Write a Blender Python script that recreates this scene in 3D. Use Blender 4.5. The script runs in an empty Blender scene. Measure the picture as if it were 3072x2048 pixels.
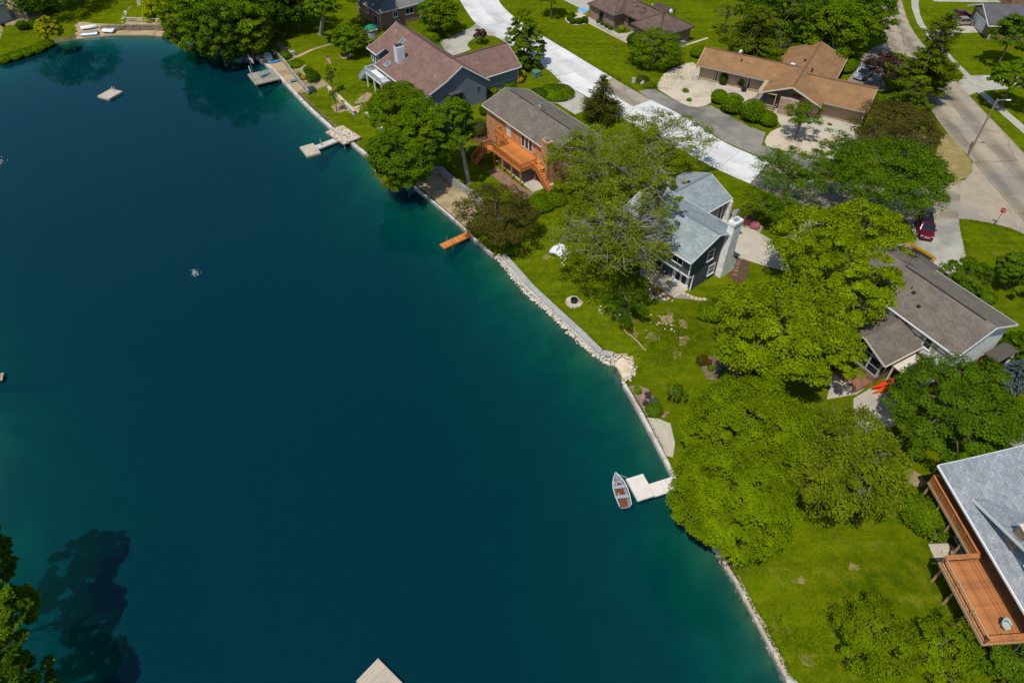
import bpy, bmesh, math, random
import numpy as np
from mathutils import Vector, Matrix

# ---------------------------------------------------------------- camera, sky, sun, exposure
SC = bpy.context.scene
COL = SC.collection
F_PX, TH, CAM_H, IW, IH = 2100.0, math.radians(45.6), 57.0, 3072, 2048
LAND = 1.6                       # level of the house lots above the lake
cd = bpy.data.cameras.new('camera'); cam = bpy.data.objects.new('camera', cd); COL.objects.link(cam)
cam.location = (0, 0, CAM_H); cam.rotation_euler = (math.radians(90) - TH, 0, 0)
cd.sensor_width = 36; cd.lens = 36 * F_PX / IW; cd.clip_end = 6000; cd.clip_start = 0.5
SC.camera = cam
SUN_EL = math.radians(62); SUN_DIR = Vector((-0.53, -0.85, 0)).normalized()   # towards the sun, on the ground
wd = bpy.data.worlds.new('World'); SC.world = wd; wd.use_nodes = True
nt = wd.node_tree; bg = nt.nodes['Background']
sky = nt.nodes.new('ShaderNodeTexSky'); sky.sky_type = 'NISHITA'; sky.sun_disc = False
sky.sun_elevation = SUN_EL; sky.sun_rotation = math.atan2(SUN_DIR.x, SUN_DIR.y)
sky.air_density = 1.0; sky.dust_density = 0.8; sky.ozone_density = 1.6; sky.altitude = 200
nt.links.new(sky.outputs[0], bg.inputs[0]); bg.inputs[1].default_value = 0.122
sd_ = bpy.data.lights.new('sun', 'SUN'); sun = bpy.data.objects.new('sun', sd_); COL.objects.link(sun)
sd_.energy = 3.9; sd_.angle = math.radians(0.53); sd_.color = (1.0, 0.955, 0.87)
tosun = Vector((SUN_DIR.x * math.cos(SUN_EL), SUN_DIR.y * math.cos(SUN_EL), math.sin(SUN_EL)))
sun.rotation_euler = tosun.to_track_quat('Z', 'Y').to_euler(); sun.location = (0, 0, 120)
SC.view_settings.view_transform = 'Standard'; SC.view_settings.look = 'None'
SC.view_settings.exposure = -0.05; SC.view_settings.gamma = 1; SC.view_settings.use_curve_mapping = False
SC.cycles.max_bounces = 6; SC.cycles.transparent_max_bounces = 12; SC.cycles.caustics_reflective = False
SC.cycles.caustics_refractive = False; SC.cycles.diffuse_bounces = 3; SC.cycles.transmission_bounces = 4

rng = np.random.default_rng(7); random.seed(7)
R = math.radians

# ---------------------------------------------------------------- measuring: photo pixel -> place on the ground
cT, sT = math.cos(TH), math.sin(TH)
def U(px, py, z=LAND):
    x = (px - IW / 2) / F_PX; y = (IH / 2 - py) / F_PX
    dx, dy, dz = x, cT + y * sT, -sT + y * cT
    t = (z - CAM_H) / dz
    return Vector((dx * t, dy * t, z))
def crop(ox, oy, s=3.92):
    return lambda x, y: (ox + x / s, oy + y / s)
def scale_at(p):                     # photo pixels per metre at a place
    return F_PX / (p[1] * cT - (p[2] - CAM_H) * sT)

# ---------------------------------------------------------------- materials
MATS = {}
def M(name, c1, c2=None, scale=4.0, rough=0.8, bump=0.0, bscale=None, c3=None, scale3=0.25, spec=0.3, metal=0.0, detail=4.0, coord='pos', lo=0.35, hi=0.65, stretch=None, w3=0.5, orand=0.0, crack=0.0, tyre=0.0):
    if name in MATS: return MATS[name]
    m = bpy.data.materials.new(name); m.use_nodes = True; MATS[name] = m
    t = m.node_tree; b = t.nodes['Principled BSDF']
    b.inputs['Base Color'].default_value = (*c1, 1); b.inputs['Roughness'].default_value = rough
    b.inputs['Specular IOR Level'].default_value = spec; b.inputs['Metallic'].default_value = metal
    N = t.nodes.new; Lk = t.links.new
    if c2 is None and not bump: return m
    if coord == 'pos': src = N('ShaderNodeNewGeometry').outputs['Position']
    elif coord == 'uv': src = N('ShaderNodeTexCoord').outputs['UV']
    else: src = N('ShaderNodeTexCoord').outputs['Object']
    if stretch:
        mp = N('ShaderNodeMapping'); mp.inputs['Scale'].default_value = stretch; Lk(src, mp.inputs['Vector']); src = mp.outputs[0]
    def noise(sc, det=detail):
        n = N('ShaderNodeTexNoise'); n.inputs['Scale'].default_value = sc; n.inputs['Detail'].default_value = det
        n.inputs['Roughness'].default_value = 0.6; Lk(src, n.inputs['Vector']); return n.outputs['Fac']
    def mix(a, b_, f, lo_, hi_):
        r = N('ShaderNodeMapRange'); r.inputs[1].default_value = lo_; r.inputs[2].default_value = hi_; Lk(f, r.inputs[0])
        x = N('ShaderNodeMix'); x.data_type = 'RGBA'; Lk(r.outputs[0], x.inputs[0])
        for s_, v in ((6, a), (7, b_)):
            if isinstance(v, tuple): x.inputs[s_].default_value = (*v, 1)
            else: Lk(v, x.inputs[s_])
        return x.outputs[2]
    if c2 is not None:
        col = mix(c1, c2, noise(scale), lo, hi)
        if c3 is not None: col = mix(col, c3, noise(scale3, 3), w3, w3 + 0.14)
        def mul(c, fac):
            y = N('ShaderNodeMix'); y.data_type = 'RGBA'; y.blend_type = 'MULTIPLY'; y.inputs[0].default_value = 1; Lk(c, y.inputs[6]); Lk(fac, y.inputs[7]); return y.outputs[2]
        def rng_(v, a, b_, c, d):
            q = N('ShaderNodeMapRange'); q.inputs[1].default_value = a; q.inputs[2].default_value = b_; q.inputs[3].default_value = c; q.inputs[4].default_value = d; Lk(v, q.inputs[0]); return q.outputs[0]
        if orand:      # every plank, slab or stone weathered a little differently
            col = mul(col, rng_(N('ShaderNodeObjectInfo').outputs['Random'], 0, 1, 1 - orand, 1 + orand))
        if crack:      # hairline cracks and dark sealed joints
            vo = N('ShaderNodeTexVoronoi'); vo.feature = 'DISTANCE_TO_EDGE'; vo.inputs['Scale'].default_value = crack; vo.inputs['Randomness'].default_value = 1
            ns = N('ShaderNodeTexNoise'); ns.inputs['Scale'].default_value = 0.6; ns.inputs['Detail'].default_value = 5; Lk(src, ns.inputs['Vector'])
            va = N('ShaderNodeMixRGB'); va.inputs[0].default_value = 0.35; Lk(src, va.inputs[1]); Lk(ns.outputs['Color'], va.inputs[2]); Lk(va.outputs[0], vo.inputs['Vector'])
            col = mul(col, rng_(vo.outputs['Distance'], 0.0, 0.009, 0.72, 1.0))
        if tyre:       # darker wheel tracks, worn along the lane (metre UVs across the street)
            sp = N('ShaderNodeSeparateXYZ'); Lk(N('ShaderNodeTexCoord').outputs['UV'], sp.inputs[0]); wv = N('ShaderNodeMath'); wv.operation = 'PINGPONG'; wv.inputs[1].default_value = 0.25
            Lk(sp.outputs[0], wv.inputs[0]); n2 = noise(0.35, 4); tr_ = rng_(wv.outputs[0], 0.04, 0.2, 0.0, 1.0); ml = N('ShaderNodeMath'); ml.operation = 'MULTIPLY'; Lk(tr_, ml.inputs[0]); Lk(n2, ml.inputs[1])
            col = mul(col, rng_(ml.outputs[0], 0.1, 0.7, 1.0, 1.0 - tyre))
        Lk(col, b.inputs['Base Color'])
    if bump:
        bp = N('ShaderNodeBump'); bp.inputs['Strength'].default_value = bump; bp.inputs['Distance'].default_value = 0.05
        Lk(noise(bscale or scale * 3), bp.inputs['Height']); Lk(bp.outputs[0], b.inputs['Normal'])
    return m

def shingle(name, ca, cb, mortar, w=0.5, h=0.16, cc=None):
    """roof shingles: courses from the mesh's own metre UVs (u along the eave, v up the slope)"""
    m = bpy.data.materials.new(name); m.use_nodes = True; MATS[name] = m
    t = m.node_tree; b = t.nodes['Principled BSDF']; N = t.nodes.new; Lk = t.links.new
    uv = N('ShaderNodeTexCoord').outputs['UV']
    br = N('ShaderNodeTexBrick'); Lk(uv, br.inputs['Vector']); br.inputs['Scale'].default_value = 1
    br.inputs['Brick Width'].default_value = w; br.inputs['Row Height'].default_value = h; br.inputs['Mortar Size'].default_value = 0.012
    br.inputs['Color1'].default_value = (*ca, 1); br.inputs['Color2'].default_value = (*cb, 1); br.inputs['Mortar'].default_value = (*mortar, 1)
    br.inputs['Bias'].default_value = 0.0; br.offset = 0.5
    n = N('ShaderNodeTexNoise'); n.inputs['Scale'].default_value = 0.5; n.inputs['Detail'].default_value = 5; Lk(uv, n.inputs['Vector'])
    n2 = N('ShaderNodeTexNoise'); n2.inputs['Scale'].default_value = 7; n2.inputs['Detail'].default_value = 3; Lk(uv, n2.inputs['Vector'])
    ad = N('ShaderNodeMath'); ad.operation = 'ADD'; Lk(n.outputs[0], ad.inputs[0]); Lk(n2.outputs[0], ad.inputs[1])
    r = N('ShaderNodeMapRange'); r.inputs[1].default_value = 0.7; r.inputs[2].default_value = 1.3; r.inputs[3].default_value = 0.72; r.inputs[4].default_value = 1.22; Lk(ad.outputs[0], r.inputs[0])
    x = N('ShaderNodeMix'); x.data_type = 'RGBA'; x.blend_type = 'MULTIPLY'; x.inputs[0].default_value = 1
    Lk(br.outputs['Color'], x.inputs[6]); Lk(r.outputs[0], x.inputs[7])
    out = x.outputs[2]
    if cc:
        s = N('ShaderNodeTexNoise'); s.inputs['Scale'].default_value = 0.35; s.inputs['Detail'].default_value = 6; Lk(uv, s.inputs['Vector'])
        q = N('ShaderNodeMapRange'); q.inputs[1].default_value = 0.5; q.inputs[2].default_value = 0.72; Lk(s.outputs[0], q.inputs[0])
        y = N('ShaderNodeMix'); y.data_type = 'RGBA'; Lk(q.outputs[0], y.inputs[0]); Lk(out, y.inputs[6]); y.inputs[7].default_value = (*cc, 1); out = y.outputs[2]
    Lk(out, b.inputs['Base Color']); b.inputs['Roughness'].default_value = 0.9; b.inputs['Specular IOR Level'].default_value = 0.15
    bp = N('ShaderNodeBump'); bp.inputs['Strength'].default_value = 0.5; bp.inputs['Distance'].default_value = 0.03
    Lk(br.outputs['Fac'], bp.inputs['Height']); bp.invert = True; Lk(bp.outputs[0], b.inputs['Normal'])
    return m

def brickmat(name, ca, cb, mortar, w=0.22, h=0.075, ms=0.012):
    """brickwork on box walls, object coordinates wrapped so courses run level"""
    m = bpy.data.materials.new(name); m.use_nodes = True; MATS[name] = m
    t = m.node_tree; b = t.nodes['Principled BSDF']; N = t.nodes.new; Lk = t.links.new
    sp = N('ShaderNodeSeparateXYZ'); Lk(N('ShaderNodeTexCoord').outputs['Object'], sp.inputs[0])
    a = N('ShaderNodeMath'); a.operation = 'ADD'; Lk(sp.outputs[0], a.inputs[0]); Lk(sp.outputs[1], a.inputs[1])
    cb_ = N('ShaderNodeCombineXYZ'); Lk(a.outputs[0], cb_.inputs[0]); Lk(sp.outputs[2], cb_.inputs[1])
    br = N('ShaderNodeTexBrick'); Lk(cb_.outputs[0], br.inputs['Vector']); br.inputs['Scale'].default_value = 1
    br.inputs['Brick Width'].default_value = w; br.inputs['Row Height'].default_value = h; br.inputs['Mortar Size'].default_value = ms
    br.inputs['Color1'].default_value = (*ca, 1); br.inputs['Color2'].default_value = (*cb, 1); br.inputs['Mortar'].default_value = (*mortar, 1)
    n = N('ShaderNodeTexNoise'); n.inputs['Scale'].default_value = 1.3; n.inputs['Detail'].default_value = 5; Lk(cb_.outputs[0], n.inputs['Vector'])
    r = N('ShaderNodeMapRange'); r.inputs[1].default_value = 0.3; r.inputs[2].default_value = 0.7; r.inputs[3].default_value = 0.75; r.inputs[4].default_value = 1.25; Lk(n.outputs[0], r.inputs[0])
    x = N('ShaderNodeMix'); x.data_type = 'RGBA'; x.blend_type = 'MULTIPLY'; x.inputs[0].default_value = 1
    Lk(br.outputs['Color'], x.inputs[6]); Lk(r.outputs[0], x.inputs[7]); Lk(x.outputs[2], b.inputs['Base Color'])
    b.inputs['Roughness'].default_value = 0.9
    return m

def leafmat(name, ca, cb, cc, trans=0.4, raw=False):
    if not raw: ca, cb, cc = [(v[0] * 1.45, v[1] * 1.36, v[2] * .5) for v in (ca, cb, cc)]
    """each leaf its own shade between three greens, light passing through"""
    m = bpy.data.materials.new(name); m.use_nodes = True; MATS[name] = m
    t = m.node_tree; N = t.nodes.new; Lk = t.links.new
    t.nodes.remove(t.nodes['Principled BSDF']); out = t.nodes['Material Output']
    g = N('ShaderNodeNewGeometry'); cr = N('ShaderNodeValToRGB'); Lk(g.outputs['Random Per Island'], cr.inputs[0])
    e = cr.color_ramp.elements; e[0].color = (*ca, 1); e[1].color = (*cc, 1); e.new(0.5).color = (*cb, 1)
    no = N('ShaderNodeTexNoise'); no.inputs['Scale'].default_value = 0.55; no.inputs['Detail'].default_value = 2; Lk(g.outputs['Position'], no.inputs['Vector'])
    r = N('ShaderNodeMapRange'); r.inputs[1].default_value = 0.3; r.inputs[2].default_value = 0.7; r.inputs[3].default_value = 0.72; r.inputs[4].default_value = 1.28; Lk(no.outputs[0], r.inputs[0])
    x = N('ShaderNodeMix'); x.data_type = 'RGBA'; x.blend_type = 'MULTIPLY'; x.inputs[0].default_value = 1; Lk(cr.outputs[0], x.inputs[6]); Lk(r.outputs[0], x.inputs[7])
    df = N('ShaderNodeBsdfDiffuse'); tr = N('ShaderNodeBsdfTranslucent'); mx = N('ShaderNodeMixShader'); mx.inputs[0].default_value = trans
    Lk(x.outputs[2], df.inputs[0]); Lk(x.outputs[2], tr.inputs[0]); Lk(df.outputs[0], mx.inputs[1]); Lk(tr.outputs[0], mx.inputs[2])
    Lk(mx.outputs[0], out.inputs[0]); return m

# ---------------------------------------------------------------- mesh building
class MB:
    def __init__(s): s.v = []; s.f = []; s.uv = None
    def add(s, vs, fs):
        b = len(s.v); s.v += [tuple(x) for x in vs]; s.f += [tuple(b + i for i in q) for q in fs]; return s
    def box(s, x0, x1, y0, y1, z0, z1):
        return s.add([(x0, y0, z0), (x1, y0, z0), (x1, y1, z0), (x0, y1, z0), (x0, y0, z1), (x1, y0, z1), (x1, y1, z1), (x0, y1, z1)],
                     [(0, 3, 2, 1), (4, 5, 6, 7), (0, 1, 5, 4), (1, 2, 6, 5), (2, 3, 7, 6), (3, 0, 4, 7)])
    def beam(s, p, q, w, h, up=(0, 0, 1)):
        p, q = Vector(p), Vector(q); d = (q - p).normalized(); u = Vector(up)
        if abs(d.dot(u)) > .99: u = Vector((1, 0, 0))
        x = d.cross(u).normalized() * (w / 2); y = x.cross(d).normalized() * (h / 2)
        c = [p - x - y, p + x - y, p + x + y, p - x + y]; e = [v + (q - p) for v in c]
        return s.add(c + e, [(0, 1, 2, 3), (7, 6, 5, 4), (0, 4, 5, 1), (1, 5, 6, 2), (2, 6, 7, 3), (3, 7, 4, 0)])
    def prism(s, poly, z0, z1):
        n = len(poly); a = sum(poly[i][0] * poly[(i + 1) % n][1] - poly[(i + 1) % n][0] * poly[i][1] for i in range(n))
        if a < 0: poly = poly[::-1]
        return s.add([(x, y, z0) for x, y in poly] + [(x, y, z1) for x, y in poly],
                     [tuple(range(n - 1, -1, -1)), tuple(range(n, 2 * n))] + [(i, (i + 1) % n, n + (i + 1) % n, n + i) for i in range(n)])
    def extrude(s, pts, vec):
        """closed planar outline pushed along vec"""
        n = len(pts); vec = Vector(vec); P = [Vector(p) for p in pts]
        nor = Vector((0, 0, 0))
        for i in range(n): nor += P[i].cross(P[(i + 1) % n])
        if nor.dot(vec) > 0: P = P[::-1]
        return s.add(P + [p + vec for p in P], [tuple(range(n)), tuple(range(2 * n - 1, n - 1, -1))] + [((i + 1) % n, i, n + i, n + (i + 1) % n) for i in range(n)])
    def tube(s, pts, rad, n=6, cap=True):
        P = [Vector(p) for p in pts]; rings = []
        if not hasattr(rad, '__len__'): rad = [rad] * len(P)
        for i, p in enumerate(P):
            d = (P[min(i + 1, len(P) - 1)] - P[max(i - 1, 0)]).normalized()
            u = Vector((0, 0, 1)) if abs(d.z) < .9 else Vector((1, 0, 0))
            x = d.cross(u).normalized(); y = d.cross(x)
            rings.append([p + (x * math.cos(2 * math.pi * k / n) + y * math.sin(2 * math.pi * k / n)) * rad[i] for k in range(n)])
        fs = [(i * n + k, i * n + (k + 1) % n, (i + 1) * n + (k + 1) % n, (i + 1) * n + k) for i in range(len(P) - 1) for k in range(n)]
        if cap: fs += [tuple(range(n - 1, -1, -1)), tuple((len(P) - 1) * n + k for k in range(n))]
        return s.add([v for r in rings for v in r], fs)
    def cyl(s, x, y, z0, z1, r0, r1=None, n=12):
        return s.tube([(x, y, z0), (x, y, z1)], [r0, r0 if r1 is None else r1], n)
    def loft(s, secs, closed=True, caps=True):
        n = len(secs[0]); m = len(secs); k = n if closed else n - 1
        fs = [(i * n + j, i * n + (j + 1) % n, (i + 1) * n + (j + 1) % n, (i + 1) * n + j) for i in range(m - 1) for j in range(k)]
        if caps: fs += [tuple(range(n - 1, -1, -1)), tuple((m - 1) * n + j for j in range(n))]
        return s.add([v for r in secs for v in r], fs)
    def mesh(s, name):
        me = bpy.data.meshes.new(name); me.from_pydata(s.v, [], s.f); me.update(); return me
    def build(s, name, mat, parent=None, loc=(0, 0, 0), rz=0.0, smooth=False, fix=False):
        me = s.mesh(name)
        if fix:
            b = bmesh.new(); b.from_mesh(me); bmesh.ops.recalc_face_normals(b, faces=b.faces); b.to_mesh(me); b.free()
        if smooth: me.polygons.foreach_set('use_smooth', [True] * len(me.polygons))
        return put(name, me, mat, parent, loc, rz)
def put(name, me, mat=None, parent=None, loc=(0, 0, 0), rz=0.0):
    o = bpy.data.objects.new(name, me); COL.objects.link(o)
    if mat is not None and not me.materials: me.materials.append(mat)
    o.parent = parent; o.location = loc; o.rotation_euler = (0, 0, rz); return o
def again(src, parent, loc=None, rot=None, scale=None):
    c = src.copy(); COL.objects.link(c); c.parent = parent
    if loc is not None: c.location = loc
    if rot is not None: c.rotation_euler = rot
    if scale is not None: c.scale = scale
    return c
def tag(o, label=None, cat=None, group=None, kind=None):
    if label: o['label'] = label
    if cat: o['category'] = cat
    if group: o['group'] = group
    if kind: o['kind'] = kind
    return o
def thing(name, label, cat, loc=(0, 0, 0), rz=0.0, group=None):
    o = bpy.data.objects.new(name, None); COL.objects.link(o); o.location = loc; o.rotation_euler = (0, 0, rz); o.empty_display_size = .3
    return tag(o, label, cat, group)

def lawnmat(name):
    """mown lawn: fine tufts, mottled greens, sun-dried yellow patches, faint mowing stripes"""
    m = bpy.data.materials.new(name); m.use_nodes = True; t = m.node_tree; b = t.nodes['Principled BSDF']; N = t.nodes.new; Lk = t.links.new
    pos = N('ShaderNodeNewGeometry').outputs['Position']
    def noise(sc, det, vec=pos, ro=.6):
        n = N('ShaderNodeTexNoise'); n.inputs['Scale'].default_value = sc; n.inputs['Detail'].default_value = det; n.inputs['Roughness'].default_value = ro; Lk(vec, n.inputs['Vector']); return n.outputs['Fac']
    def mr(v, a, b_, c=0.0, d=1.0):
        q = N('ShaderNodeMapRange'); q.inputs[1].default_value = a; q.inputs[2].default_value = b_; q.inputs[3].default_value = c; q.inputs[4].default_value = d; Lk(v, q.inputs[0]); return q.outputs[0]
    def mix(f, a, b_, mode='MIX'):
        x = N('ShaderNodeMix'); x.data_type = 'RGBA'; x.blend_type = mode
        if isinstance(f, float): x.inputs[0].default_value = f
        else: Lk(f, x.inputs[0])
        for i, v in ((6, a), (7, b_)):
            if isinstance(v, tuple): x.inputs[i].default_value = (*v, 1)
            else: Lk(v, x.inputs[i])
        return x.outputs[2]
    c = mix(mr(noise(.22, 5), .35, .65), (.054, .096, .002), (.096, .134, .002))
    c = mix(mr(noise(1.1, 6, ro=.7), .42, .72), c, (.145, .162, .003))
    c = mix(mr(noise(.5, 8, ro=.75), .57, .72, 0, .75), c, (.20, .175, .03))
    mp = N('ShaderNodeMapping'); mp.inputs['Rotation'].default_value = (0, 0, R(52)); mp.inputs['Scale'].default_value = (.04, .9, 1); Lk(pos, mp.inputs['Vector'])
    c = mix(1.0, c, mr(noise(1.0, 2, mp.outputs[0]), .35, .65, .86, 1.12), 'MULTIPLY')
    c = mix(1.0, c, mr(noise(7.0, 5, ro=.8), .30, .70, .55, 1.4), 'MULTIPLY')
    Lk(c, b.inputs['Base Color']); b.inputs['Roughness'].default_value = 1; b.inputs['Specular IOR Level'].default_value = 0
    bp = N('ShaderNodeBump'); bp.inputs['Strength'].default_value = .8; bp.inputs['Distance'].default_value = .08; Lk(noise(6, 6, ro=.75), bp.inputs['Height']); Lk(bp.outputs[0], b.inputs['Normal'])
    return m
# ---------------------------------------------------------------- the lie of the land
c1 = crop(0, 0, 3.0625)
SHORE_PX = [(-260, 250), (-120, 215), (0, 186), (82, 160), (150, 131), (242, 116), (343, 106), (441, 106), (522, 114), (598, 131), (669, 157), (735, 168), (770, 173), (810, 204), (843, 237), (894, 291), (927, 326), (997, 388), (1055, 430), (1115, 480), (1128, 525), (1148, 551), (1171, 564), (1243, 559), (1263, 577), (1300, 607), (1374, 669), (1425, 720), (1500, 788), (1576, 880), (1653, 943), (1730, 1020), (1775, 1056), (1821, 1092), (1840, 1092), (1854, 1110), (1866, 1132), (1866, 1148), (1873, 1153), (1929, 1250), (1992, 1371), (2040, 1462), (2110, 1591), (2123, 1606), (2177, 1697), (2206, 1743), (2286, 1894), (2357, 2029), (2420, 2150), (2520, 2350), (2600, 2560)]
SHORE = [U(x, y, 0.0) for x, y in SHORE_PX]
def left_bank():
    return [U(x, y, 0.0) for x, y in [(600, 2900), (-210, 2600), (-190, 2150), (-120, 1800), (-62, 1580), (-40, 1420), (-80, 1260), (-170, 1050), (-260, 750), (-380, 450), (-420, 300)]]
LAKE = np.array([(p.x, p.y) for p in SHORE + left_bank()])
def inside(poly, X, Y):
    n = len(poly); r = np.zeros(np.shape(X), bool)
    for i in range(n):
        x0, y0 = poly[i]; x1, y1 = poly[(i + 1) % n]
        if y0 == y1: continue
        r ^= ((y0 > Y) != (y1 > Y)) & (X < (x1 - x0) * (Y - y0) / (y1 - y0) + x0)
    return r
def nearest(poly, X, Y, closed=True):
    best = np.full(np.shape(X), 1e9); bx = np.zeros(np.shape(X)); by = np.zeros(np.shape(X)); n = len(poly)
    for i in range(n if closed else n - 1):
        x0, y0 = poly[i]; x1, y1 = poly[(i + 1) % n]; dx, dy = x1 - x0, y1 - y0
        t = np.clip(((X - x0) * dx + (Y - y0) * dy) / (dx * dx + dy * dy + 1e-9), 0, 1)
        qx, qy = x0 + t * dx, y0 + t * dy; d = np.hypot(X - qx, Y - qy); m = d < best
        best = np.where(m, d, best); bx = np.where(m, qx, bx); by = np.where(m, qy, by)
    return best, bx, by
c2 = crop(700, 0); c8 = crop(850, 250)
TERR = []                                               # lower terraces behind the seawalls, held up by walls
def terr(px, z):
    TERR.append((np.array([(U(x, y, z).x, U(x, y, z).y) for x, y in px]), z))
WALL_C = [(822, 153), (853, 184), (879, 219), (924, 275), (985, 272), (1006, 280), (1065, 336), (1110, 372), (1150, 420)]
terr([(735, 166), (760, 150), (790, 140)] + WALL_C + [(1160, 480), (1148, 520), (1110, 492), (1050, 434), (994, 392), (924, 332), (890, 297), (840, 243), (806, 210), (766, 181)], 0.5)
WALL_B = [(1284, 508), (1324, 506), (1360, 541), (1429, 588), (1450, 620)]
terr([(1235, 572), (1240, 540)] + WALL_B + [(1440, 660), (1400, 690), (1368, 678), (1290, 612), (1258, 583)], 0.5)
WALL_T = [(300, 82), (372, 80), (464, 80), (500, 84), (540, 94)]
terr([(240, 125), (245, 100)] + WALL_T + [(580, 110), (600, 140), (520, 122), (440, 113), (340, 113)], 0.5)
BEACH = [np.array([(U(x, y, 0).x, U(x, y, 0).y) for x, y in px]) for px in ([(225, 135), (235, 85), (300, 82), (372, 82), (464, 82), (520, 88), (560, 100), (575, 135), (440, 125), (340, 125)], [(1826, 1100), (1835, 1078), (1852, 1062), (1880, 1062), (1905, 1090), (1905, 1120), (1885, 1145), (1866, 1155), (1845, 1130)])]
def height(X, Y):
    X = np.asarray(X, float); Y = np.asarray(Y, float)
    d, _, _ = nearest(LAKE, X, Y); ins = inside(LAKE, X, Y)
    t = np.clip((d - 1.0) / 9.0, 0, 1); land = 0.5 + 1.1 * t * t * (3 - 2 * t)
    for poly, z in TERR:
        land = np.where(inside(poly, X, Y), z, land)
    for poly in BEACH:
        land = np.where(inside(poly, X, Y), np.minimum(land, 0.03 + 0.16 * d), land)
    bed = -np.minimum(np.minimum(0.18 + 0.58 * d, 1.2 + 0.48 * d), 12.0)
    return np.where(ins, bed, land)
_A = LAKE; _B = np.roll(LAKE, -1, 0); _D = _B - _A; _DD = (_D ** 2).sum(1) + 1e-9
def _in1(poly, x, y):
    a = poly; b = np.roll(poly, -1, 0); m = (a[:, 1] > y) != (b[:, 1] > y)
    return bool((m & (x < (b[:, 0] - a[:, 0]) * (y - a[:, 1]) / np.where(m, b[:, 1] - a[:, 1], 1) + a[:, 0])).sum() % 2)
def near1(x, y):
    t = np.clip(((x - _A[:, 0]) * _D[:, 0] + (y - _A[:, 1]) * _D[:, 1]) / _DD, 0, 1); qx = _A[:, 0] + t * _D[:, 0]; qy = _A[:, 1] + t * _D[:, 1]; d = np.hypot(x - qx, y - qy); i = int(d.argmin()); return float(d[i]), float(qx[i]), float(qy[i])
def hz(x, y):
    """the same ground height for a single place"""
    d = near1(x, y)[0]
    if _in1(LAKE, x, y): return -min(0.18 + 0.58 * d, 1.2 + 0.48 * d, 12.0)
    t = min(1, max(0, (d - 1.0) / 9.0)); land = 0.5 + 1.1 * t * t * (3 - 2 * t)
    for poly, z in TERR:
        if _in1(poly, x, y): land = z
    for poly in BEACH:
        if _in1(poly, x, y): land = min(land, 0.03 + 0.16 * d)
    return land
def Gd(px, py, off=0.0):
    """place on the ground seen at a photo pixel"""
    z = LAND
    for _ in range(10):
        p = U(px, py, z); z = z * 0.4 + max(0.0, hz(p.x, p.y)) * 0.6
    p = U(px, py, z); d, bx, by = near1(p.x, p.y)
    if hz(p.x, p.y) < 0:                                 # never off the bank
        v = Vector((bx - p.x, by - p.y, 0)); q = Vector((bx, by, 0)) + (v.normalized() * .12 if v.length > 1e-6 else v); p = Vector((q.x, q.y, 0))
    p.z = max(0, hz(p.x, p.y)) + off; return p

M_LAWN = lawnmat('lawn_grass')
M_BANK = M('bank_soil', (0.10, 0.075, 0.04), (0.16, 0.13, 0.06), scale=2, rough=1, c3=(0.06, 0.08, 0.01), scale3=.7)
M_BSAND = M('shore_sand', (0.33, 0.25, 0.14), (0.40, 0.31, 0.18), scale=1.5, rough=1)
M_BED = M('lake_bed', (0.22, 0.30, 0.085), (0.09, 0.17, 0.045), scale=0.35, rough=1, c3=(0.075, 0.15, 0.05), scale3=0.09, detail=6)
def ground():
    def axis(a, b, st, far):
        core = list(np.arange(a, b + 1e-6, st)); g = []; s = st * 3; x = b
        while x < far: x += s; s *= 1.6; g.append(x)
        lo = []; s = st * 3; x = a
        while x > -far: x -= s; s *= 1.6; lo.append(x)
        return np.array(lo[::-1] + core + g)
    xs = axis(-112, 118, 0.55, 2500); ys = axis(8, 172, 0.55, 2500)
    X, Y = np.meshgrid(xs, ys); X = X.ravel(); Y = Y.ravel()
    d, bx, by = nearest(LAKE, X, Y); sn = d < 0.40
    Xs = np.where(sn, bx, X); Ys = np.where(sn, by, Y); Z = height(Xs, Ys); Z = np.where(sn, 0.02, Z)
    core = (np.abs(X) < 130) & (Y > 0) & (Y < 200); Z = np.where(core | (Z < 0.3), Z, LAND)
    nx, ny = len(xs), len(ys); i = np.arange(nx - 1)[None, :] + nx * np.arange(ny - 1)[:, None]; i = i.ravel()
    q = np.stack([i, i + 1, i + 1 + nx, i + nx], 1)
    me = bpy.data.meshes.new('ground'); me.vertices.add(len(X)); me.vertices.foreach_set('co', np.stack([Xs, Ys, Z], 1).ravel())
    me.loops.add(q.size); me.loops.foreach_set('vertex_index', q.ravel()); me.polygons.add(len(q))
    me.polygons.foreach_set('loop_start', np.arange(len(q)) * 4); me.polygons.foreach_set('loop_total', np.full(len(q), 4))
    me.update(calc_edges=True)
    for m_ in (M_LAWN, M_BED, M_BANK, M_BSAND): me.materials.append(m_)
    zc = Z[q]; fx, fy = Xs[q].mean(1), Ys[q].mean(1); mi = np.where(zc.min(1) < 0.0, 1, np.where((zc.min(1) < 0.3) & ((fy > 112) | (fx < -24)), 2, 0))
    for poly in BEACH: mi = np.where(inside(poly, fx, fy), 3, mi)
    me.polygons.foreach_set('material_index', mi.astype(np.int32)); me.update()
    me.polygons.foreach_set('use_smooth', [True] * len(q))
    o = put('ground', me); tag(o, 'mown green lawns running down to the lake bed', kind='structure')
ground()

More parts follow.
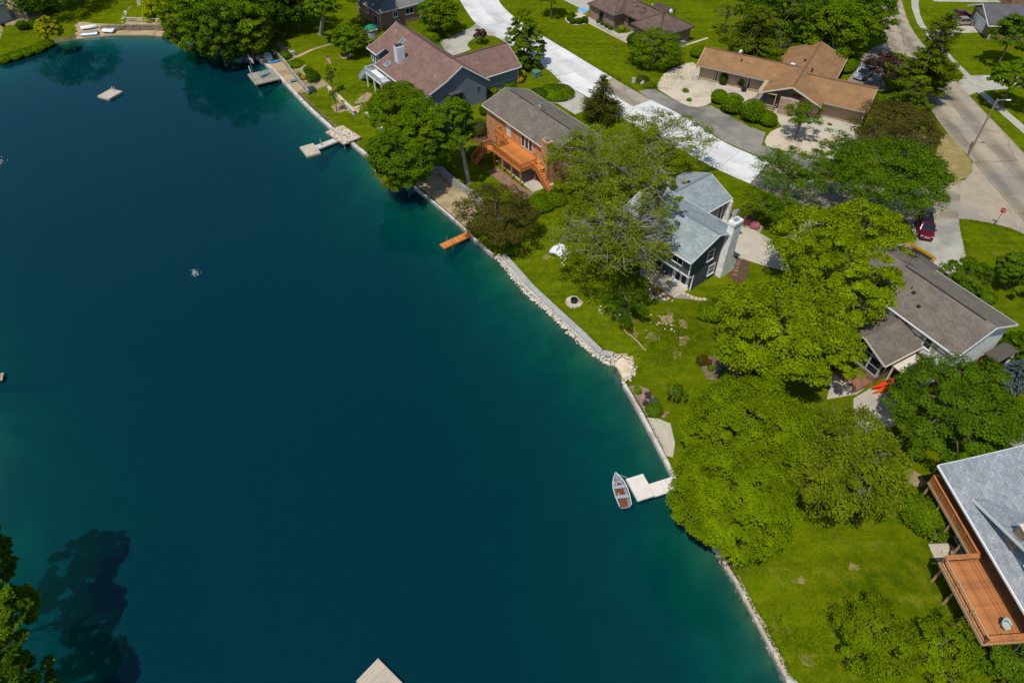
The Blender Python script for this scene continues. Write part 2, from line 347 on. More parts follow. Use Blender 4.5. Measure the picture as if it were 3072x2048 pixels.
def lake():
    m = bpy.data.materials.new('lake_water'); m.use_nodes = True; t = m.node_tree; N = t.nodes.new; Lk = t.links.new
    t.nodes.remove(t.nodes['Principled BSDF']); out = t.nodes['Material Output']
    tr = N('ShaderNodeBsdfTransparent'); gl = N('ShaderNodeBsdfGlossy'); gl.inputs['Roughness'].default_value = 0.05; gl.inputs['Color'].default_value = (0.62, 0.92, 1.0, 1)
    fr = N('ShaderNodeFresnel'); fr.inputs[0].default_value = 1.33; mx = N('ShaderNodeMixShader')
    g = N('ShaderNodeNewGeometry'); n = N('ShaderNodeTexNoise'); n.inputs['Scale'].default_value = 1.6; n.inputs['Detail'].default_value = 4; Lk(g.outputs['Position'], n.inputs['Vector'])
    bp = N('ShaderNodeBump'); bp.inputs['Strength'].default_value = 0.10; bp.inputs['Distance'].default_value = 0.02; Lk(n.outputs[0], bp.inputs['Height'])
    Lk(bp.outputs[0], gl.inputs['Normal']); Lk(bp.outputs[0], fr.inputs['Normal'])
    # the underside and the sides only let light through
    df = N('ShaderNodeBsdfDiffuse'); df.inputs[0].default_value = (0.0, 0.049, 0.067, 1); m0 = N('ShaderNodeMixShader'); m0.inputs[0].default_value = 0.47      # fine silt just under the surface
    Lk(tr.outputs[0], m0.inputs[1]); Lk(df.outputs[0], m0.inputs[2])
    Lk(fr.outputs[0], mx.inputs[0]); Lk(m0.outputs[0], mx.inputs[1]); Lk(gl.outputs[0], mx.inputs[2]); Lk(mx.outputs[0], out.inputs[0])
    ab = N('ShaderNodeVolumeAbsorption'); ab.inputs['Color'].default_value = (0.0, 0.80, 0.80, 1); ab.inputs['Density'].default_value = 0.85; Lk(ab.outputs[0], out.inputs['Volume'])
    x0, x1, y0, y1 = -140, 60, -40, 160
    b = MB().box(x0, x1, y0, y1, -14, 0.0)
    o = b.build('lake_water', m); tag(o, 'deep teal lake with a still surface', kind='structure')
lake()

# ---------------------------------------------------------------- sheets laid on the ground
def densify(pts, step):
    out = []
    for i, a in enumerate(pts):
        b = pts[(i + 1) % len(pts)]; n = max(1, int((Vector(b) - Vector(a)).length / step))
        out += [Vector(a).lerp(Vector(b), k / n) for k in range(n)]
    return out
def smooth_px(px, it=2):
    for _ in range(it):
        q = []
        for i, a in enumerate(px):
            b = px[(i + 1) % len(px)]; q += [(a[0] * .75 + b[0] * .25, a[1] * .75 + b[1] * .25), (a[0] * .25 + b[0] * .75, a[1] * .25 + b[1] * .75)]
        px = q
    return px
def sheet(name, px, mat, off=0.02, smooth=0, step=0.6, parent=None, flat=False, label=None, kind='structure', cat=None, world=None, ragged=0.0):
    """a patch of paving, sand, mulch ... following the ground"""
    if world is None:
        if smooth: px = smooth_px(px, smooth)
        pts = [U(x, y, LAND) if flat else Gd(x, y) for x, y in px]
    else: pts = [Vector((*p, 0)) for p in world]
    pts = [Vector((p.x, p.y, 0)) for p in pts]; pts = densify(pts, step * 1.5 if ragged == 0 else 0.35)
    if ragged:
        pts = [p + Vector((random.gauss(0, ragged), random.gauss(0, ragged), 0)) for p in pts]
    b = bmesh.new(); f = b.faces.new([b.verts.new(p) for p in pts]); bmesh.ops.triangulate(b, faces=[f])
    if not flat:
        for _ in range(6):
            es = [e for e in b.edges if e.calc_length() > step * 2.2]
            if not es: break
            bmesh.ops.subdivide_edges(b, edges=es, cuts=1); bmesh.ops.triangulate(b, faces=[f for f in b.faces if len(f.verts) > 3])
    vs = list(b.verts); H = height([v.co.x for v in vs], [v.co.y for v in vs]) if not flat else [LAND] * len(vs)
    for v, h in zip(vs, H): v.co.z = h + off
    for f in b.faces:
        if f.normal.z < 0: f.normal_flip()
    bmesh.ops.recalc_face_normals(b, faces=b.faces)
    me = bpy.data.meshes.new(name); b.to_mesh(me); b.free()
    if len(me.polygons) and sum(p.normal.z for p in me.polygons) < 0: me.flip_normals()
    o = put(name, me, mat, parent)
    if parent is None: tag(o, label, cat, kind=kind)
    return o
M_CONC = M('new_concrete', (0.60, 0.60, 0.57), (0.69, 0.69, 0.665), scale=0.8, rough=0.85, bump=0.1, c3=(0.53, 0.53, 0.51), scale3=0.2, detail=8, orand=.09, tyre=.18)
M_OLDC = M('old_concrete', (0.32, 0.265, 0.185), (0.385, 0.325, 0.235), scale=0.7, rough=0.9, bump=0.1, c3=(0.28, 0.25, 0.20), scale3=0.16, detail=9, orand=.08, crack=.12, tyre=.5)
M_DRIVE = M('drive_concrete', (0.36, 0.34, 0.28), (0.44, 0.415, 0.345), scale=0.6, rough=0.9, c3=(0.25, 0.24, 0.21), scale3=0.13, detail=9, crack=.22)
M_GREY = M('worn_grey_drive', (0.20, 0.185, 0.155), (0.27, 0.25, 0.21), scale=0.6, rough=0.9, c3=(0.14, 0.13, 0.115), scale3=0.12, detail=9, crack=.3)
M_PATIO = M('patio_concrete', (0.44, 0.39, 0.31), (0.50, 0.445, 0.36), scale=0.9, rough=0.85, c3=(0.37, 0.33, 0.27), scale3=0.3)
M_JOINT = M('joint_filler', (0.11, 0.10, 0.085), (0.15, 0.135, 0.11), scale=2)
M_SAND = M('sand', (0.36, 0.27, 0.15), (0.43, 0.33, 0.19), scale=1.2, rough=1, bump=0.3, bscale=6, c3=(0.27, 0.20, 0.115), scale3=0.4, detail=7)
M_WHSAND = M('white_sand', (0.58, 0.49, 0.36), (0.65, 0.56, 0.43), scale=1.4, rough=1, c3=(0.46, 0.37, 0.24), scale3=0.5)
M_MULCH = M('mulch', (0.075, 0.042, 0.022), (0.13, 0.08, 0.045), scale=3, rough=1, bump=0.6, bscale=14, detail=7)
M_DIRT = M('bare_dirt', (0.27, 0.20, 0.12), (0.33, 0.25, 0.15), scale=1.5, rough=1, c3=(0.15, 0.15, 0.03), scale3=0.8, detail=7)
M_GRAVEL = M('pale_gravel', (0.50, 0.42, 0.31), (0.58, 0.50, 0.38), scale=6, rough=1, bump=0.7, bscale=12, c3=(0.42, 0.34, 0.23), scale3=0.5, detail=8)
M_GGRAV = M('grey_gravel', (0.22, 0.20, 0.18), (0.30, 0.275, 0.25), scale=6, rough=1, bump=0.6, bscale=14)
M_PAVER = M('red_pavers', (0.20, 0.105, 0.07), (0.29, 0.17, 0.12), scale=4, rough=0.9, c3=(0.17, 0.12, 0.09), scale3=0.6)
M_DRYG = M('dry_grass', (0.30, 0.22, 0.09), (0.20, 0.17, 0.04), scale=1.6, rough=1, c3=(0.34, 0.26, 0.12), scale3=0.5, detail=8, bump=.5)

def strip_road(name, label, left, right, mat_of, n, lanes=2, zoff=0.03, gap=0.05, kerb=None):
    """a street of cast slabs between two measured edges; every slab is a piece of its own"""
    def arc(pl):
        P = [U(x, y) for x, y in pl]; L = [0]
        for a, b in zip(P, P[1:]): L.append(L[-1] + (b - a).length)
        def at(t):
            s = t * L[-1]
            for i in range(len(P) - 1):
                if s <= L[i + 1] or i == len(P) - 2:
                    return P[i].lerp(P[i + 1], min(1, max(0, (s - L[i]) / max(1e-6, L[i + 1] - L[i]))))
        return at
    def spl(pl):
        out = []
        for i in range(len(pl) - 1):
            p0, p1, p2, p3 = pl[max(i - 1, 0)], pl[i], pl[i + 1], pl[min(i + 2, len(pl) - 1)]
            for k in range(8):
                t = k / 8; out.append(tuple(.5 * (2 * b + (c - a) * t + (2 * a - 5 * b + 4 * c - d) * t * t + (3 * b - a - 3 * c + d) * t ** 3) for a, b, c, d in zip(p0, p1, p2, p3)))
        return out + [pl[-1]]
    A, B = arc(spl(left)), arc(spl(right)); sub = 4
    base = MB(); rows = [(A(i / (n * sub)), B(i / (n * sub))) for i in range(n * sub + 1)]
    vs = [(p.x, p.y, LAND + zoff - 0.015) for r in rows for p in r]
    base.add(vs, [(2 * i, 2 * i + 1, 2 * i + 3, 2 * i + 2) for i in range(len(rows) - 1)])
    road = base.build(name, M_JOINT, fix=True)
    if sum(p.normal.z for p in road.data.polygons) < 0: road.data.flip_normals()
    tag(road, label, kind='structure')
    for i in range(n):
        for j in range(lanes):
            f0, f1 = j / lanes, (j + 1) / lanes; m = MB(); top = []; bot = []
            ts = [i / n + k / (n * sub) for k in range(sub + 1)]
            LL = [A(t).lerp(B(t), f0) for t in ts]; RR = [A(t).lerp(B(t), f1) for t in ts]
            for k in range(sub + 1):
                w = (RR[k] - LL[k]).normalized() * gap / 2
                LL[k] = LL[k] + w; RR[k] = RR[k] - w
            e0 = (LL[1] - LL[0]).normalized() * gap / 2; e1 = (LL[-1] - LL[-2]).normalized() * gap / 2
            LL[0] += e0; RR[0] += e0; LL[-1] -= e1; RR[-1] -= e1
            m.prism([(p.x, p.y) for p in LL] + [(p.x, p.y) for p in RR[::-1]], LAND + zoff - 0.03, LAND + zoff + 0.012 + random.uniform(0, .006))
            so = m.build('slab', mat_of((i + .5) / n, j), road); uvl = so.data.uv_layers.new(name='UVMap'); cA, cB = LL[sub // 2], RR[sub // 2]; wv = (cB - cA).normalized(); tot = (B(ts[2]) - A(ts[2])).length; o0 = A(ts[2])
            for lp in so.data.loops:
                q = so.data.vertices[lp.vertex_index].co; uvl.data[lp.index].uv = ((Vector((q.x, q.y, 0)) - Vector((o0.x, o0.y, 0))).dot(wv) / tot + .125, 0)
    if kerb:
        for side, at in (('L', A), ('R', B)):
            if side not in kerb: continue
            k0, k1 = kerb[side]; m = MB(); pts = [at(k0 + (k1 - k0) * i / 40) for i in range(41)]
            oth = B if side == 'L' else A
            for a, b in zip(pts, pts[1:]): m.beam((a.x, a.y, LAND + .05), (b.x, b.y, LAND + .05), 0.3, 0.22)
            m.build('kerb', M_DRIVE, road)
    return road, A, B
# ---------------------------------------------------------------- streets
def white_mat(t, j): return M_OLDC if (0.615 < t < 0.74 and j == 1) else M_CONC
strip_road('road', 'white new concrete street of cast slabs', [(1350, -60), (1379, 0), (1402, 38), (1428, 71), (1484, 107), (1560, 158), (1646, 212), (1684, 247), (1756, 288), (1900, 375), (2050, 455), (2150, 508), (2250, 552)],
           [(1492, -60), (1496, 0), (1531, 42), (1580, 80), (1628, 108), (1715, 160), (1796, 209), (1860, 247), (1940, 293), (2050, 350), (2169, 425), (2240, 458), (2309, 488)], white_mat, 18)
strip_road('road', 'tan old concrete street behind the trees', [(2252, 553), (2330, 590), (2450, 625), (2600, 650), (2720, 662), (2800, 660), (2876, 655)],
           [(2311, 489), (2380, 515), (2500, 545), (2650, 558), (2760, 560), (2829, 553), (2885, 545)], lambda t, j: M_OLDC, 9)
strip_road('road', 'wide tan concrete street crossing the right corner', [(2625, -40), (2640, 13), (2650, 80), (2668, 150), (2720, 240), (2782, 318), (2842, 400), (2905, 470), (2965, 540), (3050, 640), (3150, 760)],
           [(2700, -40), (2708, 13), (2728, 72), (2760, 122), (2830, 205), (2906, 286), (3015, 400), (3080, 470), (3140, 535), (3220, 630), (3320, 750)], lambda t, j: M_OLDC, 22, zoff=0.05)
FLAT = dict(flat=True)
c3 = crop(1050, 0); c4 = crop(1600, 0); c5 = crop(2050, 0); c6 = crop(2472, 0); c9 = crop(1300, 350); c10 = crop(1500, 650); c11 = crop(1850, 450); c12 = crop(2150, 300); c13 = crop(2472, 400); c14 = crop(1750, 850); c15 = crop(2472, 750); c16 = crop(2300, 1050); c17 = crop(2600, 1300); c18 = crop(2472, 1600, 3.5); c19 = crop(2000, 1600, 3.5); c20 = crop(1780, 1380, 3.7935)
def via(c, pts): return [c(x, y) for x, y in pts]
# junction flare and pavements
sheet('road_junction', [(2800, 556), (2829, 555), (2893, 541), (2915, 517), (2918, 486), (2905, 470), (2965, 540), (3050, 640), (3150, 760), (3115, 735), (3072, 703), (3033, 685), (2982, 672), (2918, 660), (2877, 657), (2800, 664)], M('junction_concrete', (0.32, 0.265, 0.185), (0.385, 0.325, 0.235), scale=0.7, rough=0.9, c3=(0.28, 0.25, 0.20), scale3=0.16, detail=9, crack=.16), 0.036, **FLAT)
sheet('pavement', [(2732, -20), (2735, 25), (2750, 69), (2790, 120), (2850, 181), (2893, 228), (2929, 276), (3069, 400), (3110, 437), (3130, 430), (3072, 377), (2949, 273), (2910, 226), (2864, 180), (2800, 110), (2772, 74), (2760, 46), (2755, 15), (2760, -20)], M_DRIVE, 0.045, **FLAT)
sheet('pavement', [(2800, 6), (3100, 10), (3100, 2), (2800, -3)], M_DRIVE, 0.045, **FLAT)
sheet('driveway', [(2893, 228), (2992, 226), (3120, 228), (3120, 262), (3010, 268), (2949, 273), (2926, 279), (2907, 287), (2872, 250)], M_DRIVE, 0.035, **FLAT)
sheet('driveway', [(2790, 118), (2800, 92), (2865, 90), (2880, 70), (2912, 58), (2942, 99), (2925, 99), (2876, 101), (2830, 130)], M_PATIO, 0.035, **FLAT)
sheet('driveway', [(1428, 71), (1484, 107), (1503, 119), (1480, 109), (1455, 106), (1425, 113), (1405, 128), (1402, 138), (1413, 149), (1385, 160), (1358, 168), (1335, 152), (1322, 131), (1330, 122), (1355, 110), (1390, 95), (1412, 84)], M_DRIVE, 0.025, **FLAT)
sheet('driveway', [(1669, 251), (1684, 248), (1756, 290), (1785, 310), (1758, 331), (1725, 344), (1674, 312), (1646, 306), (1715, 285), (1728, 277), (1700, 262)], M_DRIVE, 0.025, **FLAT)
sheet('driveway', [(1689, 0), (1692, -40), (1800, -40), (1785, 0), (1768, 14), (1766, 35), (1745, 29)], M_DRIVE, 0.025, **FLAT)
sheet('front_walk', via(c4, [(650, 190), (700, 205), (1000, 400), (1110, 390), (1180, 360), (1200, 390), (1110, 430), (1020, 450), (640, 255)]), M_DRIVE, 0.03, **FLAT)
sheet('gravel_bed', via(c4, [(490, 150), (560, 165), (640, 190), (655, 255), (600, 290), (480, 302), (400, 270), (368, 225), (400, 190)]), M_GRAVEL, 0.02, 2, **FLAT)
sheet('gravel_bed', via(c4, [(650, 262), (1020, 455), (1110, 430), (1170, 470), (1195, 565), (1000, 460), (640, 275)]), M_GRAVEL, 0.02, **FLAT)
sheet('gravel_bed', via(c4, [(1690, 555), (2050, 440), (2060, 455), (1690, 575)]), M_GRAVEL, 0.02, **FLAT)
sheet('gravel_bed', via(c4, [(1450, 1040), (1480, 950), (1560, 840), (1850, 725), (1930, 770), (1880, 860), (1830, 940), (2060, 1040), (2110, 1120), (2090, 1230), (1880, 1275), (1700, 1200), (1540, 1100)]), M_GRAVEL, 0.03, 1, **FLAT)
sheet('gravel_bed', via(c12, [(550, 530), (600, 400), (720, 330), (850, 300), (1150, 350), (1560, 530), (1605, 620), (1440, 700), (1200, 700), (940, 620), (700, 580)]), M_GRAVEL, 0.03, 1, **FLAT)
sheet('forecourt', via(c5, [(150, 800), (200, 780), (400, 950), (700, 1050), (900, 1075), (940, 1110), (650, 1240), (540, 1150), (330, 1080), (170, 990), (40, 950), (110, 850)]), M_PATIO, 0.02, **FLAT)
sheet('forecourt', via(c12, [(640, 30), (860, 120), (1240, 130), (1660, 290), (1640, 430), (1590, 545), (1300, 450), (1150, 380), (860, 310), (760, 310), (660, 150)]), M_PATIO, 0.02, **FLAT)
sheet('driveway', [(1914, 274), (1960, 266), (1992, 285), (2020, 300), (2074, 325), (2090, 322), (2134, 317), (2185, 345), (2245, 378), (2297, 397), (2285, 435), (2328, 453), (2392, 463), (2470, 484), (2560, 500), (2560, 530), (2446, 520), (2380, 508), (2313, 486), (2169, 423), (2150, 410), (2050, 350), (1940, 292)], M_GREY, 0.028, **FLAT)
sheet('driveway', [(2235, 312), (2290, 270), (2330, 300), (2270, 350), (2245, 345)], M_GREY, 0.024, **FLAT)
sheet('driveway', [(2540, 245), (2560, 220), (2590, 165), (2625, 140), (2655, 130), (2690, 170), (2660, 200), (2650, 240), (2660, 275), (2600, 266)], M_GREY, 0.024, **FLAT)
sheet('dry_verge', via(c13, [(1380, 30), (1470, 0), (1690, 280), (1735, 330), (1745, 440), (1650, 545), (1400, 600), (1280, 420), (1300, 330), (1330, 200)]), M_DRYG, 0.04, 1, **FLAT)
sheet('mulch_bed', via(c13, [(-100, -20), (100, 20), (350, 20), (700, -130), (900, 0), (1300, 30), (1300, 320), (1200, 400), (300, 320), (120, 180)]), M_DIRT, 0.012, 1, **FLAT)
sheet('mulch_bed', via(c5, [(480, 480), (820, 380), (1230, 460), (1700, 480), (1900, 620), (1850, 700), (1200, 700), (560, 560)]), M_DIRT, 0.012, 1, **FLAT)
sheet('driveway', [(2148, 650), (2172, 637), (2190, 648), (2270, 694), (2330, 728), (2420, 660), (2540, 660), (2500, 760), (2420, 830), (2300, 800), (2240, 781), (2199, 766), (2188, 745), (2200, 700)], M_PATIO, 0.03, **FLAT)
sheet('gravel_bed', via(c11, [(1330, 775), (1380, 700), (1440, 690), (1480, 760), (1690, 880), (1720, 900), (1680, 990), (1660, 960), (1420, 830)]), M_GGRAV, 0.02, **FLAT)
sheet('mulch_bed', via(c11, [(1380, 1215), (1545, 1290), (1560, 1400), (1500, 1560), (1400, 1568), (1330, 1490), (1310, 1400), (1350, 1320)]), M_MULCH, 0.02, **FLAT)
sheet('patio', via(c10, [(1700, 520), (2000, 650), (2240, 840), (2220, 857), (2050, 956), (1760, 770), (1640, 680)]), M_PATIO, 0.06, **FLAT)
sheet('mulch_bed', via(c10, [(1755, 770), (2045, 958), (1980, 980), (1900, 980), (1800, 945), (1735, 870), (1740, 800)]), M_MULCH, 0.04)
sheet('garden_path', via(c10, [(2050, 955), (2110, 905), (2170, 888), (2240, 918), (2352, 958), (2440, 960), (2440, 985), (2330, 990), (2200, 968), (2100, 962)]), M_GGRAV, 0.03)
sheet('driveway', [(2709, 645), (2806, 658), (2877, 658), (2880, 690), (2890, 735), (2897, 770), (2885, 800), (2850, 830), (2800, 815), (2725, 765), (2740, 727), (2739, 700), (2722, 662)], M_DRIVE, 0.03, **FLAT)
sheet('patio', [(2784, 1632), (2845, 1629), (2900, 1667), (2950, 1760), (2930, 1780), (2804, 1677)], M_PATIO, 0.04)
sheet('flagstone_path', [(2500, 1078), (2545, 1065), (2592, 1117), (2625, 1140), (2570, 1182), (2480, 1198), (2490, 1155), (2520, 1125)], M_PATIO, 0.03)
sheet('patio', [(2560, 1195), (2620, 1160), (2700, 1190), (2680, 1280), (2600, 1290), (2560, 1260)], M_PATIO, 0.03)
sheet('patio', via(c9, [(740, 520), (1060, 800), (1170, 890), (1420, 800), (1300, 600), (1000, 400)]), M_PATIO, 0.03, **FLAT)
sheet('paver_path', via(c9, [(630, 640), (760, 600), (1050, 830), (1190, 905), (1010, 970), (860, 830)]), M_PAVER, 0.025)
sheet('mulch_bed', via(c9, [(380, 180), (560, 80), (700, 130), (760, 240), (790, 300), (640, 420), (560, 330), (430, 260)]), M_MULCH, 0.02)
sheet('planting_bed', via(c14, [(530, 1210), (640, 1200), (760, 1240), (800, 1300), (860, 1400), (940, 1500), (980, 1580), (715, 1580), (640, 1420)]), M('bark_chips', (0.20, 0.15, 0.10), (0.28, 0.22, 0.15), scale=4, bump=.4), 0.03)
sheet('boat_ramp', [(1940, 1252), (1975, 1256), (2011, 1270), (2025, 1330), (2018, 1372), (2000, 1368), (1970, 1312)], M_PATIO, 0.04)
sheet('white_beach', via(c14, [(325, 930), (390, 888), (450, 868), (520, 900), (585, 970), (580, 1050), (530, 1092), (470, 1120), (455, 1085), (420, 1010)]), M_WHSAND, 0.03, 1)
sheet('planting_bed', via(c14, [(1360, 930), (1440, 860), (1650, 860), (1830, 1000), (1850, 1090), (1700, 1200), (1590, 1230), (1520, 1230), (1440, 1100)]), M('worn_mulch', (0.20, 0.145, 0.09), (0.13, 0.09, 0.055), scale=2, bump=.4), 0.03)
sheet('sand_beach', via(c1, [(740, 352), (900, 320), (1080, 285), (1150, 265), (1400, 272), (1600, 295), (1640, 340), (1600, 352), (1350, 327), (1050, 327)]), M_SAND, 0.03)
sheet('gravel_terrace', via(c1, [(1150, 235), (1165, 180), (1430, 185), (1600, 200), (1590, 260), (1430, 235)]), M_SAND, 0.03)
sheet('sand_beach', via(c2, [(275, 672), (360, 640), (480, 700), (610, 745), (700, 870), (860, 1085), (760, 1125), (570, 935), (440, 800)]), M_SAND, 0.03)
sheet('planting_bed', via(c2, [(430, 520), (540, 490), (740, 650), (690, 700), (610, 720), (480, 620)]), M_DIRT, 0.03)
sheet('planting_bed', via(c2, [(640, 700), (690, 690), (830, 750), (1060, 945), (1180, 1050), (1100, 1065), (980, 1060), (880, 1070), (720, 860)]), M_DIRT, 0.03)
sheet('bare_patch', via(c2, [(1150, 1240), (1240, 1215), (1350, 1255), (1330, 1310), (1230, 1335), (1160, 1300)]), M_DIRT, 0.02, 1, ragged=0.18)
sheet('bare_patch', via(c2, [(1400, 1230), (1550, 1090), (1620, 1085), (1630, 1130), (1580, 1190), (1480, 1215)]), M_DIRT, 0.02, 1, ragged=0.12)
sheet('bare_patch', via(c2, [(1220, 620), (1340, 640), (1410, 660), (1340, 695), (1270, 690)]), M_DIRT, 0.02, 1)
sheet('garden_path', via(c2, [(760, 650), (1170, 510), (1180, 518), (780, 672), (690, 690), (680, 680)]), M_SAND, 0.03)
sheet('sand_beach', via(c8, [(1555, 1205), (1620, 1110), (1720, 1030), (1850, 1030), (2000, 1170), (2240, 1340), (2150, 1560), (1985, 1568), (1630, 1280)]), M_SAND, 0.03)
sheet('sand_beach', [(1300, 606), (1357, 640), (1420, 600), (1432, 640), (1400, 690), (1374, 668)], M_SAND, 0.032)
sheet('mulch_bed', [(0, 60), (20, 80), (60, 72), (120, 70), (130, 40), (90, 20), (60, 28), (45, 0), (-60, 0), (-60, 120), (0, 120), (10, 95)], M_DIRT, 0.02)
sheet('bare_patch', via(c14, [(880, 390), (1000, 330), (1080, 380), (1060, 440), (1000, 470), (900, 440)]), M_DIRT, 0.02, 1, ragged=0.2)
sheet('bare_patch', via(c14, [(1100, 690), (1150, 620), (1230, 620), (1200, 720), (1120, 750)]), M_DIRT, 0.02, 1, ragged=0.2)
sheet('bare_patch', via(c14, [(1130, 420), (1210, 430), (1240, 540), (1190, 560)]), M_DIRT, 0.02, 1, ragged=0.12)
sheet('bare_patch', via(c17, [(430, 440), (540, 400), (640, 520), (740, 600), (560, 640), (470, 600)]), M_DIRT, 0.02, 1, ragged=0.1)
sheet('driveway', [(2990, 1360), (3090, 1270), (3200, 1290), (3200, 1360)], M_GREY, 0.03)
sheet('riprap_bed', [(1494, 779), (1503, 768), (1541, 806), (1593, 866), (1675, 942), (1751, 1010), (1787, 1048), (1820, 1076), (1842, 1072), (1838, 1088), (1821, 1090), (1775, 1054), (1730, 1018), (1653, 941), (1576, 876)], M('crushed_stone', (0.36, 0.32, 0.26), (0.50, 0.46, 0.39), scale=5, rough=1, bump=.6, detail=6), 0.05)
for k, (x, y, r_) in enumerate([(1960, 1010, 26), (2030, 1065, 22), (1900, 1000, 18), (1905, 960, 20), (1560, 760, 14), (1640, 770, 16), (2400, 1740, 26), (2560, 1700, 20), (2420, 1980, 30), (2000, 1240, 14)]):
    sheet('bare_patch', [(x + r_ * random.uniform(.5, 1.1) * math.cos(t), y + r_ * .6 * random.uniform(.5, 1.1) * math.sin(t)) for t in np.linspace(0, 2 * math.pi, 9)[:-1]], M('thin_grass', (0.15, 0.145, 0.02), (0.25, 0.20, 0.08), scale=1.8, rough=1, detail=8, c3=(0.10, 0.125, 0.008), scale3=1.2), 0.015, 2, ragged=0.16)
# ---------------------------------------------------------------- houses
RF_BLUE = shingle('blue_grey_shingles', (0.235, 0.275, 0.28), (0.325, 0.365, 0.365), (0.18, 0.21, 0.215), w=0.45, h=0.2)
RF_GREY = shingle('light_grey_shingles', (0.245, 0.265, 0.285), (0.35, 0.37, 0.39), (0.18, 0.19, 0.205), w=0.4, h=0.2)
RF_TAUPE = shingle('taupe_shingles', (0.15, 0.125, 0.10), (0.20, 0.17, 0.14), (0.10, 0.085, 0.07), w=0.45, h=0.18)
RF_MAUVE = shingle('mauve_shingles', (0.185, 0.105, 0.083), (0.25, 0.15, 0.12), (0.13, 0.08, 0.065), w=0.6, h=0.18, cc=(0.17, 0.125, 0.105))
RF_SLATE = shingle('slate_grey_shingles', (0.165, 0.165, 0.165), (0.21, 0.21, 0.21), (0.12, 0.12, 0.12), w=0.5, h=0.2)
RF_BROWN = shingle('dark_brown_shingles', (0.125, 0.085, 0.068), (0.165, 0.115, 0.092), (0.09, 0.06, 0.05), w=0.6, h=0.2)
RF_ORANGE = shingle('orange_brown_shingles', (0.27, 0.145, 0.062), (0.33, 0.185, 0.085), (0.19, 0.105, 0.05), w=0.6, h=0.2, cc=(0.22, 0.14, 0.08))
RF_CHAR = shingle('charcoal_shingles', (0.10, 0.095, 0.105), (0.13, 0.125, 0.135), (0.08, 0.075, 0.08), w=0.5, h=0.2)
W_WHITE = M('white_trim', (0.74, 0.74, 0.72), rough=0.6)
W_CREAM = M('cream_trim', (0.62, 0.55, 0.44), rough=0.6)
W_SLATE = M('slate_siding', (0.075, 0.092, 0.10), (0.095, 0.112, 0.12), scale=2, rough=0.7)
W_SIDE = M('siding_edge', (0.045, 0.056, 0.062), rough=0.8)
W_BLUE = M('blue_grey_siding', (0.14, 0.165, 0.20), (0.165, 0.19, 0.225), scale=1.5, rough=0.75)
W_PALE = M('pale_siding', (0.62, 0.63, 0.58), (0.68, 0.69, 0.64), scale=1.5, rough=0.7)
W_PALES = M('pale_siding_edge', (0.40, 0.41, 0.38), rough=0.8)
W_TAN = M('tan_panel', (0.36, 0.26, 0.16), (0.42, 0.31, 0.20), scale=5, rough=0.8, stretch=(6, 6, .3), coord='obj')
W_LGREY = M('light_grey_wall', (0.33, 0.35, 0.38), (0.38, 0.40, 0.43), scale=2, rough=0.8)
BR_ORANGE = brickmat('orange_brick', (0.46, 0.17, 0.06), (0.53, 0.22, 0.085), (0.42, 0.25, 0.15))
BR_RED = brickmat('dark_red_brick', (0.20, 0.075, 0.04), (0.28, 0.115, 0.065), (0.27, 0.20, 0.15))
BR_BROWN = brickmat('brown_brick', (0.19, 0.115, 0.078), (0.25, 0.16, 0.11), (0.24, 0.18, 0.14))
BR_WHITE = brickmat('whitewashed_brick', (0.80, 0.79, 0.77), (0.76, 0.73, 0.71), (0.70, 0.67, 0.65))
BR_MIX = brickmat('mixed_tan_brick', (0.42, 0.24, 0.14), (0.30, 0.20, 0.15), (0.40, 0.32, 0.25), w=0.3, h=0.1)
GLASS = M('window_glass', (0.012, 0.016, 0.02), rough=0.08, spec=0.6)
M_DARK = M('dark_metal', (0.02, 0.02, 0.022), rough=0.5)
M_GALV = M('galvanised_metal', (0.42, 0.43, 0.44), (0.5, 0.51, 0.52), scale=6, rough=0.45, metal=0.6)
M_GUT = M('brown_gutter', (0.10, 0.075, 0.06), rough=0.5)
WD_ORANGE = M('orange_stained_deck', (0.52, 0.175, 0.035), (0.60, 0.215, 0.05), scale=3, rough=0.7, coord='obj', stretch=(1, 8, 1), c3=(0.46, 0.16, 0.04), scale3=.7, orand=0.22)
WD_BROWN = M('brown_stained_deck', (0.40, 0.15, 0.048), (0.47, 0.185, 0.062), scale=3, rough=0.7, coord='obj', c3=(0.33, 0.125, 0.045), scale3=.8, orand=0.24)
WD_GREY = M('weathered_boards', (0.27, 0.235, 0.19), (0.37, 0.325, 0.265), scale=5, rough=0.85, coord='obj', c3=(0.22, 0.19, 0.15), scale3=.9, orand=0.18)
WD_PEEL = M('peeling_painted_boards', (0.62, 0.56, 0.49), (0.36, 0.24, 0.14), scale=2.2, rough=0.85, coord='pos', lo=.44, hi=.56, detail=7, orand=0.12)
WD_POST = M('bare_timber', (0.40, 0.26, 0.135), (0.46, 0.31, 0.17), scale=4, rough=0.8, coord='obj')
PV_BEIGE = M('beige_composite', (0.46, 0.39, 0.30), (0.52, 0.445, 0.35), scale=2, rough=0.7, orand=0.06)
PV_WHITE = M('white_vinyl_boards', (0.68, 0.62, 0.56), (0.74, 0.685, 0.62), scale=2, rough=0.6, orand=0.05)

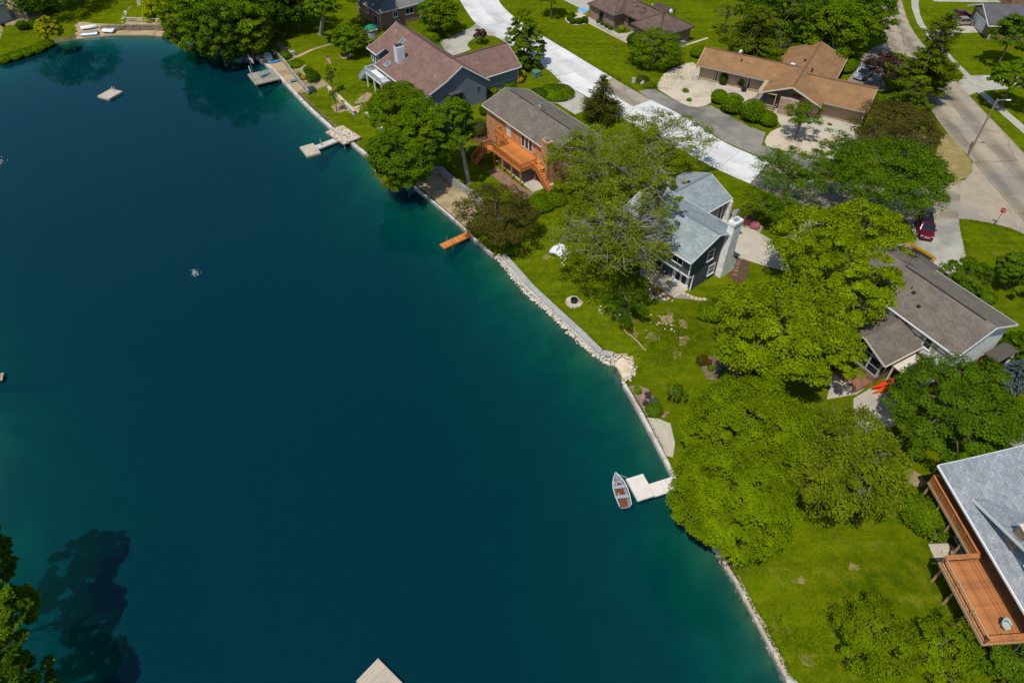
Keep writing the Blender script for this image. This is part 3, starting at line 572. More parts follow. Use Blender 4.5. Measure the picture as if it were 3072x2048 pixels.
def slab3(pts, th):
    """roof plane: pts[0]->pts[1] is the eave; metre UVs along the eave and up the slope"""
    P = [Vector(p) for p in pts]; n = len(P); nor = Vector((0, 0, 0))
    for i in range(n): nor += (P[i] - P[0]).cross(P[(i + 1) % n] - P[0])
    nor.normalize(); u = (P[1] - P[0]).normalized()
    if nor.z < 0: nor = -nor
    v = nor.cross(u)
    return P, nor, u, v, th
class Roof:
    def __init__(s): s.v = []; s.f = []; s.uv = []
    def plane(s, pts, th=0.16):
        P, nor, u, v, th = slab3(pts, th); n = len(P); a = Vector((0, 0, 0))
        for i in range(n): a += (P[i] - P[0]).cross(P[(i + 1) % n] - P[0])
        if a.dot(nor) < 0: P = [P[0]] + P[:0:-1]
        b = len(s.v); o = P[0]; dn = nor * -th
        s.v += [tuple(p) for p in P] + [tuple(p + dn) for p in P]
        def uvp(p): return ((p - o).dot(u), (p - o).dot(v))
        s.f.append(tuple(b + i for i in range(n))); s.uv += [uvp(p) for p in P]
        s.f.append(tuple(b + n + i for i in range(n - 1, -1, -1))); s.uv += [uvp(P[i]) for i in range(n - 1, -1, -1)]
        for i in range(n):
            j = (i + 1) % n; s.f.append((b + j, b + i, b + n + i, b + n + j)); s.uv += [uvp(P[j]), uvp(P[i]), uvp(P[i]), uvp(P[j])]
        return s
    def build(s, mat, parent, name='roof'):
        me = bpy.data.meshes.new(name); me.from_pydata(s.v, [], s.f); l = me.uv_layers.new(name='UVMap')
        l.data.foreach_set('uv', [c for q in s.uv for c in q]); me.update(); return put(name, me, mat, parent)

FACE = {'v0': (0.0, (0, -1)), 'vW': (math.pi, (0, 1)), 'u0': (-math.pi / 2, (-1, 0)), 'uL': (math.pi / 2, (1, 0))}
def window(root, face, pos, at, z0, w, h, frame=W_WHITE, style='pane', glass=GLASS, sill=True, ft=0.09):
    """face: which way the wall looks; pos: where the wall plane is; at: centre along the wall"""
    rz = FACE[face][0]; loc = (at, pos, z0) if face[0] == 'v' else (pos, at, z0)
    m = MB(); m.box(-w / 2, w / 2, -.05, .03, 0, ft); m.box(-w / 2, w / 2, -.05, .03, h - ft, h)
    m.box(-w / 2, -w / 2 + ft, -.048, .03, ft, h - ft); m.box(w / 2 - ft, w / 2, -.048, .03, ft, h - ft)
    if style == 'sash': m.box(-w / 2 + ft, w / 2 - ft, -.035, .03, h / 2 - .03, h / 2 + .03)
    if style == 'slide': m.box(-.035, .035, -.035, .03, ft, h - ft)
    if style == 'four':
        for k in (-.25, 0, .25): m.box(w * k - .03, w * k + .03, -.035, .03, ft, h - ft)
    f = m.build('window', frame, root, loc, rz)
    MB().box(-w / 2 + ft, w / 2 - ft, -.02, .02, ft, h - ft).build('pane', glass, f)
    if sill: MB().box(-w / 2 - .06, w / 2 + .06, -.11, 0, -.07, -.003).build('sill', frame, f)
    return f
def door(root, face, pos, at, z0, w, h, frame=W_WHITE, leaf=None, glass=True, name='door', double=False):
    rz = FACE[face][0]; loc = (at, pos, z0) if face[0] == 'v' else (pos, at, z0)
    m = MB(); m.box(-w / 2 - .1, -w / 2, -.06, .03, 0, h); m.box(w / 2, w / 2 + .1, -.06, .03, 0, h); m.box(-w / 2 - .1, w / 2 + .1, -.06, .03, h, h + .1)
    f = m.build(name, frame, root, loc, rz); leaf = leaf or frame
    for k in ((-.25, .25) if double else (0,)):
        ww = w / 2 if double else w; x = k * w
        d = MB().box(x - ww / 2 + .01, x + ww / 2 - .01, -.03, .02, .02, h - .01).build('door_leaf', leaf, f)
        if glass: MB().box(x - ww / 2 + .16, x + ww / 2 - .16, -.045, -.02, .3 if double else h * .45, h - .16).build('pane', GLASS, d)
        MB().box(x + ww / 2 - .12, x + ww / 2 - .07, -.08, -.03, h * .46, h * .5).build('handle', M_DARK, d)
    return f
def walls_gable(L, W, he, hr, ov, u0=0.0, th=0.16, ovu=None):
    ovu = ov if ovu is None else ovu; k = (hr - he) / (W / 2); zt = he + k * ov - th * 1.1
    m = MB(); m.extrude([(u0 + ovu, ov, -.3), (u0 + ovu, W - ov, -.3), (u0 + ovu, W - ov, zt), (u0 + ovu, W / 2, hr - th * 1.15), (u0 + ovu, ov, zt)], (L - 2 * ovu, 0, 0)); return m
def gable_trim(root, L, W, he, hr, mat, u0=0.0, ends=(0, 1), gut=True, eaves=(0, 1)):
    for e in ends:
        u = u0 + (L + .03 if e else -.03)
        MB().beam((u, -.02, he - .11), (u, W / 2 - .02, hr - .115), .05, .2).build('fascia', mat, root); MB().beam((u, W + .02, he - .11), (u, W / 2 + .02, hr - .115), .05, .2).build('fascia', mat, root)
    if gut:
        for e in eaves:
            v = W + .07 if e else -.07; MB().box(u0, u0 + L, v - .06, v + .06, he - .2, he - .06).build('gutter', mat, root)
def ridge_cap(root, pts, mat, w=.3):
    for a, b in zip(pts, pts[1:]): MB().beam(Vector(a) + Vector((0, 0, .02)), Vector(b) + Vector((0, 0, .02)), w, .06).build('ridge_cap', mat, root)
def siding(root, x0, x1, y, z0, z1, mat, step=.2, face='v0'):
    m = MB(); z = z0
    while z < z1 - .02:
        if face == 'v0': m.box(x0, x1, y - .016, y, z, z + .022)
        else: m.box(y, y + .016, x0, x1, z, z + .022)
        z += step
    o = m.build('siding_laps', mat, root); tag(o, kind='stuff'); return o
def vent(root, x, y, z, mat=None, r=.12, h=.35):
    return MB().cyl(x, y, z - .1, z + h, r, r, 8).build('roof_vent', mat or M_GALV, root)
def boxvent(root, x, y, z, mat=M_DARK, w=.35):
    return MB().box(x - w / 2, x + w / 2, y - w / 2, y + w / 2, z - .15, z + .22).build('roof_vent', mat, root)
def dish(root, x, y, z, rz=0.6):
    d = MB(); secs = []
    for r, zz in ((0.02, 0), (.18, .03), (.33, .1)): secs.append([(r * math.cos(t), zz - .12, r * 1.2 * math.sin(t) + .55) for t in np.linspace(0, 2 * math.pi, 13)[:-1]])
    d.loft(secs, caps=False); o = d.build('satellite_dish', W_WHITE, root, (x, y, z), rz)
    MB().tube([(0, .05, -.25), (0, .05, .35), (0, -.1, .55)], .025, 5).build('mount', M_GALV, o); return o
def railing(root, pts, z, h=.95, mat=WD_BROWN, post=.09, gap=.13, name='railing', bal=.04, cap=.14, postgap=1.9):
    """rail along a path (house frame): rails, posts as parts, the thin balusters as one part"""
    fr = MB(); bl = MB(); posts = []
    for a, b in zip(pts, pts[1:]):
        a, b = Vector((*a, z) if len(a) == 2 else a), Vector((*b, z) if len(b) == 2 else b); d = b - a; n = max(1, round(d.length / postgap))
        fr.beam(a + Vector((0, 0, h)), b + Vector((0, 0, h)), cap, .05); fr.beam(a + Vector((0, 0, .12)), b + Vector((0, 0, .12)), .05, .07)
        posts += [a.lerp(b, i / n) for i in range(n + 1)]; k = int(d.length / gap)
        for i in range(1, k): q = a.lerp(b, i / k); bl.box(q.x - bal / 2, q.x + bal / 2, q.y - bal / 2, q.y + bal / 2, q.z + .14, q.z + h - .02)
    r = fr.build(name, mat, root); tag(bl.build('balusters', mat, r), kind='stuff'); first = None; seen = []
    for p in posts:
        if any((p - s_).length < .2 for s_ in seen): continue
        seen.append(p)
        if first is None: first = MB().box(-post / 2, post / 2, -post / 2, post / 2, -.05, h + .1).build('rail_post', mat, r, p)
        else: again(first, r, p)
    return r
def boards(root, u0, u1, v0, v1, z, along='u', w=.145, gap=.012, mat=WD_ORANGE, th=.035, name='plank'):
    first = None; a, b = (v0, v1) if along == 'u' else (u0, u1); n = max(1, round((b - a) / (w + gap))); st = (b - a) / n; L = (u1 - u0) if along == 'u' else (v1 - v0)
    for i in range(n):
        c = a + st * (i + .5); loc = (u0, c, z) if along == 'u' else (c, v0, z); rot = (0, 0, 0) if along == 'u' else (0, 0, math.pi / 2)
        if first is None: first = MB().box(0, L, -st / 2 + gap / 2, st / 2 - gap / 2, -th, 0).build(name, mat, root, loc); first.rotation_euler = rot
        else: again(first, root, (loc[0], loc[1], z + random.uniform(-.004, .004)), rot)
def chimney(root, u0, u1, v0, v1, z0, z1, mat, capmat=M_GALV, crown=True):
    c = MB().box(u0, u1, v0, v1, z0, z1).build('chimney', mat, root)
    if crown: MB().box(u0 - .09, u1 + .09, v0 - .09, v1 + .09, z1 - .3, z1 - .02).build('corbel', mat, c)
    MB().box((u0 + u1) / 2 - .3, (u0 + u1) / 2 + .3, (v0 + v1) / 2 - .25, (v0 + v1) / 2 + .25, z1 + .12, z1 + .2).build('chimney_cap', capmat, c)
    MB().box((u0 + u1) / 2 - .2, (u0 + u1) / 2 + .2, (v0 + v1) / 2 - .16, (v0 + v1) / 2 + .16, z1 - .05, z1 + .13).build('flue', M_DARK, c); return c

# --- slate-blue house in the middle of the picture
def house_a():
    h = thing('house', 'slate blue two-storey house with blue-grey shingles and whitewashed brick chimney', 'house', (12.58, 70.57, LAND), R(-50.8))
    L, W, he, hr = 12.0, 9.0, 5.4, 7.2; th = .16; k = (hr - he) / (W / 2)
    r = Roof(); r.plane([(0, 0, he), (L, 0, he), (L, W / 2, hr), (0, W / 2, hr)]); r.plane([(0, W, he), (L, W, he), (L, W / 2, hr), (0, W / 2, hr)])
    r.build(RF_BLUE, h); ridge_cap(h, [(0, W / 2, hr), (L, W / 2, hr)], RF_BLUE)
    m = MB(); zt = lambda v: he + k * min(v, W - v) - th * 1.1
    m.extrude([(.5, .75, 2.65), (.5, W - .5, 2.65), (.5, W - .5, zt(.5)), (.5, W / 2, hr - .2), (.5, .75, zt(.75))], (L - 1, 0, 0)); m.build('upper_wall', W_SLATE, h)
    MB().box(.5, L - .5, 1.75, W - .5, -.3, 2.648).build('lower_wall', W_SLATE, h)
    siding(h, .5, L - .5, .75, 2.9, zt(.75), W_SIDE); siding(h, .5, L - .5, 1.75, .1, 2.6, W_SIDE)
    m = MB(); z = .1
    while z < 6.9:
        a = 1.76 if z < 2.6 else .76; b = W - .5
        if z > zt(.75): q = (z + .3 - he) / k; a, b = max(a, q), min(b, W - q)
        if b > a + .2: m.box(L - .5, L - .482, a, b, z, z + .024)
        z += .2
    tag(m.build('siding_laps', W_SIDE, h), kind='stuff')
    gable_trim(h, L, W, he, hr, W_WHITE)
    MB().box(.45, L - .42, .70, .78, 2.5, 2.72).build('band_board', W_WHITE, h)
    for v, z0, z1 in ((.72, 2.72, 5.4), (1.72, 0, 2.5)): MB().box(L - .56, L - .43, v - .02, v + .12, z0, z1 - .1).build('corner_board', W_WHITE, h)
    MB().tube([(L - .35, -.02, 5.25), (L - .38, .62, 5.0), (L - .38, .64, 2.6), (L - .38, 1.6, 2.3), (L - .38, 1.62, .1)], .05, 6).build('downspout', W_WHITE, h)
    window(h, 'v0', .75, 9.6, 3.55, 1.6, 1.05, style='slide'); window(h, 'v0', .75, 5.0, 3.4, 1.4, 1.25, style='slide')
    door(h, 'v0', 1.75, 9.9, .05, 1.9, 2.15, double=True, name='french_door'); window(h, 'v0', 1.75, 6.4, .5, 1.2, 1.6, style='sash')
    for u in (8.75, 11.05): MB().box(u - .07, u + .07, 1.66, 1.76, 0, 2.5).build('pilaster', W_WHITE, h)
    window(h, 'uL', L - .48, 4.3, 3.35, 1.2, 1.5, style='sash', ft=.13); window(h, 'uL', L - .48, 5.2, .75, 1.2, 1.5, style='sash', ft=.13)
    ch = MB(); ch.extrude([(L - .5, 6.3, -.3), (L - .5, 9.0, -.3), (L - .5, 8.9, 1.6), (L - .5, 7.9, 2.6), (L - .5, 7.8, 7.9), (L - .5, 6.4, 7.9), (L - .5, 6.3, 2.5)], (.85, 0, 0)); c = ch.build('chimney', BR_WHITE, h)
    MB().box(L - .56, L + .43, 6.3, 7.9, 7.6, 7.95).build('corbel', BR_WHITE, c); MB().box(L - .3, L + .15, 6.8, 7.4, 8.1, 8.16).build('chimney_cap', M_GALV, c); MB().box(L - .22, L + .07, 6.9, 7.3, 7.9, 8.1).build('flue', M_DARK, c)
    # garage wing towards the street
    u0, u1, v1, e2, r2 = -2.9, 5.2, 16.5, 3.4, 5.2; um = (u0 + u1) / 2
    g = Roof(); g.plane([(u1, 6.5, e2), (u1, v1, e2), (um, v1, r2), (um, 6.5, r2)]); g.plane([(u0, 6.5, e2), (u0, v1, e2), (um, v1, r2), (um, 6.5, r2)]); g.build(RF_BLUE, h, 'garage_roof')
    ridge_cap(h, [(um, 8.4, r2), (um, v1, r2)], RF_BLUE)
    w = MB(); w.extrude([(u0 + .4, 8, -.3), (u1 - .4, 8, -.3), (u1 - .4, 8, e2 - .05), (um, 8, r2 - .2), (u0 + .4, 8, e2 - .05)], (0, v1 - 8.4, 0)); w.build('garage_wall', W_SLATE, h)
    for ue in (u0, u1): MB().beam((ue, v1 + .03, e2 - .1), (um, v1 + .03, r2 - .1), .05, .2).build('fascia', W_WHITE, h)
    MB().box(u1 + .01, u1 + .13, 9.0, v1, e2 - .2, e2 - .07).build('gutter', W_WHITE, h)
    MB().box(u1 - .9, u1 + .35, v1 - .5, v1 - .1, -.3, e2 - .25).build('brick_pier', BR_WHITE, h)
    gd = MB().box(u1 - .40, u1 - .34, 9.6, 14.2, .05, 2.5).build('garage_door', W_LGREY, h)
    for z in (.65, 1.25, 1.85): MB().box(u1 - .338, u1 - .33, 9.7, 14.1, z, z + .04).build('panel_groove', W_SIDE, gd)
    MB().box(u1 - .41, u1 - .30, 14.35, 14.5, 0, 2.6).build('door_trim', W_WHITE, h); MB().box(u1 - .41, u1 - .30, 15.3, 15.45, 0, 2.6).build('door_trim', W_WHITE, h)
    boxvent(h, .6, 12.8, 4.95); vent(h, 3.5, 7.2, 6.1, M_DARK, .07)
    return h
house_a()

# --- orange brick house with the big orange deck
def house_b():
    h = thing('house', 'orange brick house with taupe gable roof and orange deck', 'house', (-4.49, 98.81, LAND), R(-54.6))
    L, W, he, hr = 17.0, 8.6, 5.25, 6.75
    r = Roof(); r.plane([(0, 0, he), (L, 0, he), (L, W / 2, hr), (0, W / 2, hr)]); r.plane([(0, W, he), (L, W, he), (L, W / 2, hr), (0, W / 2, hr)]); r.build(RF_TAUPE, h)
    ridge_cap(h, [(1.2, W / 2, hr), (7.2, W / 2, hr)], M_DARK, .12); ridge_cap(h, [(8.4, W / 2, hr), (15.5, W / 2, hr)], M_DARK, .12)
    walls_gable(L, W, he, hr, .45).build('wall', BR_ORANGE, h); gable_trim(h, L, W, he, hr, W_CREAM)
    door(h, 'v0', .45, 6.3, 2.7, .95, 2.05, W_CREAM, W_CREAM, glass=False)
    for u in (9.9, 10.8, 11.7): window(h, 'v0', .45, u, 2.75, .9, 1.95, W_WHITE, sill=False)
    window(h, 'v0', .45, 9.0, .3, 1.6, 1.6, W_CREAM, 'slide'); window(h, 'v0', .45, 12.5, .1, 1.8, 2.0, W_CREAM, 'slide')
    chimney(h, 15.2, 16.5, -.35, .6, -.2, 6.6, BR_ORANGE, M('blue_cap', (.10, .16, .25), rough=.4)); chimney(h, 8.0, 8.7, 4.4, 5.1, 6.3, 7.3, BR_MIX, M('blue_cap', (.1, .16, .25)), False)
    vent(h, 3.2, 6.9, 5.9, M_GALV, .08)
    d = thing('deck', 'orange stained raised deck with railings behind the orange brick house', 'deck', (-4.49, 98.81, LAND), R(-54.6)); z = 2.65
    boards(d, 7.9, 14.7, -3.5, .4, z, 'u'); boards(d, 4.4, 7.88, -.7, .4, z, 'u'); boards(d, 14.72, 16.2, -.8, -.36, z, 'u')
    m = MB(); m.box(7.85, 14.75, -3.55, -3.48, z - .32, z - .04); m.box(7.85, 7.92, -3.48, -.7, z - .32, z - .04); m.box(14.68, 14.75, -3.48, .4, z - .32, z - .04); m.box(4.35, 7.9, -.75, -.68, z - .32, z - .04); m.build('rim_joist', WD_ORANGE, d)
    for u, v in ((14.6, -3.4), (12.4, -3.4), (10.2, -3.4), (8.1, -3.4), (14.6, -.85), (6.2, -.6), (4.5, -.6)): MB().box(u - .08, u + .08, v - .08, v + .08, -.1, z - .05).build('post', WD_ORANGE, d)
    railing(d, [(7.9, -1.0), (7.9, -2.2)], z, .95, WD_ORANGE); railing(d, [(7.9, -3.48), (14.7, -3.48), (14.7, -.8)], z, .95, WD_ORANGE)
    railing(d, [(6.6, -.7), (4.4, -.7), (4.4, .4)], z, .95, WD_ORANGE)
    # stair down towards the lake with a landing
    for i in range(5): MB().box(7.6 - i * .28, 7.88 - i * .28, -3.45, -2.3, z - .2 - i * .19, z - .15 - i * .19).build('tread', WD_ORANGE, d)
    boards(d, 5.2, 6.5, -3.6, -2.2, 1.7, 'u'); MB().box(5.2, 6.5, -3.62, -3.55, 1.4, 1.7).build('rim_joist', WD_ORANGE, d)
    for i in range(7): MB().box(5.2, 6.5, -3.9 - i * .28, -3.62 - i * .28, 1.46 - i * .22, 1.51 - i * .22).build('tread', WD_ORANGE, d)
    railing(d, [(5.2, -2.2, 1.7), (5.2, -3.6, 1.7), (5.2, -5.5, .05)], 0, .9, WD_ORANGE, postgap=1.6); railing(d, [(6.5, -3.6, 1.7), (6.5, -5.5, .05)], 0, .9, WD_ORANGE, postgap=1.6)
    # stair on the far end
    for i in range(12): MB().box(16.2 + i * .27, 16.47 + i * .27, -1.9, -.8, z - .25 - i * .2, z - .2 - i * .2).build('tread', WD_ORANGE, d)
    railing(d, [(14.8, -1.9), (16.2, -1.9), (19.3, -1.9, .35)], z, .9, WD_ORANGE)
    boards(d, 14.76, 16.2, -1.9, -.82, z, 'u')
    return h
house_b()

# --- mauve-roofed house with the skylights
def house_c():
    o = U(1189, 65, LAND + 7.3); h = thing('house', 'blue-grey house with wide mauve shingle roof, skylights and garage wing', 'house', (o.x, o.y, LAND), R(-54.8))
    L = 21.4; hr = 7.3
    prof = lambda v: hr + (.56 * v if v > -3 else -1.68 + .40 * (v + 3)) if v < 0 else hr - .72 * v
    r = Roof(); P = lambda u, v, dz=0: (u, v, prof(v) + dz)
    r.plane([P(0, -3), P(L, -3), P(L, 0), P(0, 0)]); r.plane([P(0, 5.0), P(L, 5.0), P(L, 0), P(0, 0)])
    for u0, u1, v in ((0, 3.6, -6.2), (3.6, 5.6, -4.6), (5.6, L, -7.7)): r.plane([P(u0, v), P(u1, v), P(u1, -3), P(u0, -3)])
    r.build(RF_MAUVE, h); ridge_cap(h, [P(.8, 0), P(L - 3, 0)], M('dark_ridge_vent', (.06, .04, .035)), .16)  # dark brown vent strip along the main ridge
    w = MB(); f = lambda v: prof(v) - .2
    def sec(u, du, v0, v1): w.extrude([(u, v0, -.3), (u, v1, -.3), (u, v1, f(v1))] + [(u, v, f(v)) for v in (0, -3) if v0 < v < v1] + [(u, v0, f(v0))], (du, 0, 0))
    sec(.4, 3.0, -5.8, 4.6); sec(3.4, 2.4, -3.6, 4.6); sec(5.8, L - 6.2, -7.2, 4.6); w.build('wall', W_BLUE, h)
    fa = lambda p, q: MB().beam((p[0], p[1], prof(p[1]) - .12), (q[0], q[1], prof(q[1]) - .12), .05, .2).build('fascia', W_WHITE, h)
    for u in (-.03, L + .03):
        vs = (-6.2, -3, 0) if u < 0 else (-7.7, -3, 0)
        for a, b in zip(vs, vs[1:]): fa((u, a), (u, b))
        fa((u, 5), (u, .02))
    fa((5.57, -7.7), (5.57, -4.6)); fa((3.63, -6.2), (3.63, -4.6))
    for a, b, v in ((0, 3.6, -6.2), (5.6, L, -7.7)): MB().box(a, b, v - .13, v - .01, prof(v) - .2, prof(v) - .06).build('gutter', W_WHITE, h)
    for u in (.9, 1.7, 2.5, 3.1): window(h, 'v0', -5.8, u, 2.2, .7, 1.6, W_WHITE, sill=False)
    window(h, 'v0', -3.6, 4.4, 2.8, 1.1, 1.7, W_WHITE, sill=False)
    for u, v in ((5.9, -1.9), (8.2, -6.2)):
        s = MB().beam((u - .3, v + .3, prof(v + .3) + .08), (u + .3 - .6, v - .75, prof(v - .75) + .08), 1.1, .12).build('skylight', W_LGREY, h); MB().beam((u - .3, v + .2, prof(v + .2) + .15), (u - .3, v - .62, prof(v - .62) + .15), .8, .03).build('pane', M('skylight_glass', (.10, .17, .16), rough=.1, spec=.6), s)
    c = MB().box(8.6, 9.8, -5.3, -3.9, 4.2, 7.3).build('chimney', M('grey_white_siding', (.55, .57, .60), rough=.7), h)
    for v in (-5.0, -4.35): MB().box(8.9, 9.5, v - .2, v + .25, 7.3, 7.62).build('flue_cap', M('rust_flue', (.06, .045, .04)), c)
    vent(h, 2.2, -1.3, prof(-1.3), M('cream_vent', (.6, .55, .42)), .1); vent(h, 19, -3.6, prof(-3.6), M('cream_vent', (.6, .55, .42)), .1)
    door(h, 'uL', L - .4, -5.4, .2, .95, 2.1); b = MB().box(L - .45, L + .35, -2.6, -.3, 1.2, 3.2).build('bay_window', M('bay_frame', (.05, .05, .055)), h)
    MB().box(L + .34, L + .37, -2.4, -.5, 1.35, 2.7).build('pane', GLASS, b); MB().box(L - .4, L + .5, -2.7, -.2, 3.2, 3.35).build('bay_roof', RF_CHAR, b)
    window(h, 'uL', L - .4, 3.1, 2.1, .6, .8, W_BLUE, sill=False)
    # deck and stair on the lake side
    d = MB().box(5.0, 10.5, -9.3, -7.2, 2.4, 2.55).build('balcony_deck', W_WHITE, h)
    for u in (5.1, 7.8, 10.4): MB().box(u - .09, u + .09, -9.25, -9.07, -.6, 2.4).build('deck_post', W_WHITE, h)
    railing(h, [(5.0, -7.2), (5.0, -9.25), (10.5, -9.25), (10.5, -7.2)], 2.55, .95, M('grey_rail', (.48, .5, .52)))
    for i in range(11): MB().box(4.72 - i * .27, 4.98 - i * .27, -9.2, -8.1, 2.25 - i * .21, 2.3 - i * .21).build('stair_tread', W_LGREY, h)
    railing(h, [(5.0, -9.25, 2.5), (2.0, -9.25, .1)], 0, .95, M('grey_rail', (.48, .5, .52))); railing(h, [(5.0, -8.05, 2.5), (2.0, -8.05, .1)], 0, .95, M('grey_rail', (.48, .5, .52)))
    # garage wing
    g = thing('garage_wing', 'garage', 'wing'); del g['label']; del g['category']
    g.parent = h; ow = Vector((-6.81 - o.x, 110.75 - o.y, 0)); a = R(54.8); g.location = (ow.x * math.cos(a) - ow.y * math.sin(a), ow.x * math.sin(a) + ow.y * math.cos(a), 0); g.rotation_euler = (0, 0, R(90))
    Lw, Ww, e2, r2 = 10.3, 8.6, 3.1, 5.7; r = Roof(); r.plane([(-1.5, 0, e2), (Lw, 0, e2), (Lw, Ww / 2, r2), (-1.5, Ww / 2, r2)]); r.plane([(-1.5, Ww, e2), (Lw, Ww, e2), (Lw, Ww / 2, r2), (-1.5, Ww / 2, r2)]); r.build(RF_MAUVE, g)
    ridge_cap(g, [(-1, Ww / 2, r2), (Lw - .2, Ww / 2, r2)], RF_MAUVE, .35)
    walls_gable(Lw + 1.5, Ww, e2, r2, .4, -1.5).build('wall', W_BLUE, g); gable_trim(g, Lw + 1.5, Ww, e2, r2, W_WHITE, -1.5, ends=(1,))
    MB().box(Lw - .44, Lw - .36, .34, .46, 0, e2 - .1).build('corner_board', W_WHITE, g)
    door(g, 'v0', .4, .9, .25, .9, 2.05); MB().box(.3, 1.6, -.6, .38, -.1, .2).build('step', BR_ORANGE, g)
    ac = MB().box(-.75, -.25, .05, .38, .6, 1.5).build('electric_meter', W_LGREY, g)
house_c()

# --- dark red brick house at the top
def house_d():
    h = thing('house', 'dark red brick house with slate grey hip roof near the top edge', 'house', (*U(1135.5, 39.5, LAND + 3.4).to_2d(), LAND), R(35.6))
    L, W, he = 17.0, 11.0, 3.4; hr = 6.2; k = W / 2
    r = Roof(); r.plane([(0, 0, he), (L, 0, he), (L - k, k, hr), (k, k, hr)]); r.plane([(L, W, he), (0, W, he), (k, k, hr), (L - k, k, hr)]); r.plane([(0, W, he), (0, 0, he), (k, k, hr)]); r.plane([(L, 0, he), (L, W, he), (L - k, k, hr)]); r.build(RF_SLATE, h)
    MB().box(.4, L - .4, .4, W - .4, -.3, he - .05).build('wall', BR_RED, h)
    for a in ((0, L, -.1, 0), (0, L, W, W + .1)): MB().box(*a, he - .2, he - .05).build('gutter', W_WHITE, h)
    MB().box(-.1, 0, 0, W, he - .2, he - .05).build('gutter', W_WHITE, h)
    MB().tube([(.1, .2, he - .2), (.32, .32, he - .5), (.34, .32, .1)], .06, 6).build('downspout', W_WHITE, h)
    window(h, 'v0', .4, 3.7, 1.7, 1.1, 1.1, style='slide'); window(h, 'v0', .4, 6.9, 1.65, 2.0, 1.2, style='slide')
    window(h, 'v0', .4, 4.0, .15, 1.1, .9); window(h, 'v0', .4, 9.8, .15, 1.1, .9); window(h, 'v0', .4, 12.6, 1.65, 1.6, 1.2, style='slide')
    window(h, 'u0', .4, 2.6, .1, 1.8, 2.1, style='slide', sill=False); window(h, 'u0', .4, 6.0, 1.6, 1.2, 1.3, style='sash'); window(h, 'u0', .4, 9.0, 1.6, 1.2, 1.3, style='sash')
house_d()

# --- dark brown hip-roofed ranch at the top
def house_e():
    o = U(1763, 10, LAND + 2.8); h = thing('house', 'brown brick ranch house with dark brown hip roof and blown shingles', 'house', (o.x, o.y, LAND), R(-55.2))
    he = 2.8; Lm = 18.6
    # eave line in house frame: u towards the camera-right, v towards the street side is negative
    r = Roof(); W = 10.5; k = 2.6; hr = 5.2
    A0, A1 = 0.0, 8.2; B0 = 12.5; L = 20.5; n = 2.5; vr = 4.6
    r.plane([(A0, 0, he), (A1, 0, he), (A1 - 3.9, vr, hr), (A0 + 3.9, vr, hr)])
    r.plane([(A1, 0, he), (A1, n, he), (A1 - 3.9 + n * .85, vr, hr), (A1 - 3.9, vr, hr)])
    r.plane([(A1, n, he), (B0, n, he), (B0 + 1.8, vr, hr - .35), (A1 - 3.9 + n * .85, vr, hr)])
    r.plane([(B0, n, he), (B0, 0.3, he), (B0 + 4.2, vr, hr - .02), (B0 + 1.8, vr, hr - .35)])
    r.plane([(B0, .3, he), (L, .3, he), (L - 4.2, vr, hr), (B0 + 4.2, vr, hr)])
    r.plane([(L, .3, he), (L, 9.2, he), (L - 4.2, vr, hr)])
    r.plane([(L, 9.2, he), (A0, 9.2, he), (A0 + 3.9, vr, hr), (L - 4.2, vr, hr)]); r.plane([(A0, 9.2, he), (A0, 0, he), (A0 + 3.9, vr, hr)])
    r.build(RF_BROWN, h)
    ridge_cap(h, [(A0, 0, he), (3.9, vr, hr), (L - 4.2, vr, hr)], RF_ORANGE, .22); ridge_cap(h, [(L, .3, he), (L - 4.2, vr, hr), (L, 9.2, he)], RF_BROWN, .25); ridge_cap(h, [(B0, .3, he), (B0 + 4.2, vr, hr)], RF_BROWN, .25); ridge_cap(h, [(A1, 0, he), (A1 - 3.9, vr, hr)], RF_BROWN, .25)
    MB().prism([(.45, .45), (A1 - .45, .45), (A1 - .45, n + .6), (B0 + .45, n + .6), (B0 + .45, .75), (L - .45, .75), (L - .45, 8.75), (.45, 8.75)], -.3, he - .05).build('wall', BR_BROWN, h)
    for a in ((A0, A1, -.12, 0), (B0, L, .18, .3)): MB().box(*a, he - .2, he - .06).build('gutter', M_GUT, h)
    MB().box(L, L + .12, .3, 9.2, he - .2, he - .06).build('gutter', M_GUT, h); MB().box(A1, B0, n - .12, n, he - .2, he - .06).build('gutter', M_GUT, h)
    for u in (3.6, 4.2): window(h, 'v0', .45, u, .6, .55, 1.6, M_DARK)
    for u in (9.4, 10.3, 11.2): window(h, 'v0', n + .6, u, .7, .8, 1.5, M_DARK, sill=False)
    for v in (2.7, 3.4): window(h, 'uL', L - .45, v, .9, .6, 1.3, W_CREAM)
    for i in range(16):
        u, v = random.uniform(8.6, 13.2), random.uniform(2.9, 4.4); z = he + (v - n) * (hr - he) / (vr - n); MB().box(u - .4, u + .4, v - .09, v + .09, z - .06, z + .02).build('bare_shingle', RF_ORANGE, h)
    vent(h, 12.5, 5.4, 5.0, W_CREAM, .12); boxvent(h, 8, 5.3, 4.95); dish(h, 16.5, 6.4, 4.4)
    p = MB(); p.box(8, 12.5, 9.2, 12.0, 2.7, 2.85); p.build('porch_roof', RF_BROWN, h)
    s = MB()
    for u in (8.05, 9.5, 11, 12.4): s.box(u - .06, u + .06, 11.85, 11.97, -.1, 2.7)
    s.box(8, 12.5, 11.86, 11.96, .7, .78); s.build('porch_screen', M_DARK, h)
house_e()

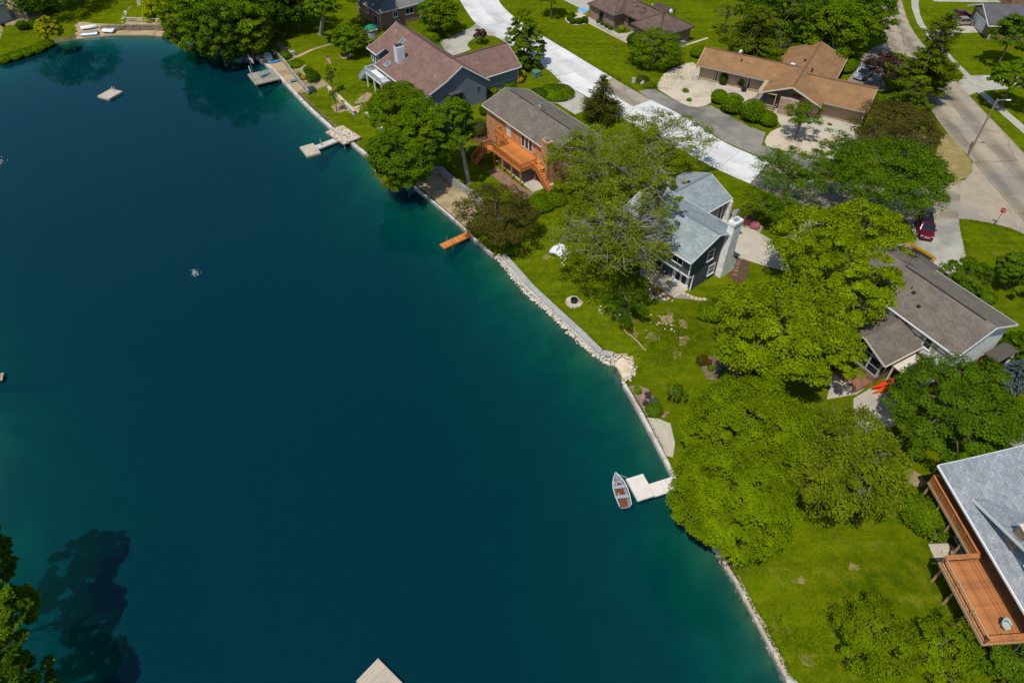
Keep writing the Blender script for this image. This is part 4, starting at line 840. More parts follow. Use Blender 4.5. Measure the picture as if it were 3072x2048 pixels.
# --- orange-brown roofed ranch
def house_f():
    h = thing('house', 'long ranch house with orange-brown shingles, crossing gables and tan garage door', 'house', (31.41, 117.40, LAND), R(-29.7))
    he, hr = 2.85, 4.7
    def gab(u0, u1, v0, v1, e, rg, along, mat, hip=()):
        r = Roof()
        if along == 'u': vm = (v0 + v1) / 2; r.plane([(u0, v0, e), (u1, v0, e), (u1, vm, rg), (u0, vm, rg)]); r.plane([(u0, v1, e), (u1, v1, e), (u1, vm, rg), (u0, vm, rg)]); cap = [(u0, vm, rg), (u1, vm, rg)]
        else: um = (u0 + u1) / 2; r.plane([(u0, v0, e), (u0, v1, e), (um, v1, rg), (um, v0, rg)]); r.plane([(u1, v0, e), (u1, v1, e), (um, v1, rg), (um, v0, rg)]); cap = [(um, v0, rg), (um, v1, rg)]
        r.build(mat, h); ridge_cap(h, cap, RF_ORANGE, .35)
    gab(0, 17.0, .5, 8.0, he, 4.55, 'u', RF_ORANGE); gab(12.0, 22.0, -4.4, 15.5, he, 4.9, 'v', RF_ORANGE); gab(17.0, 28.6, -2.6, 7.0, he, 4.62, 'u', RF_ORANGE)
    MB().extrude([(.4, 1.6, -.3), (.4, 7.5, -.3), (.4, 7.5, he), (.4, 4.25, 4.3), (.4, 1.6, 3.1)], (16, 0, 0)).build('wall', BR_MIX, h)
    MB().extrude([(15.0, -2.2, -.3), (21.5, -2.2, -.3), (21.5, -2.2, he - .1), (17, -2.2, 4.6), (15.0, -2.2, 3.9)], (0, 17.2, 0)).build('cross_wall', BR_MIX, h)
    MB().extrude([(21, -1.4, -.3), (21, 6.5, -.3), (21, 6.5, he), (21, 2.2, 4.4), (21, -1.4, 3.0)], (7.2, 0, 0)).build('garage_wall', BR_MIX, h)
    for a in ((0, 12, .36, .5), (21.9, 28.6, -2.74, -2.6)): MB().box(*a, he - .2, he - .05).build('gutter', M('pale_gutter', (.35, .3, .26)), h)
    for a, b in (((-.02, .5, he - .1), (-.02, 4.25, 4.45)), ((-.02, 8, he - .1), (-.02, 4.25, 4.45)), ((28.62, -2.6, he - .1), (28.62, 2.2, 4.5)), ((12, -4.42, he - .1), (17, -4.42, 4.8)), ((22, -4.42, he - .1), (17, -4.42, 4.8)), ((22.03, 7, he - .1), (22.03, 15.5, he - .1)), ((17, 15.53, 4.8), (22, 15.53, he - .1))): MB().beam(a, b, .06, .2).build('fascia', W_CREAM, h)
    for u0, u1 in ((.5, 3.1), (9.6, 12)): MB().box(u0, u1, 1.50, 1.60, .05, 2.75).build('tan_panel', W_TAN, h)
    for u in (3.5, 9.2): window(h, 'v0', 1.58, u, .2, .5, 2.3, W_CREAM, sill=False)
    MB().box(.55, .7, .7, .85, 0, 2.75).build('porch_post', W_CREAM, h); MB().box(28.1, 28.25, -2.3, -2.15, 0, 2.75).build('porch_post', W_CREAM, h)
    gd = MB().box(21.9, 27.9, -1.5, -1.42, .05, 2.5).build('garage_door', W_TAN, h)
    # louvred pergola in front of the entrance
    MB().box(11.9, 15.0, -4.3, .2, 2.95, 3.05).build('pergola_panel', M('pergola_beige', (.40, .30, .17), (.46, .36, .22), scale=3), h); 
    for i in range(6): MB().box(13.3, 15.2, -3.9 + i * .3, -3.75 + i * .3, .1 + i * .22, .24 + i * .22).build('slat', M('pergola_slat', (.42, .34, .22)), h)
    for u in (12.05, 14.9): MB().box(u - .08, u + .08, -4.2, -4.05, 0, 2.95).build('porch_post', W_TAN, h)
    MB().box(15.6, 18.5, -4.0, -2.2, -.3, 2.7).build('entry_brick', BR_MIX, h)
    c = M('white_dome', (.75, .75, .73), rough=.4); s = MB().box(14.4, 15.1, 5.2, 5.7, 4.1, 4.35).build('skylight', c, h)
    boxvent(h, 16.3, 6.8, 4.65); boxvent(h, 6.8, 3.0, 4.05, w=.25); vent(h, 15.9, 2.9, 4.6, M_GALV, .1, .4); vent(h, 18.2, 3.6, 4.5, M_DARK, .14, .5); vent(h, 19.3, 3.3, 4.5, M_GALV, .08); dish(h, 5.6, 6.4, 3.5)
house_f()

# --- pale two-storey house on the right with a glazed porch
def house_g():
    h = thing('house', 'pale siding two-storey house with brown shingles and glazed gable sunroom', 'house', (35.9, 61.0, LAND), R(-61.0))
    u0, L, W, he, hr = 1.2, 14.9, 9.35, 5.35, 7.15
    r = Roof(); r.plane([(u0, 0, he), (u0 + L, 0, he), (u0 + L, W / 2, hr), (u0, W / 2, hr)]); r.plane([(u0, W, he), (u0 + L, W, he), (u0 + L, W / 2, hr), (u0, W / 2, hr)]); r.build(RF_TAUPE, h)
    ridge_cap(h, [(5.2, W / 2 - .1, hr), (u0 + L - 1.2, W / 2 - .1, hr)], M_DARK, .1)
    MB().box(3.2, 6.2, W - .1, W + .9, he - .2, he - .04).build('porch_roof', RF_TAUPE, h)
    walls_gable(L, W, he, hr, .45, u0).build('wall', W_PALE, h); gable_trim(h, L, W, he, hr, W_WHITE, u0)
    siding(h, u0 + .5, u0 + L - .5, .45, 2.6, 5.2, W_PALES); MB().box(u0 + .43, u0 + L - .43, .40, .46, -.3, 2.5).build('brick_base', BR_RED, h)
    siding(h, .5, W - .5, u0 + L - .45, .2, 5.2, W_PALES, face='uL'); MB().box(u0 + L - .46, u0 + L - .39, .45, W - .45, -.3, 1.3).build('brick_base', BR_RED, h)
    sh = M('olive_shutter', (.27, .27, .20), rough=.7)
    for u in (4.0, 6.9, 9.8, 12.9):
        window(h, 'v0', .45, u, 3.45, .95, 1.35, W_WHITE, 'sash')
        for s in (-1, 1): MB().box(u + s * .78 - .24, u + s * .78 + .24, .39, .45, 3.45, 4.85).build('shutter', sh, h)
    boxvent(h, 6.6, 2.7, 6.25); boxvent(h, 8.2, 2.7, 6.3); boxvent(h, 9.7, 1.8, 5.95); vent(h, 7.7, 2.9, 6.4, M_DARK, .06)
    a = MB()
    for x in (-.35, .35):
        for z in (1.0, 1.45):
            for t in range(10): q0, q1 = t * .628, (t + 1) * .628; a.beam((x + .2 * math.cos(q0), 0, z + .2 * math.sin(q0)), (x + .2 * math.cos(q1), 0, z + .2 * math.sin(q1)), .04, .04)
    a.beam((-.35, 0, 1.2), (.35, 0, 1.2), .04, .04); a.beam((0, 0, -.3), (0, 0, 1.5), .05, .05); a.build('antenna', M_DARK, h, (5.2, W / 2 + .5, hr - .1), R(30))
    # sunroom
    s = bpy.data.objects.new('sunroom', None); COL.objects.link(s); s.parent = h; s.location = (12.66, -5.3, 0); s.rotation_euler = (0, 0, R(90))
    Lp, Wp, e2, r2 = 5.6, 6.3, 3.55, 4.85; r = Roof(); r.plane([(0, 0, e2), (Lp, 0, e2), (Lp, Wp / 2, r2), (0, Wp / 2, r2)]); r.plane([(0, Wp, e2), (Lp, Wp, e2), (Lp, Wp / 2, r2), (0, Wp / 2, r2)]); r.build(RF_TAUPE, s)
    gable_trim(s, Lp, Wp, e2, r2, W_CREAM, ends=(0,)); MB().box(.55, Lp, .5, Wp - .5, -.3, .95).build('brick_base', BR_RED, s)
    fr = MB()
    for v in (.55, 1.9, 3.15, 4.4, Wp - .55): zt = e2 + (r2 - e2) * min(v, Wp - v) / (Wp / 2) - .2; fr.box(.52, .68, v - .09, v + .09, .95, zt)
    fr.box(.53, .67, .5, Wp - .5, .95, 1.1); fr.box(.53, .67, .5, Wp - .5, 3.0, 3.15); fr.box(.56, .64, .5, Wp - .5, 1.95, 2.02)
    for u in (1.8, 3.1, 4.4): fr.box(u - .08, u + .08, .52, .66, .95, e2 - .1)
    fr.box(.6, Lp, .53, .65, .95, 1.08); fr.box(.6, Lp, .53, .65, 3.2, 3.4); fr.build('window_frame', W_LGREY, s)
    MB().extrude([(.6, .6, 1.0), (.6, Wp - .6, 1.0), (.6, Wp - .6, e2 - .05), (.6, Wp / 2, r2 - .25), (.6, .6, e2 - .05)], (.02, 0, 0)).build('pane', GLASS, s); MB().box(.65, Lp, .58, .61, 1.0, e2 - .1).build('pane', GLASS, s)
    MB().box(.7, Lp, Wp - .6, Wp - .5, .95, e2 - .05).build('wall', W_PALE, s)
    # cream flat cover beside the sunroom and entry steps
    MB().box(12.4, 16.0, -3.4, -.0, 2.35, 2.5).build('patio_cover', M('cream_flat_roof', (.60, .54, .43), (.66, .6, .49), scale=2), h)
    for u, v in ((15.8, -3.2), (12.6, -3.2)): MB().box(u - .08, u + .08, v - .08, v + .08, -.2, 2.35).build('porch_post', W_CREAM, h)
    MB().box(9.2, 12.2, -7.4, -5.2, -.3, .5).build('brick_terrace', BR_RED, h)
    for i in range(4): MB().box(9.4, 11.9, -7.4 - .4 * (i + 1), -7.4 - .4 * i, -.3, .38 - .12 * i).build('step', M_PATIO, h)
    MB().box(u0 + L - .1, u0 + L + 1.5, W - 3.2, W + .2, 2.55, 2.7).build('porch_roof', RF_TAUPE, h)
    MB().box(u0 + L + 1.2, u0 + L + 1.4, W - .2, W, -.2, 2.55).build('porch_post', W_WHITE, h)
house_g()

# --- grey-shingled house at the lower right with the brown deck
def house_h():
    h = thing('house', 'light grey shingled lake house with brown deck in the lower right corner', 'house', (36.0, 34.2, LAND), R(-86))
    he = 5.4; r = Roof(); L = 21.0
    r.plane([(0, .4, he), (L, .4, he), (L, 2.2, he + .55), (0, 2.2, he + .55)]); r.plane([(0, 2.2, he + .55), (L, 2.2, he + .55), (L, 9, he + 3.0), (0, 9, he + 3.0)]); r.plane([(0, 17.6, he), (L, 17.6, he), (L, 9, he + 3.0), (0, 9, he + 3.0)])
    r.build(RF_GREY, h)
    g = Roof(); pu, pz, v0, v1 = 11.2, 8.6, 1.2, 9.2; a0, a1, az = 3.6, 18.8, he + .45
    g.plane([(a0, v1 - .6, az), (a0, v0, az), (pu, v0, pz), (pu, v1, pz)], .14); g.plane([(a1, v0, az), (a1, v1 - .6, az), (pu, v1, pz), (pu, v0, pz)], .14); g.build(RF_GREY, h, 'gable_roof')
    MB().beam((a0, v0 - .04, az - .12), (pu, v0 - .04, pz - .12), .05, .24).build('fascia', W_WHITE, h); MB().beam((a1, v0 - .04, az - .12), (pu, v0 - .04, pz - .12), .05, .24).build('fascia', W_WHITE, h)
    MB().extrude([(a0 + .8, 1.7, he), (a1 - .8, 1.7, he), (pu, 1.7, pz - .25)], (0, .15, 0)).build('gable_wall', W_BLUE, h); window(h, 'v0', 1.68, 10.4, 6.3, 1.4, 1.2)
    MB().extrude([(.6, 2.1, -.3), (.6, 17.1, -.3), (.6, 17.1, he - .2), (.6, 9, he + 2.7), (.6, 2.1, he + .3)], (L - 1.2, 0, 0)).build('wall', W_LGREY, h)
    MB().box(-.02, L, .26, .4, he - .2, he - .03).build('gutter', W_WHITE, h); MB().beam((-.03, .4, he - .1), (-.03, 2.2, he + .45), .05, .22).build('fascia', W_WHITE, h); MB().beam((-.03, 2.2, he + .45), (-.03, 9, he + 2.9), .05, .22).build('fascia', W_WHITE, h)
    for u, w in ((3.6, 1.8), (6.4, 2.0), (10.6, 2.6), (13.6, 2.4)): window(h, 'v0', 2.1, u, 3.1, w, 2.0, W_LGREY, 'slide', sill=False)
    for u in (5.0, 12.0): window(h, 'v0', 2.1, u, .2, 1.8, 2.0, W_LGREY, 'slide', sill=False)
    c = MB().box(7.5, 8.4, 1.5, 2.5, 6.2, 8.35).build('chimney', M('fieldstone', (.34, .25, .15), (.18, .13, .09), scale=3, bump=.5), h); MB().box(7.42, 8.48, 1.42, 2.58, 8.35, 8.47).build('chimney_cap', W_CREAM, c); MB().box(7.75, 8.15, 1.8, 2.2, 8.47, 8.6).build('flue', M_DARK, c)
    d = thing('deck', 'brown stained deck and walkway raised along the grey-shingled house', 'deck', (36.0, 34.2, LAND), R(-86)); z = 3.0
    boards(d, .1, 7.5, .55, 2.08, z, 'u', mat=WD_BROWN); boards(d, 7.52, 13.9, -2.25, 2.08, z, 'u', mat=WD_BROWN)
    m = MB(); m.box(.05, 7.5, .48, .545, z - .3, z - .03); m.box(7.46, 13.95, -2.32, -2.255, z - .3, z - .03); m.box(7.455, 7.515, -2.25, .54, z - .3, z - .04); m.box(13.905, 13.965, -2.25, 2.08, z - .3, z - .04); m.build('rim_joist', WD_POST, d)
    for u in (7.7, 9.6, 11.5, 13.4): MB().box(u - .08, u + .08, -1.85, -1.69, -.9, z - .25).build('post', WD_POST, d)
    for u in (.3, 2.2, 4.0, 5.8): MB().box(u - .07, u + .07, .62, .76, -.6, z - .25).build('post', WD_POST, d)
    MB().box(7.5, 13.9, -1.87, -1.7, z - .5, z - .3).build('beam', WD_POST, d)
    railing(d, [(.12, 2.0), (.12, .55), (7.4, .55)], z, .95, WD_BROWN, gap=.16, bal=.06)
    railing(d, [(7.55, .5), (7.55, -2.2)], z, .9, WD_BROWN, gap=.6, cap=.4); railing(d, [(7.55, -2.2), (13.85, -2.2)], z, .85, WD_POST, gap=.9, cap=.12); railing(d, [(13.85, -2.2), (13.85, 2.0)], z, .8, WD_BROWN, gap=.6, cap=.4)
    return h
house_h()

# --- white gabled garage house at the top right, and slivers of two more
def house_i():
    h = thing('house', 'charcoal-roofed brick house with white garage gable at top right', 'house', (89.72, 134.7, LAND), R(-4.1))
    L, W, he, hr = 16, 10.1, 2.85, 4.95; r = Roof(); r.plane([(0, 0, he), (L, 0, he), (L, W / 2, hr), (0, W / 2, hr)]); r.plane([(0, W, he), (L, W, he), (L, W / 2, hr), (0, W / 2, hr)]); r.build(RF_CHAR, h)
    walls_gable(L, W, he, hr, .4, 0, ovu=1.3).build('wall', BR_RED, h); gable_trim(h, L, W, he, hr, W_WHITE)
    MB().extrude([(1.27, .5, 2.6), (1.27, W - .5, 2.6), (1.27, W / 2, hr - .22)], (.02, 0, 0)).build('gable_panel', M('grey_gable', (.42, .45, .42)), h)
    gd = MB().box(1.2, 1.28, 3.2, 8.4, .05, 2.35).build('garage_door', W_WHITE, h)
    for z in (.6, 1.2, 1.75): MB().box(1.185, 1.2, 3.3, 8.3, z, z + .05).build('panel_groove', W_LGREY, gd)
    MB().tube([(.2, .1, 2.6), (1.2, .3, 2.3), (1.2, .3, .1)], .06, 6).build('downspout', W_WHITE, h); window(h, 'v0', .4, 7, .9, 1.4, 1.2)
house_i()
h = thing('house', 'grey-walled house sliver at the top left edge', 'house', (*U(-10, 78).to_2d(), LAND), R(62)); MB().box(-8, 3.5, 0, 9, -.3, 3.4).build('wall', W_LGREY, h)
r = Roof(); r.plane([(-8.5, -.5, 3.3), (4, -.5, 3.3), (4, 4.5, 5.4), (-8.5, 4.5, 5.4)]); r.plane([(-8.5, 9.5, 3.3), (4, 9.5, 3.3), (4, 4.5, 5.4), (-8.5, 4.5, 5.4)]); r.build(RF_SLATE, h)
h = thing('house', 'grey-roofed house sliver beyond the top right sidewalk', 'house', (*U(3040, -14, LAND + 2.8).to_2d(), LAND), R(-4)); MB().box(.4, 14, .4, 9, -.3, 2.7).build('wall', BR_RED, h)
r = Roof(); r.plane([(0, 0, 2.8), (14.5, 0, 2.8), (14.5, 4.7, 4.8), (0, 4.7, 4.8)]); r.plane([(0, 9.4, 2.8), (14.5, 9.4, 2.8), (14.5, 4.7, 4.8), (0, 4.7, 4.8)]); r.build(RF_CHAR, h)
# ---------------------------------------------------------------- stones and walls at the water
M_STONE = M('limestone', (0.46, 0.40, 0.32), (0.58, 0.52, 0.43), scale=2.5, rough=0.9, bump=0.4, c3=(0.33, 0.28, 0.22), scale3=1.2)
M_RIP = M('white_riprap', (0.58, 0.53, 0.46), (0.70, 0.66, 0.60), scale=2, rough=0.9, c3=(0.40, 0.34, 0.26), scale3=1.6)
M_GSTONE = M('grey_wall_stone', (0.28, 0.26, 0.235), (0.38, 0.355, 0.32), scale=3, rough=0.95, bump=0.4, c3=(0.2, 0.18, 0.16), scale3=1.5)
M_CAP = M('grey_cap_concrete', (0.33, 0.33, 0.315), (0.40, 0.40, 0.38), scale=1.2, rough=0.85, c3=(0.28, 0.28, 0.27), scale3=.4)
M_WCAP = M('weathered_white_cap', (0.48, 0.45, 0.40), (0.60, 0.57, 0.52), scale=1.5, rough=0.85, c3=(0.36, 0.31, 0.25), scale3=.7)
M_TANCAP = M('tan_cap_stone', (0.55, 0.41, 0.26), (0.62, 0.48, 0.31), scale=1.5, rough=0.85)
def rock_mesh(seed, name='rock'):
    r_ = random.Random(seed); b = bmesh.new(); bmesh.ops.create_icosphere(b, subdivisions=1, radius=.5)
    ax = [Vector((r_.gauss(0, 1), r_.gauss(0, 1), r_.gauss(0, 1))).normalized() for _ in range(6)]; cut = [r_.uniform(.26, .42) for _ in ax]
    for v in b.verts:
        for a, c in zip(ax, cut):
            d = v.co.dot(a)
            if d > c: v.co -= a * (d - c)
        v.co *= r_.uniform(.93, 1.07)
    me = bpy.data.meshes.new(name); b.to_mesh(me); b.free(); return me
ROCKS = {}
def rocks(mat):
    if mat.name not in ROCKS:
        L_ = []
        for k in range(6): me = rock_mesh(k + 11); me.materials.append(mat); L_.append(me)
        ROCKS[mat.name] = L_
    return ROCKS[mat.name]
def rock(parent, p, s, mat, flat=.7, name='rock'):
    o = put(name, random.choice(rocks(mat)), None, parent, p); o.rotation_euler = (random.uniform(-.4, .4), random.uniform(-.4, .4), random.uniform(0, 6.3))
    o.scale = (s * random.uniform(.8, 1.3), s * random.uniform(.8, 1.2), s * flat * random.uniform(.8, 1.2)); return o
def path_pts(px, z=None, step=None):
    P = [U(x, y, z) if z is not None else Gd(x, y) for x, y in px]; return [Vector((p.x, p.y, 0)) for p in P]
def along(P, step):
    out = []; L = [0]
    for a, b in zip(P, P[1:]): L.append(L[-1] + (b - a).length)
    n = max(1, round(L[-1] / step))
    def at(s):
        for i in range(len(P) - 1):
            if s <= L[i + 1] + 1e-6: return P[i].lerp(P[i + 1], (s - L[i]) / max(1e-6, L[i + 1] - L[i]))
        return P[-1]
    return [at(L[-1] * k / n) for k in range(n + 1)]
def wall_run(name, label, cat, px, w, z0, z1, piece, mat, facemat=None, zpx=0.5, jit=0.0, courses=1, pname='cap_slab', shift=0.0, gap=.015):
    """a wall along a measured line, laid from separate pieces"""
    P = path_pts(px, zpx); Q = along(P, piece); root = thing(name, label, cat, (Q[0].x, Q[0].y, z0)); o = Q[0]
    def side(a, b): d = (b - a).normalized(); return Vector((-d.y, d.x, 0)) * shift
    if courses == 1 and facemat:
        f = MB()
        for a, b in zip(Q, Q[1:]): s_ = side(a, b); f.beam(a + s_ - o + Vector((0, 0, (z1 - z0 - .12) / 2)), b + s_ - o + Vector((0, 0, (z1 - z0 - .12) / 2)), w * .8, z1 - z0 - .12)
        f.build('wall_face', facemat, root)
    for c in range(courses):
        hh = (z1 - z0) / courses if courses > 1 else .14; zc = (z0 + hh * (c + .5)) if courses > 1 else z1 - hh / 2
        for i, (a, b) in enumerate(zip(Q, Q[1:])):
            if courses > 1 and c % 2: m_ = (b - a) * .5; a, b = a + m_, b + m_
            d = (b - a); l = d.length; s_ = side(a, b); mid = (a + b) / 2 + s_ - o; k = random.uniform(-jit, jit)
            ob = MB().box(-l / 2 + gap, l / 2 - gap, -w / 2 * (1 + k), w / 2 * (1 - k), -hh / 2 + .005, hh / 2 - .005 + abs(k) * .1).build(pname, mat, root, (mid.x, mid.y, zc - z0 + random.uniform(-jit, jit) * .15)); ob.rotation_euler = (0, 0, math.atan2(d.y, d.x) + random.uniform(-jit, jit) * .4)
    return root
wall_run('seawall', 'pale concrete seawall cap below the mauve-roofed house, above the platform dock', 'seawall', [(768, 168), (810, 200), (843, 233), (894, 288), (927, 322), (997, 385), (1015, 399)], .5, -.9, .56, 2.2, M_WCAP, M_WCAP, .5)
wall_run('seawall', 'whitewashed timber seawall running from the platform dock to the shore trees', 'seawall', [(1045, 419), (1058, 430), (1085, 452), (1117, 478), (1130, 520)], .55, -.9, .58, 1.8, M_WCAP, M_WCAP, .5)
wall_run('seawall', 'thin pale edging wall of the shaded sandy beach', 'seawall', [(1243, 558), (1263, 576), (1300, 605), (1374, 667), (1425, 718), (1480, 765)], .3, -.9, .56, 1.6, M_WCAP, M_GSTONE, .5)
wall_run('seawall', 'long straight grey concrete cap behind the white riprap', 'seawall', [(1510, 764), (1545, 803), (1597, 862), (1679, 938), (1755, 1007), (1791, 1045), (1824, 1072), (1840, 1063)], .72, -.3, .78, 1.9, M_CAP, M_CAP, .75)
wall_run('seawall', 'narrow pale concrete seawall between the white cove and the dome tree', 'seawall', [(1873, 1152), (1929, 1249), (1992, 1370), (2040, 1461), (2110, 1590)], .38, -.9, .56, 2.0, M_WCAP, M_WCAP, .5)
def stone_sea():
    P = path_pts([(2108, 1589), (2123, 1606), (2177, 1697), (2206, 1743), (2286, 1894), (2357, 2029), (2420, 2150)], .3); Q = along(P, .32)
    root = thing('stone_seawall', 'rough limestone seawall at the foot of the lower right lawn', 'seawall', (Q[0].x, Q[0].y, 0))
    M_S2 = M('tan_limestone', (0.36, 0.30, 0.22), (0.46, 0.40, 0.31), scale=2.5, rough=.9, bump=.4); M_S3 = M('grey_limestone', (0.36, 0.34, 0.30), (0.48, 0.45, 0.40), scale=2.5, rough=.9, bump=.4)
    for i, p in enumerate(Q):
        if 22 <= i <= 25: continue
        d = (Q[min(i + 1, len(Q) - 1)] - Q[max(i - 1, 0)]).normalized(); sd = Vector((d.y, -d.x, 0)) * -1
        for k in range(3):
            q = p + sd * (-.02 + .16 * k + random.gauss(0, .06)) + d * random.uniform(-.15, .15) - Q[0]
            o = rock(root, (q.x, q.y, (-.15, .22, .40)[k] + random.uniform(-.06, .06)), random.choice((.3, .38, .46, .62)) * random.uniform(.9, 1.15), random.choice((M_STONE, M_S2, M_S3)), .6, 'stone'); o.rotation_euler = (random.uniform(-.2, .2), random.uniform(-.2, .2), math.atan2(d.y, d.x) + random.uniform(-.3, .3)); o.scale.x *= 1.35
    m = MB()
    for a, b in zip(Q, Q[1:]):
        d = (b - a).normalized(); sd = Vector((-d.y, d.x, 0)) * -1; m.beam(a - Q[0] + sd * -.2 + Vector((0, 0, -.1)), b - Q[0] + sd * -.2 + Vector((0, 0, -.1)), .55, .9)
    m.build('rubble_core', M_S2, root)
stone_sea()
def riprap():
    Pw = path_pts([(1488, 772), (1500, 786), (1576, 878), (1653, 943), (1730, 1020), (1775, 1056), (1821, 1092), (1838, 1092)], .1); Pc = path_pts([(1500, 766), (1537, 806), (1589, 866), (1671, 943), (1748, 1012), (1784, 1050), (1818, 1078), (1842, 1074)], .5)
    A, B = along(Pw, .5), None; n = len(A); 
    Ls = along(Pc, .5); root = thing('riprap_bank', 'band of loose white rocks between grey cap and water', 'rocks', (A[0].x, A[0].y, 0)); o = A[0]
    M_R2 = M('buff_riprap', (0.42, 0.35, 0.26), (0.54, 0.46, 0.36), scale=2, rough=.9); M_R3 = M('wet_rock', (0.16, 0.14, 0.09), (0.24, 0.20, 0.13), scale=2, rough=.7)
    loose = MB(); base_v = [[tuple(v.co) for v in me.vertices] for me in rocks(M_RIP)]; base_f = [[tuple(p_.vertices) for p_ in me.polygons] for me in rocks(M_RIP)]
    for i in range(1500):
        t = random.random(); a = A[min(n - 1, int(t * n))]; b = Ls[min(len(Ls) - 1, int(t * len(Ls)))]; f = random.random(); p = a.lerp(b, f * 1.0 - .1) + Vector((random.gauss(0, .1), random.gauss(0, .1), 0)) - o; k = random.randrange(6); s_ = random.uniform(.12, .26); an = random.uniform(0, 6.3); ca, sa = math.cos(an) * s_, math.sin(an) * s_
        loose.add([(x * ca - y * sa + p.x, x * sa + y * ca + p.y, z * s_ * .7 + .02 + .58 * f) for x, y, z in base_v[k]], base_f[k])
    tag(loose.build('small_stones', M('small_white_stones', (0.50, 0.45, 0.37), (0.68, 0.64, 0.57), scale=4, rough=.9), root), kind='stuff')
    for i in range(285):
        t = random.random(); a = A[min(n - 1, int(t * n))]; b = Ls[min(len(Ls) - 1, int(t * len(Ls)))]; f = random.random(); p = a.lerp(b, f * .95 - .12) + Vector((random.gauss(0, .12), random.gauss(0, .12), 0)) - o
        rock(root, (p.x, p.y, -.1 + .55 * f + random.uniform(-.05, .1)), random.choice((.24, .3, .36, .42, .55)) * random.uniform(.85, 1.1), M_R3 if f < .14 else random.choice((M_RIP, M_RIP, M_R2, M_STONE)))
    ring = path_pts(via(c14, [(280, 900), (330, 870), (380, 850), (450, 838), (520, 862), (590, 940), (610, 1010), (600, 1060), (540, 1110), (480, 1140), (455, 1165)]), .6); Q = along(ring, .22); cv = thing('cove_rocks', 'ring of white rocks round the small sand cove', 'rocks', (Q[0].x, Q[0].y, .4))
    for p in Q:
        for k in range(2):
            q = p - Q[0] + Vector((random.gauss(0, .16), random.gauss(0, .16), 0)); rock(cv, (q.x, q.y, random.uniform(.05, .25)), random.uniform(.16, .32), M_RIP)
riprap()
wall_run('retaining_wall', 'low grey wall between the sand strip and planted bed', 'wall', WALL_C[:4], .28, .35, 1.35, .8, M_GSTONE, None, 1.0, .1, 2, 'block')
wall_run('retaining_wall', 'pale block wall with tan capping beside the garden steps', 'wall', [(985, 262), (1006, 280), (1035, 308), (1063, 334)], .42, .4, 1.45, .7, M_WCAP, None, 1.2, .04, 3, 'block')
wall_run('retaining_wall', 'pale block wall running from the garden steps under the maples', 'wall', [(1098, 340), (1125, 365), (1150, 392)], .42, .4, 1.45, .7, M_WCAP, None, 1.2, .04, 3, 'block')
wall_run('wall_coping', 'tan coping stones on the block wall left of the garden steps', 'coping', [(985, 262), (1006, 280), (1035, 308), (1063, 334)], .5, 1.45, 1.56, .9, M_TANCAP, None, 1.5, .02, 1, 'coping_stone')
wall_run('retaining_wall', 'stacked grey stone wall above the shaded sandy beach', 'wall', WALL_B, .5, .4, 1.5, .42, M_GSTONE, None, 1.2, .25, 5, 'stone')
wall_run('retaining_wall', 'stacked brown stone wall above the beach with the upturned boats', 'wall', WALL_T, .5, .4, 1.35, .55, M('brown_wall_stone', (.20, .15, .10), (.30, .23, .16), scale=3), None, 1.0, .25, 4, 'stone')
wall_run('timber_edge', 'white timber edge along the upper gravel terrace', 'edging', [(380, 55), (430, 57), (480, 59), (520, 64)], .25, 1.4, 1.75, 1.6, M_WCAP, None, 1.6, .02, 1, 'timber')
def steps(px, ang, n, w, label, mat, rails=True, z0=.5, rise=.2, run=.34):
    p = U(*px, z0); s = thing('garden_steps', label, 'steps', (p.x, p.y, z0), ang)
    for i in range(n): MB().box(-w / 2, w / 2, i * run, n * run + .2, 0 if i == 0 else rise * i + .002, rise * (i + 1)).build('step', mat, s)
    if rails:
        for x in (-w / 2 + .06, w / 2 - .06):
            MB().tube([(x, -.1, 0), (x, -.1, .9), (x, n * run + .2, rise * n + .95), (x, n * run + .2, rise * n)], .035, 6).build('handrail', M_GALV, s)
steps((1080, 345), R(36), 4, 1.5, 'four tan stone steps with two metal handrails in the block wall', M_TANCAP)
steps((478, 90), R(2), 5, 1.8, 'brown timber steps climbing from the top left beach', M_SAND, False)
# rubble strips and scattered garden stones
def scatter(label, cat, px, n, s, mat, name='garden_stones'):
    P = [Gd(*q) for q in px]; root = thing(name, label, cat, P[0]); 
    for i in range(n):
        j = random.randrange(len(P) - 1); t = random.random(); q = P[j].lerp(P[j + 1], t) + Vector((random.gauss(0, .25), random.gauss(0, .25), 0)); q.z = hz(q.x, q.y)
        rock(root, q - P[0] + Vector((0, 0, .05)), random.uniform(s * .6, s * 1.4), mat, .6, 'stone')
scatter('band of pale rubble stones crossing the lawn below the orange deck', 'stones', via(c9, [(1190, 915), (1080, 980), (960, 1060), (870, 1115)]), 60, .38, M_GSTONE)
scatter('line of pale stones edging the mulch bed at the patio', 'stones', via(c10, [(1738, 880), (1790, 945), (1900, 985), (2040, 965)]), 30, .32, M_STONE)
scatter('white rocks scattered over the weedy slope', 'stones', via(c14, [(170, 300), (230, 330), (420, 390), (520, 330), (800, 480), (960, 470), (1000, 520), (1070, 530), (680, 610), (520, 490)]), 38, .26, M_STONE)
scatter('pale rocks near the upturned white boat', 'stones', via(c10, [(650, 530), (760, 450), (830, 430), (740, 560)]), 26, .22, M_STONE)
scatter('white rocks lining the garden bed at the top left lawn', 'stones', via(c1, [(1130, 240), (1150, 120), (1190, 70), (1290, 45), (1270, 10)]), 40, .4, M_STONE)
for i, (q, lab) in enumerate(zip(via(c10, [(1887, 940), (1925, 915)]), ('pale flat stone in the patio mulch bed, nearer the lake', 'pale flat stone in the patio mulch bed, nearer the house'))):
    p = Gd(*q); o = rock(None, (p.x, p.y, p.z + .08), .6, M_STONE, .35, 'stone'); tag(o, lab, 'stone')
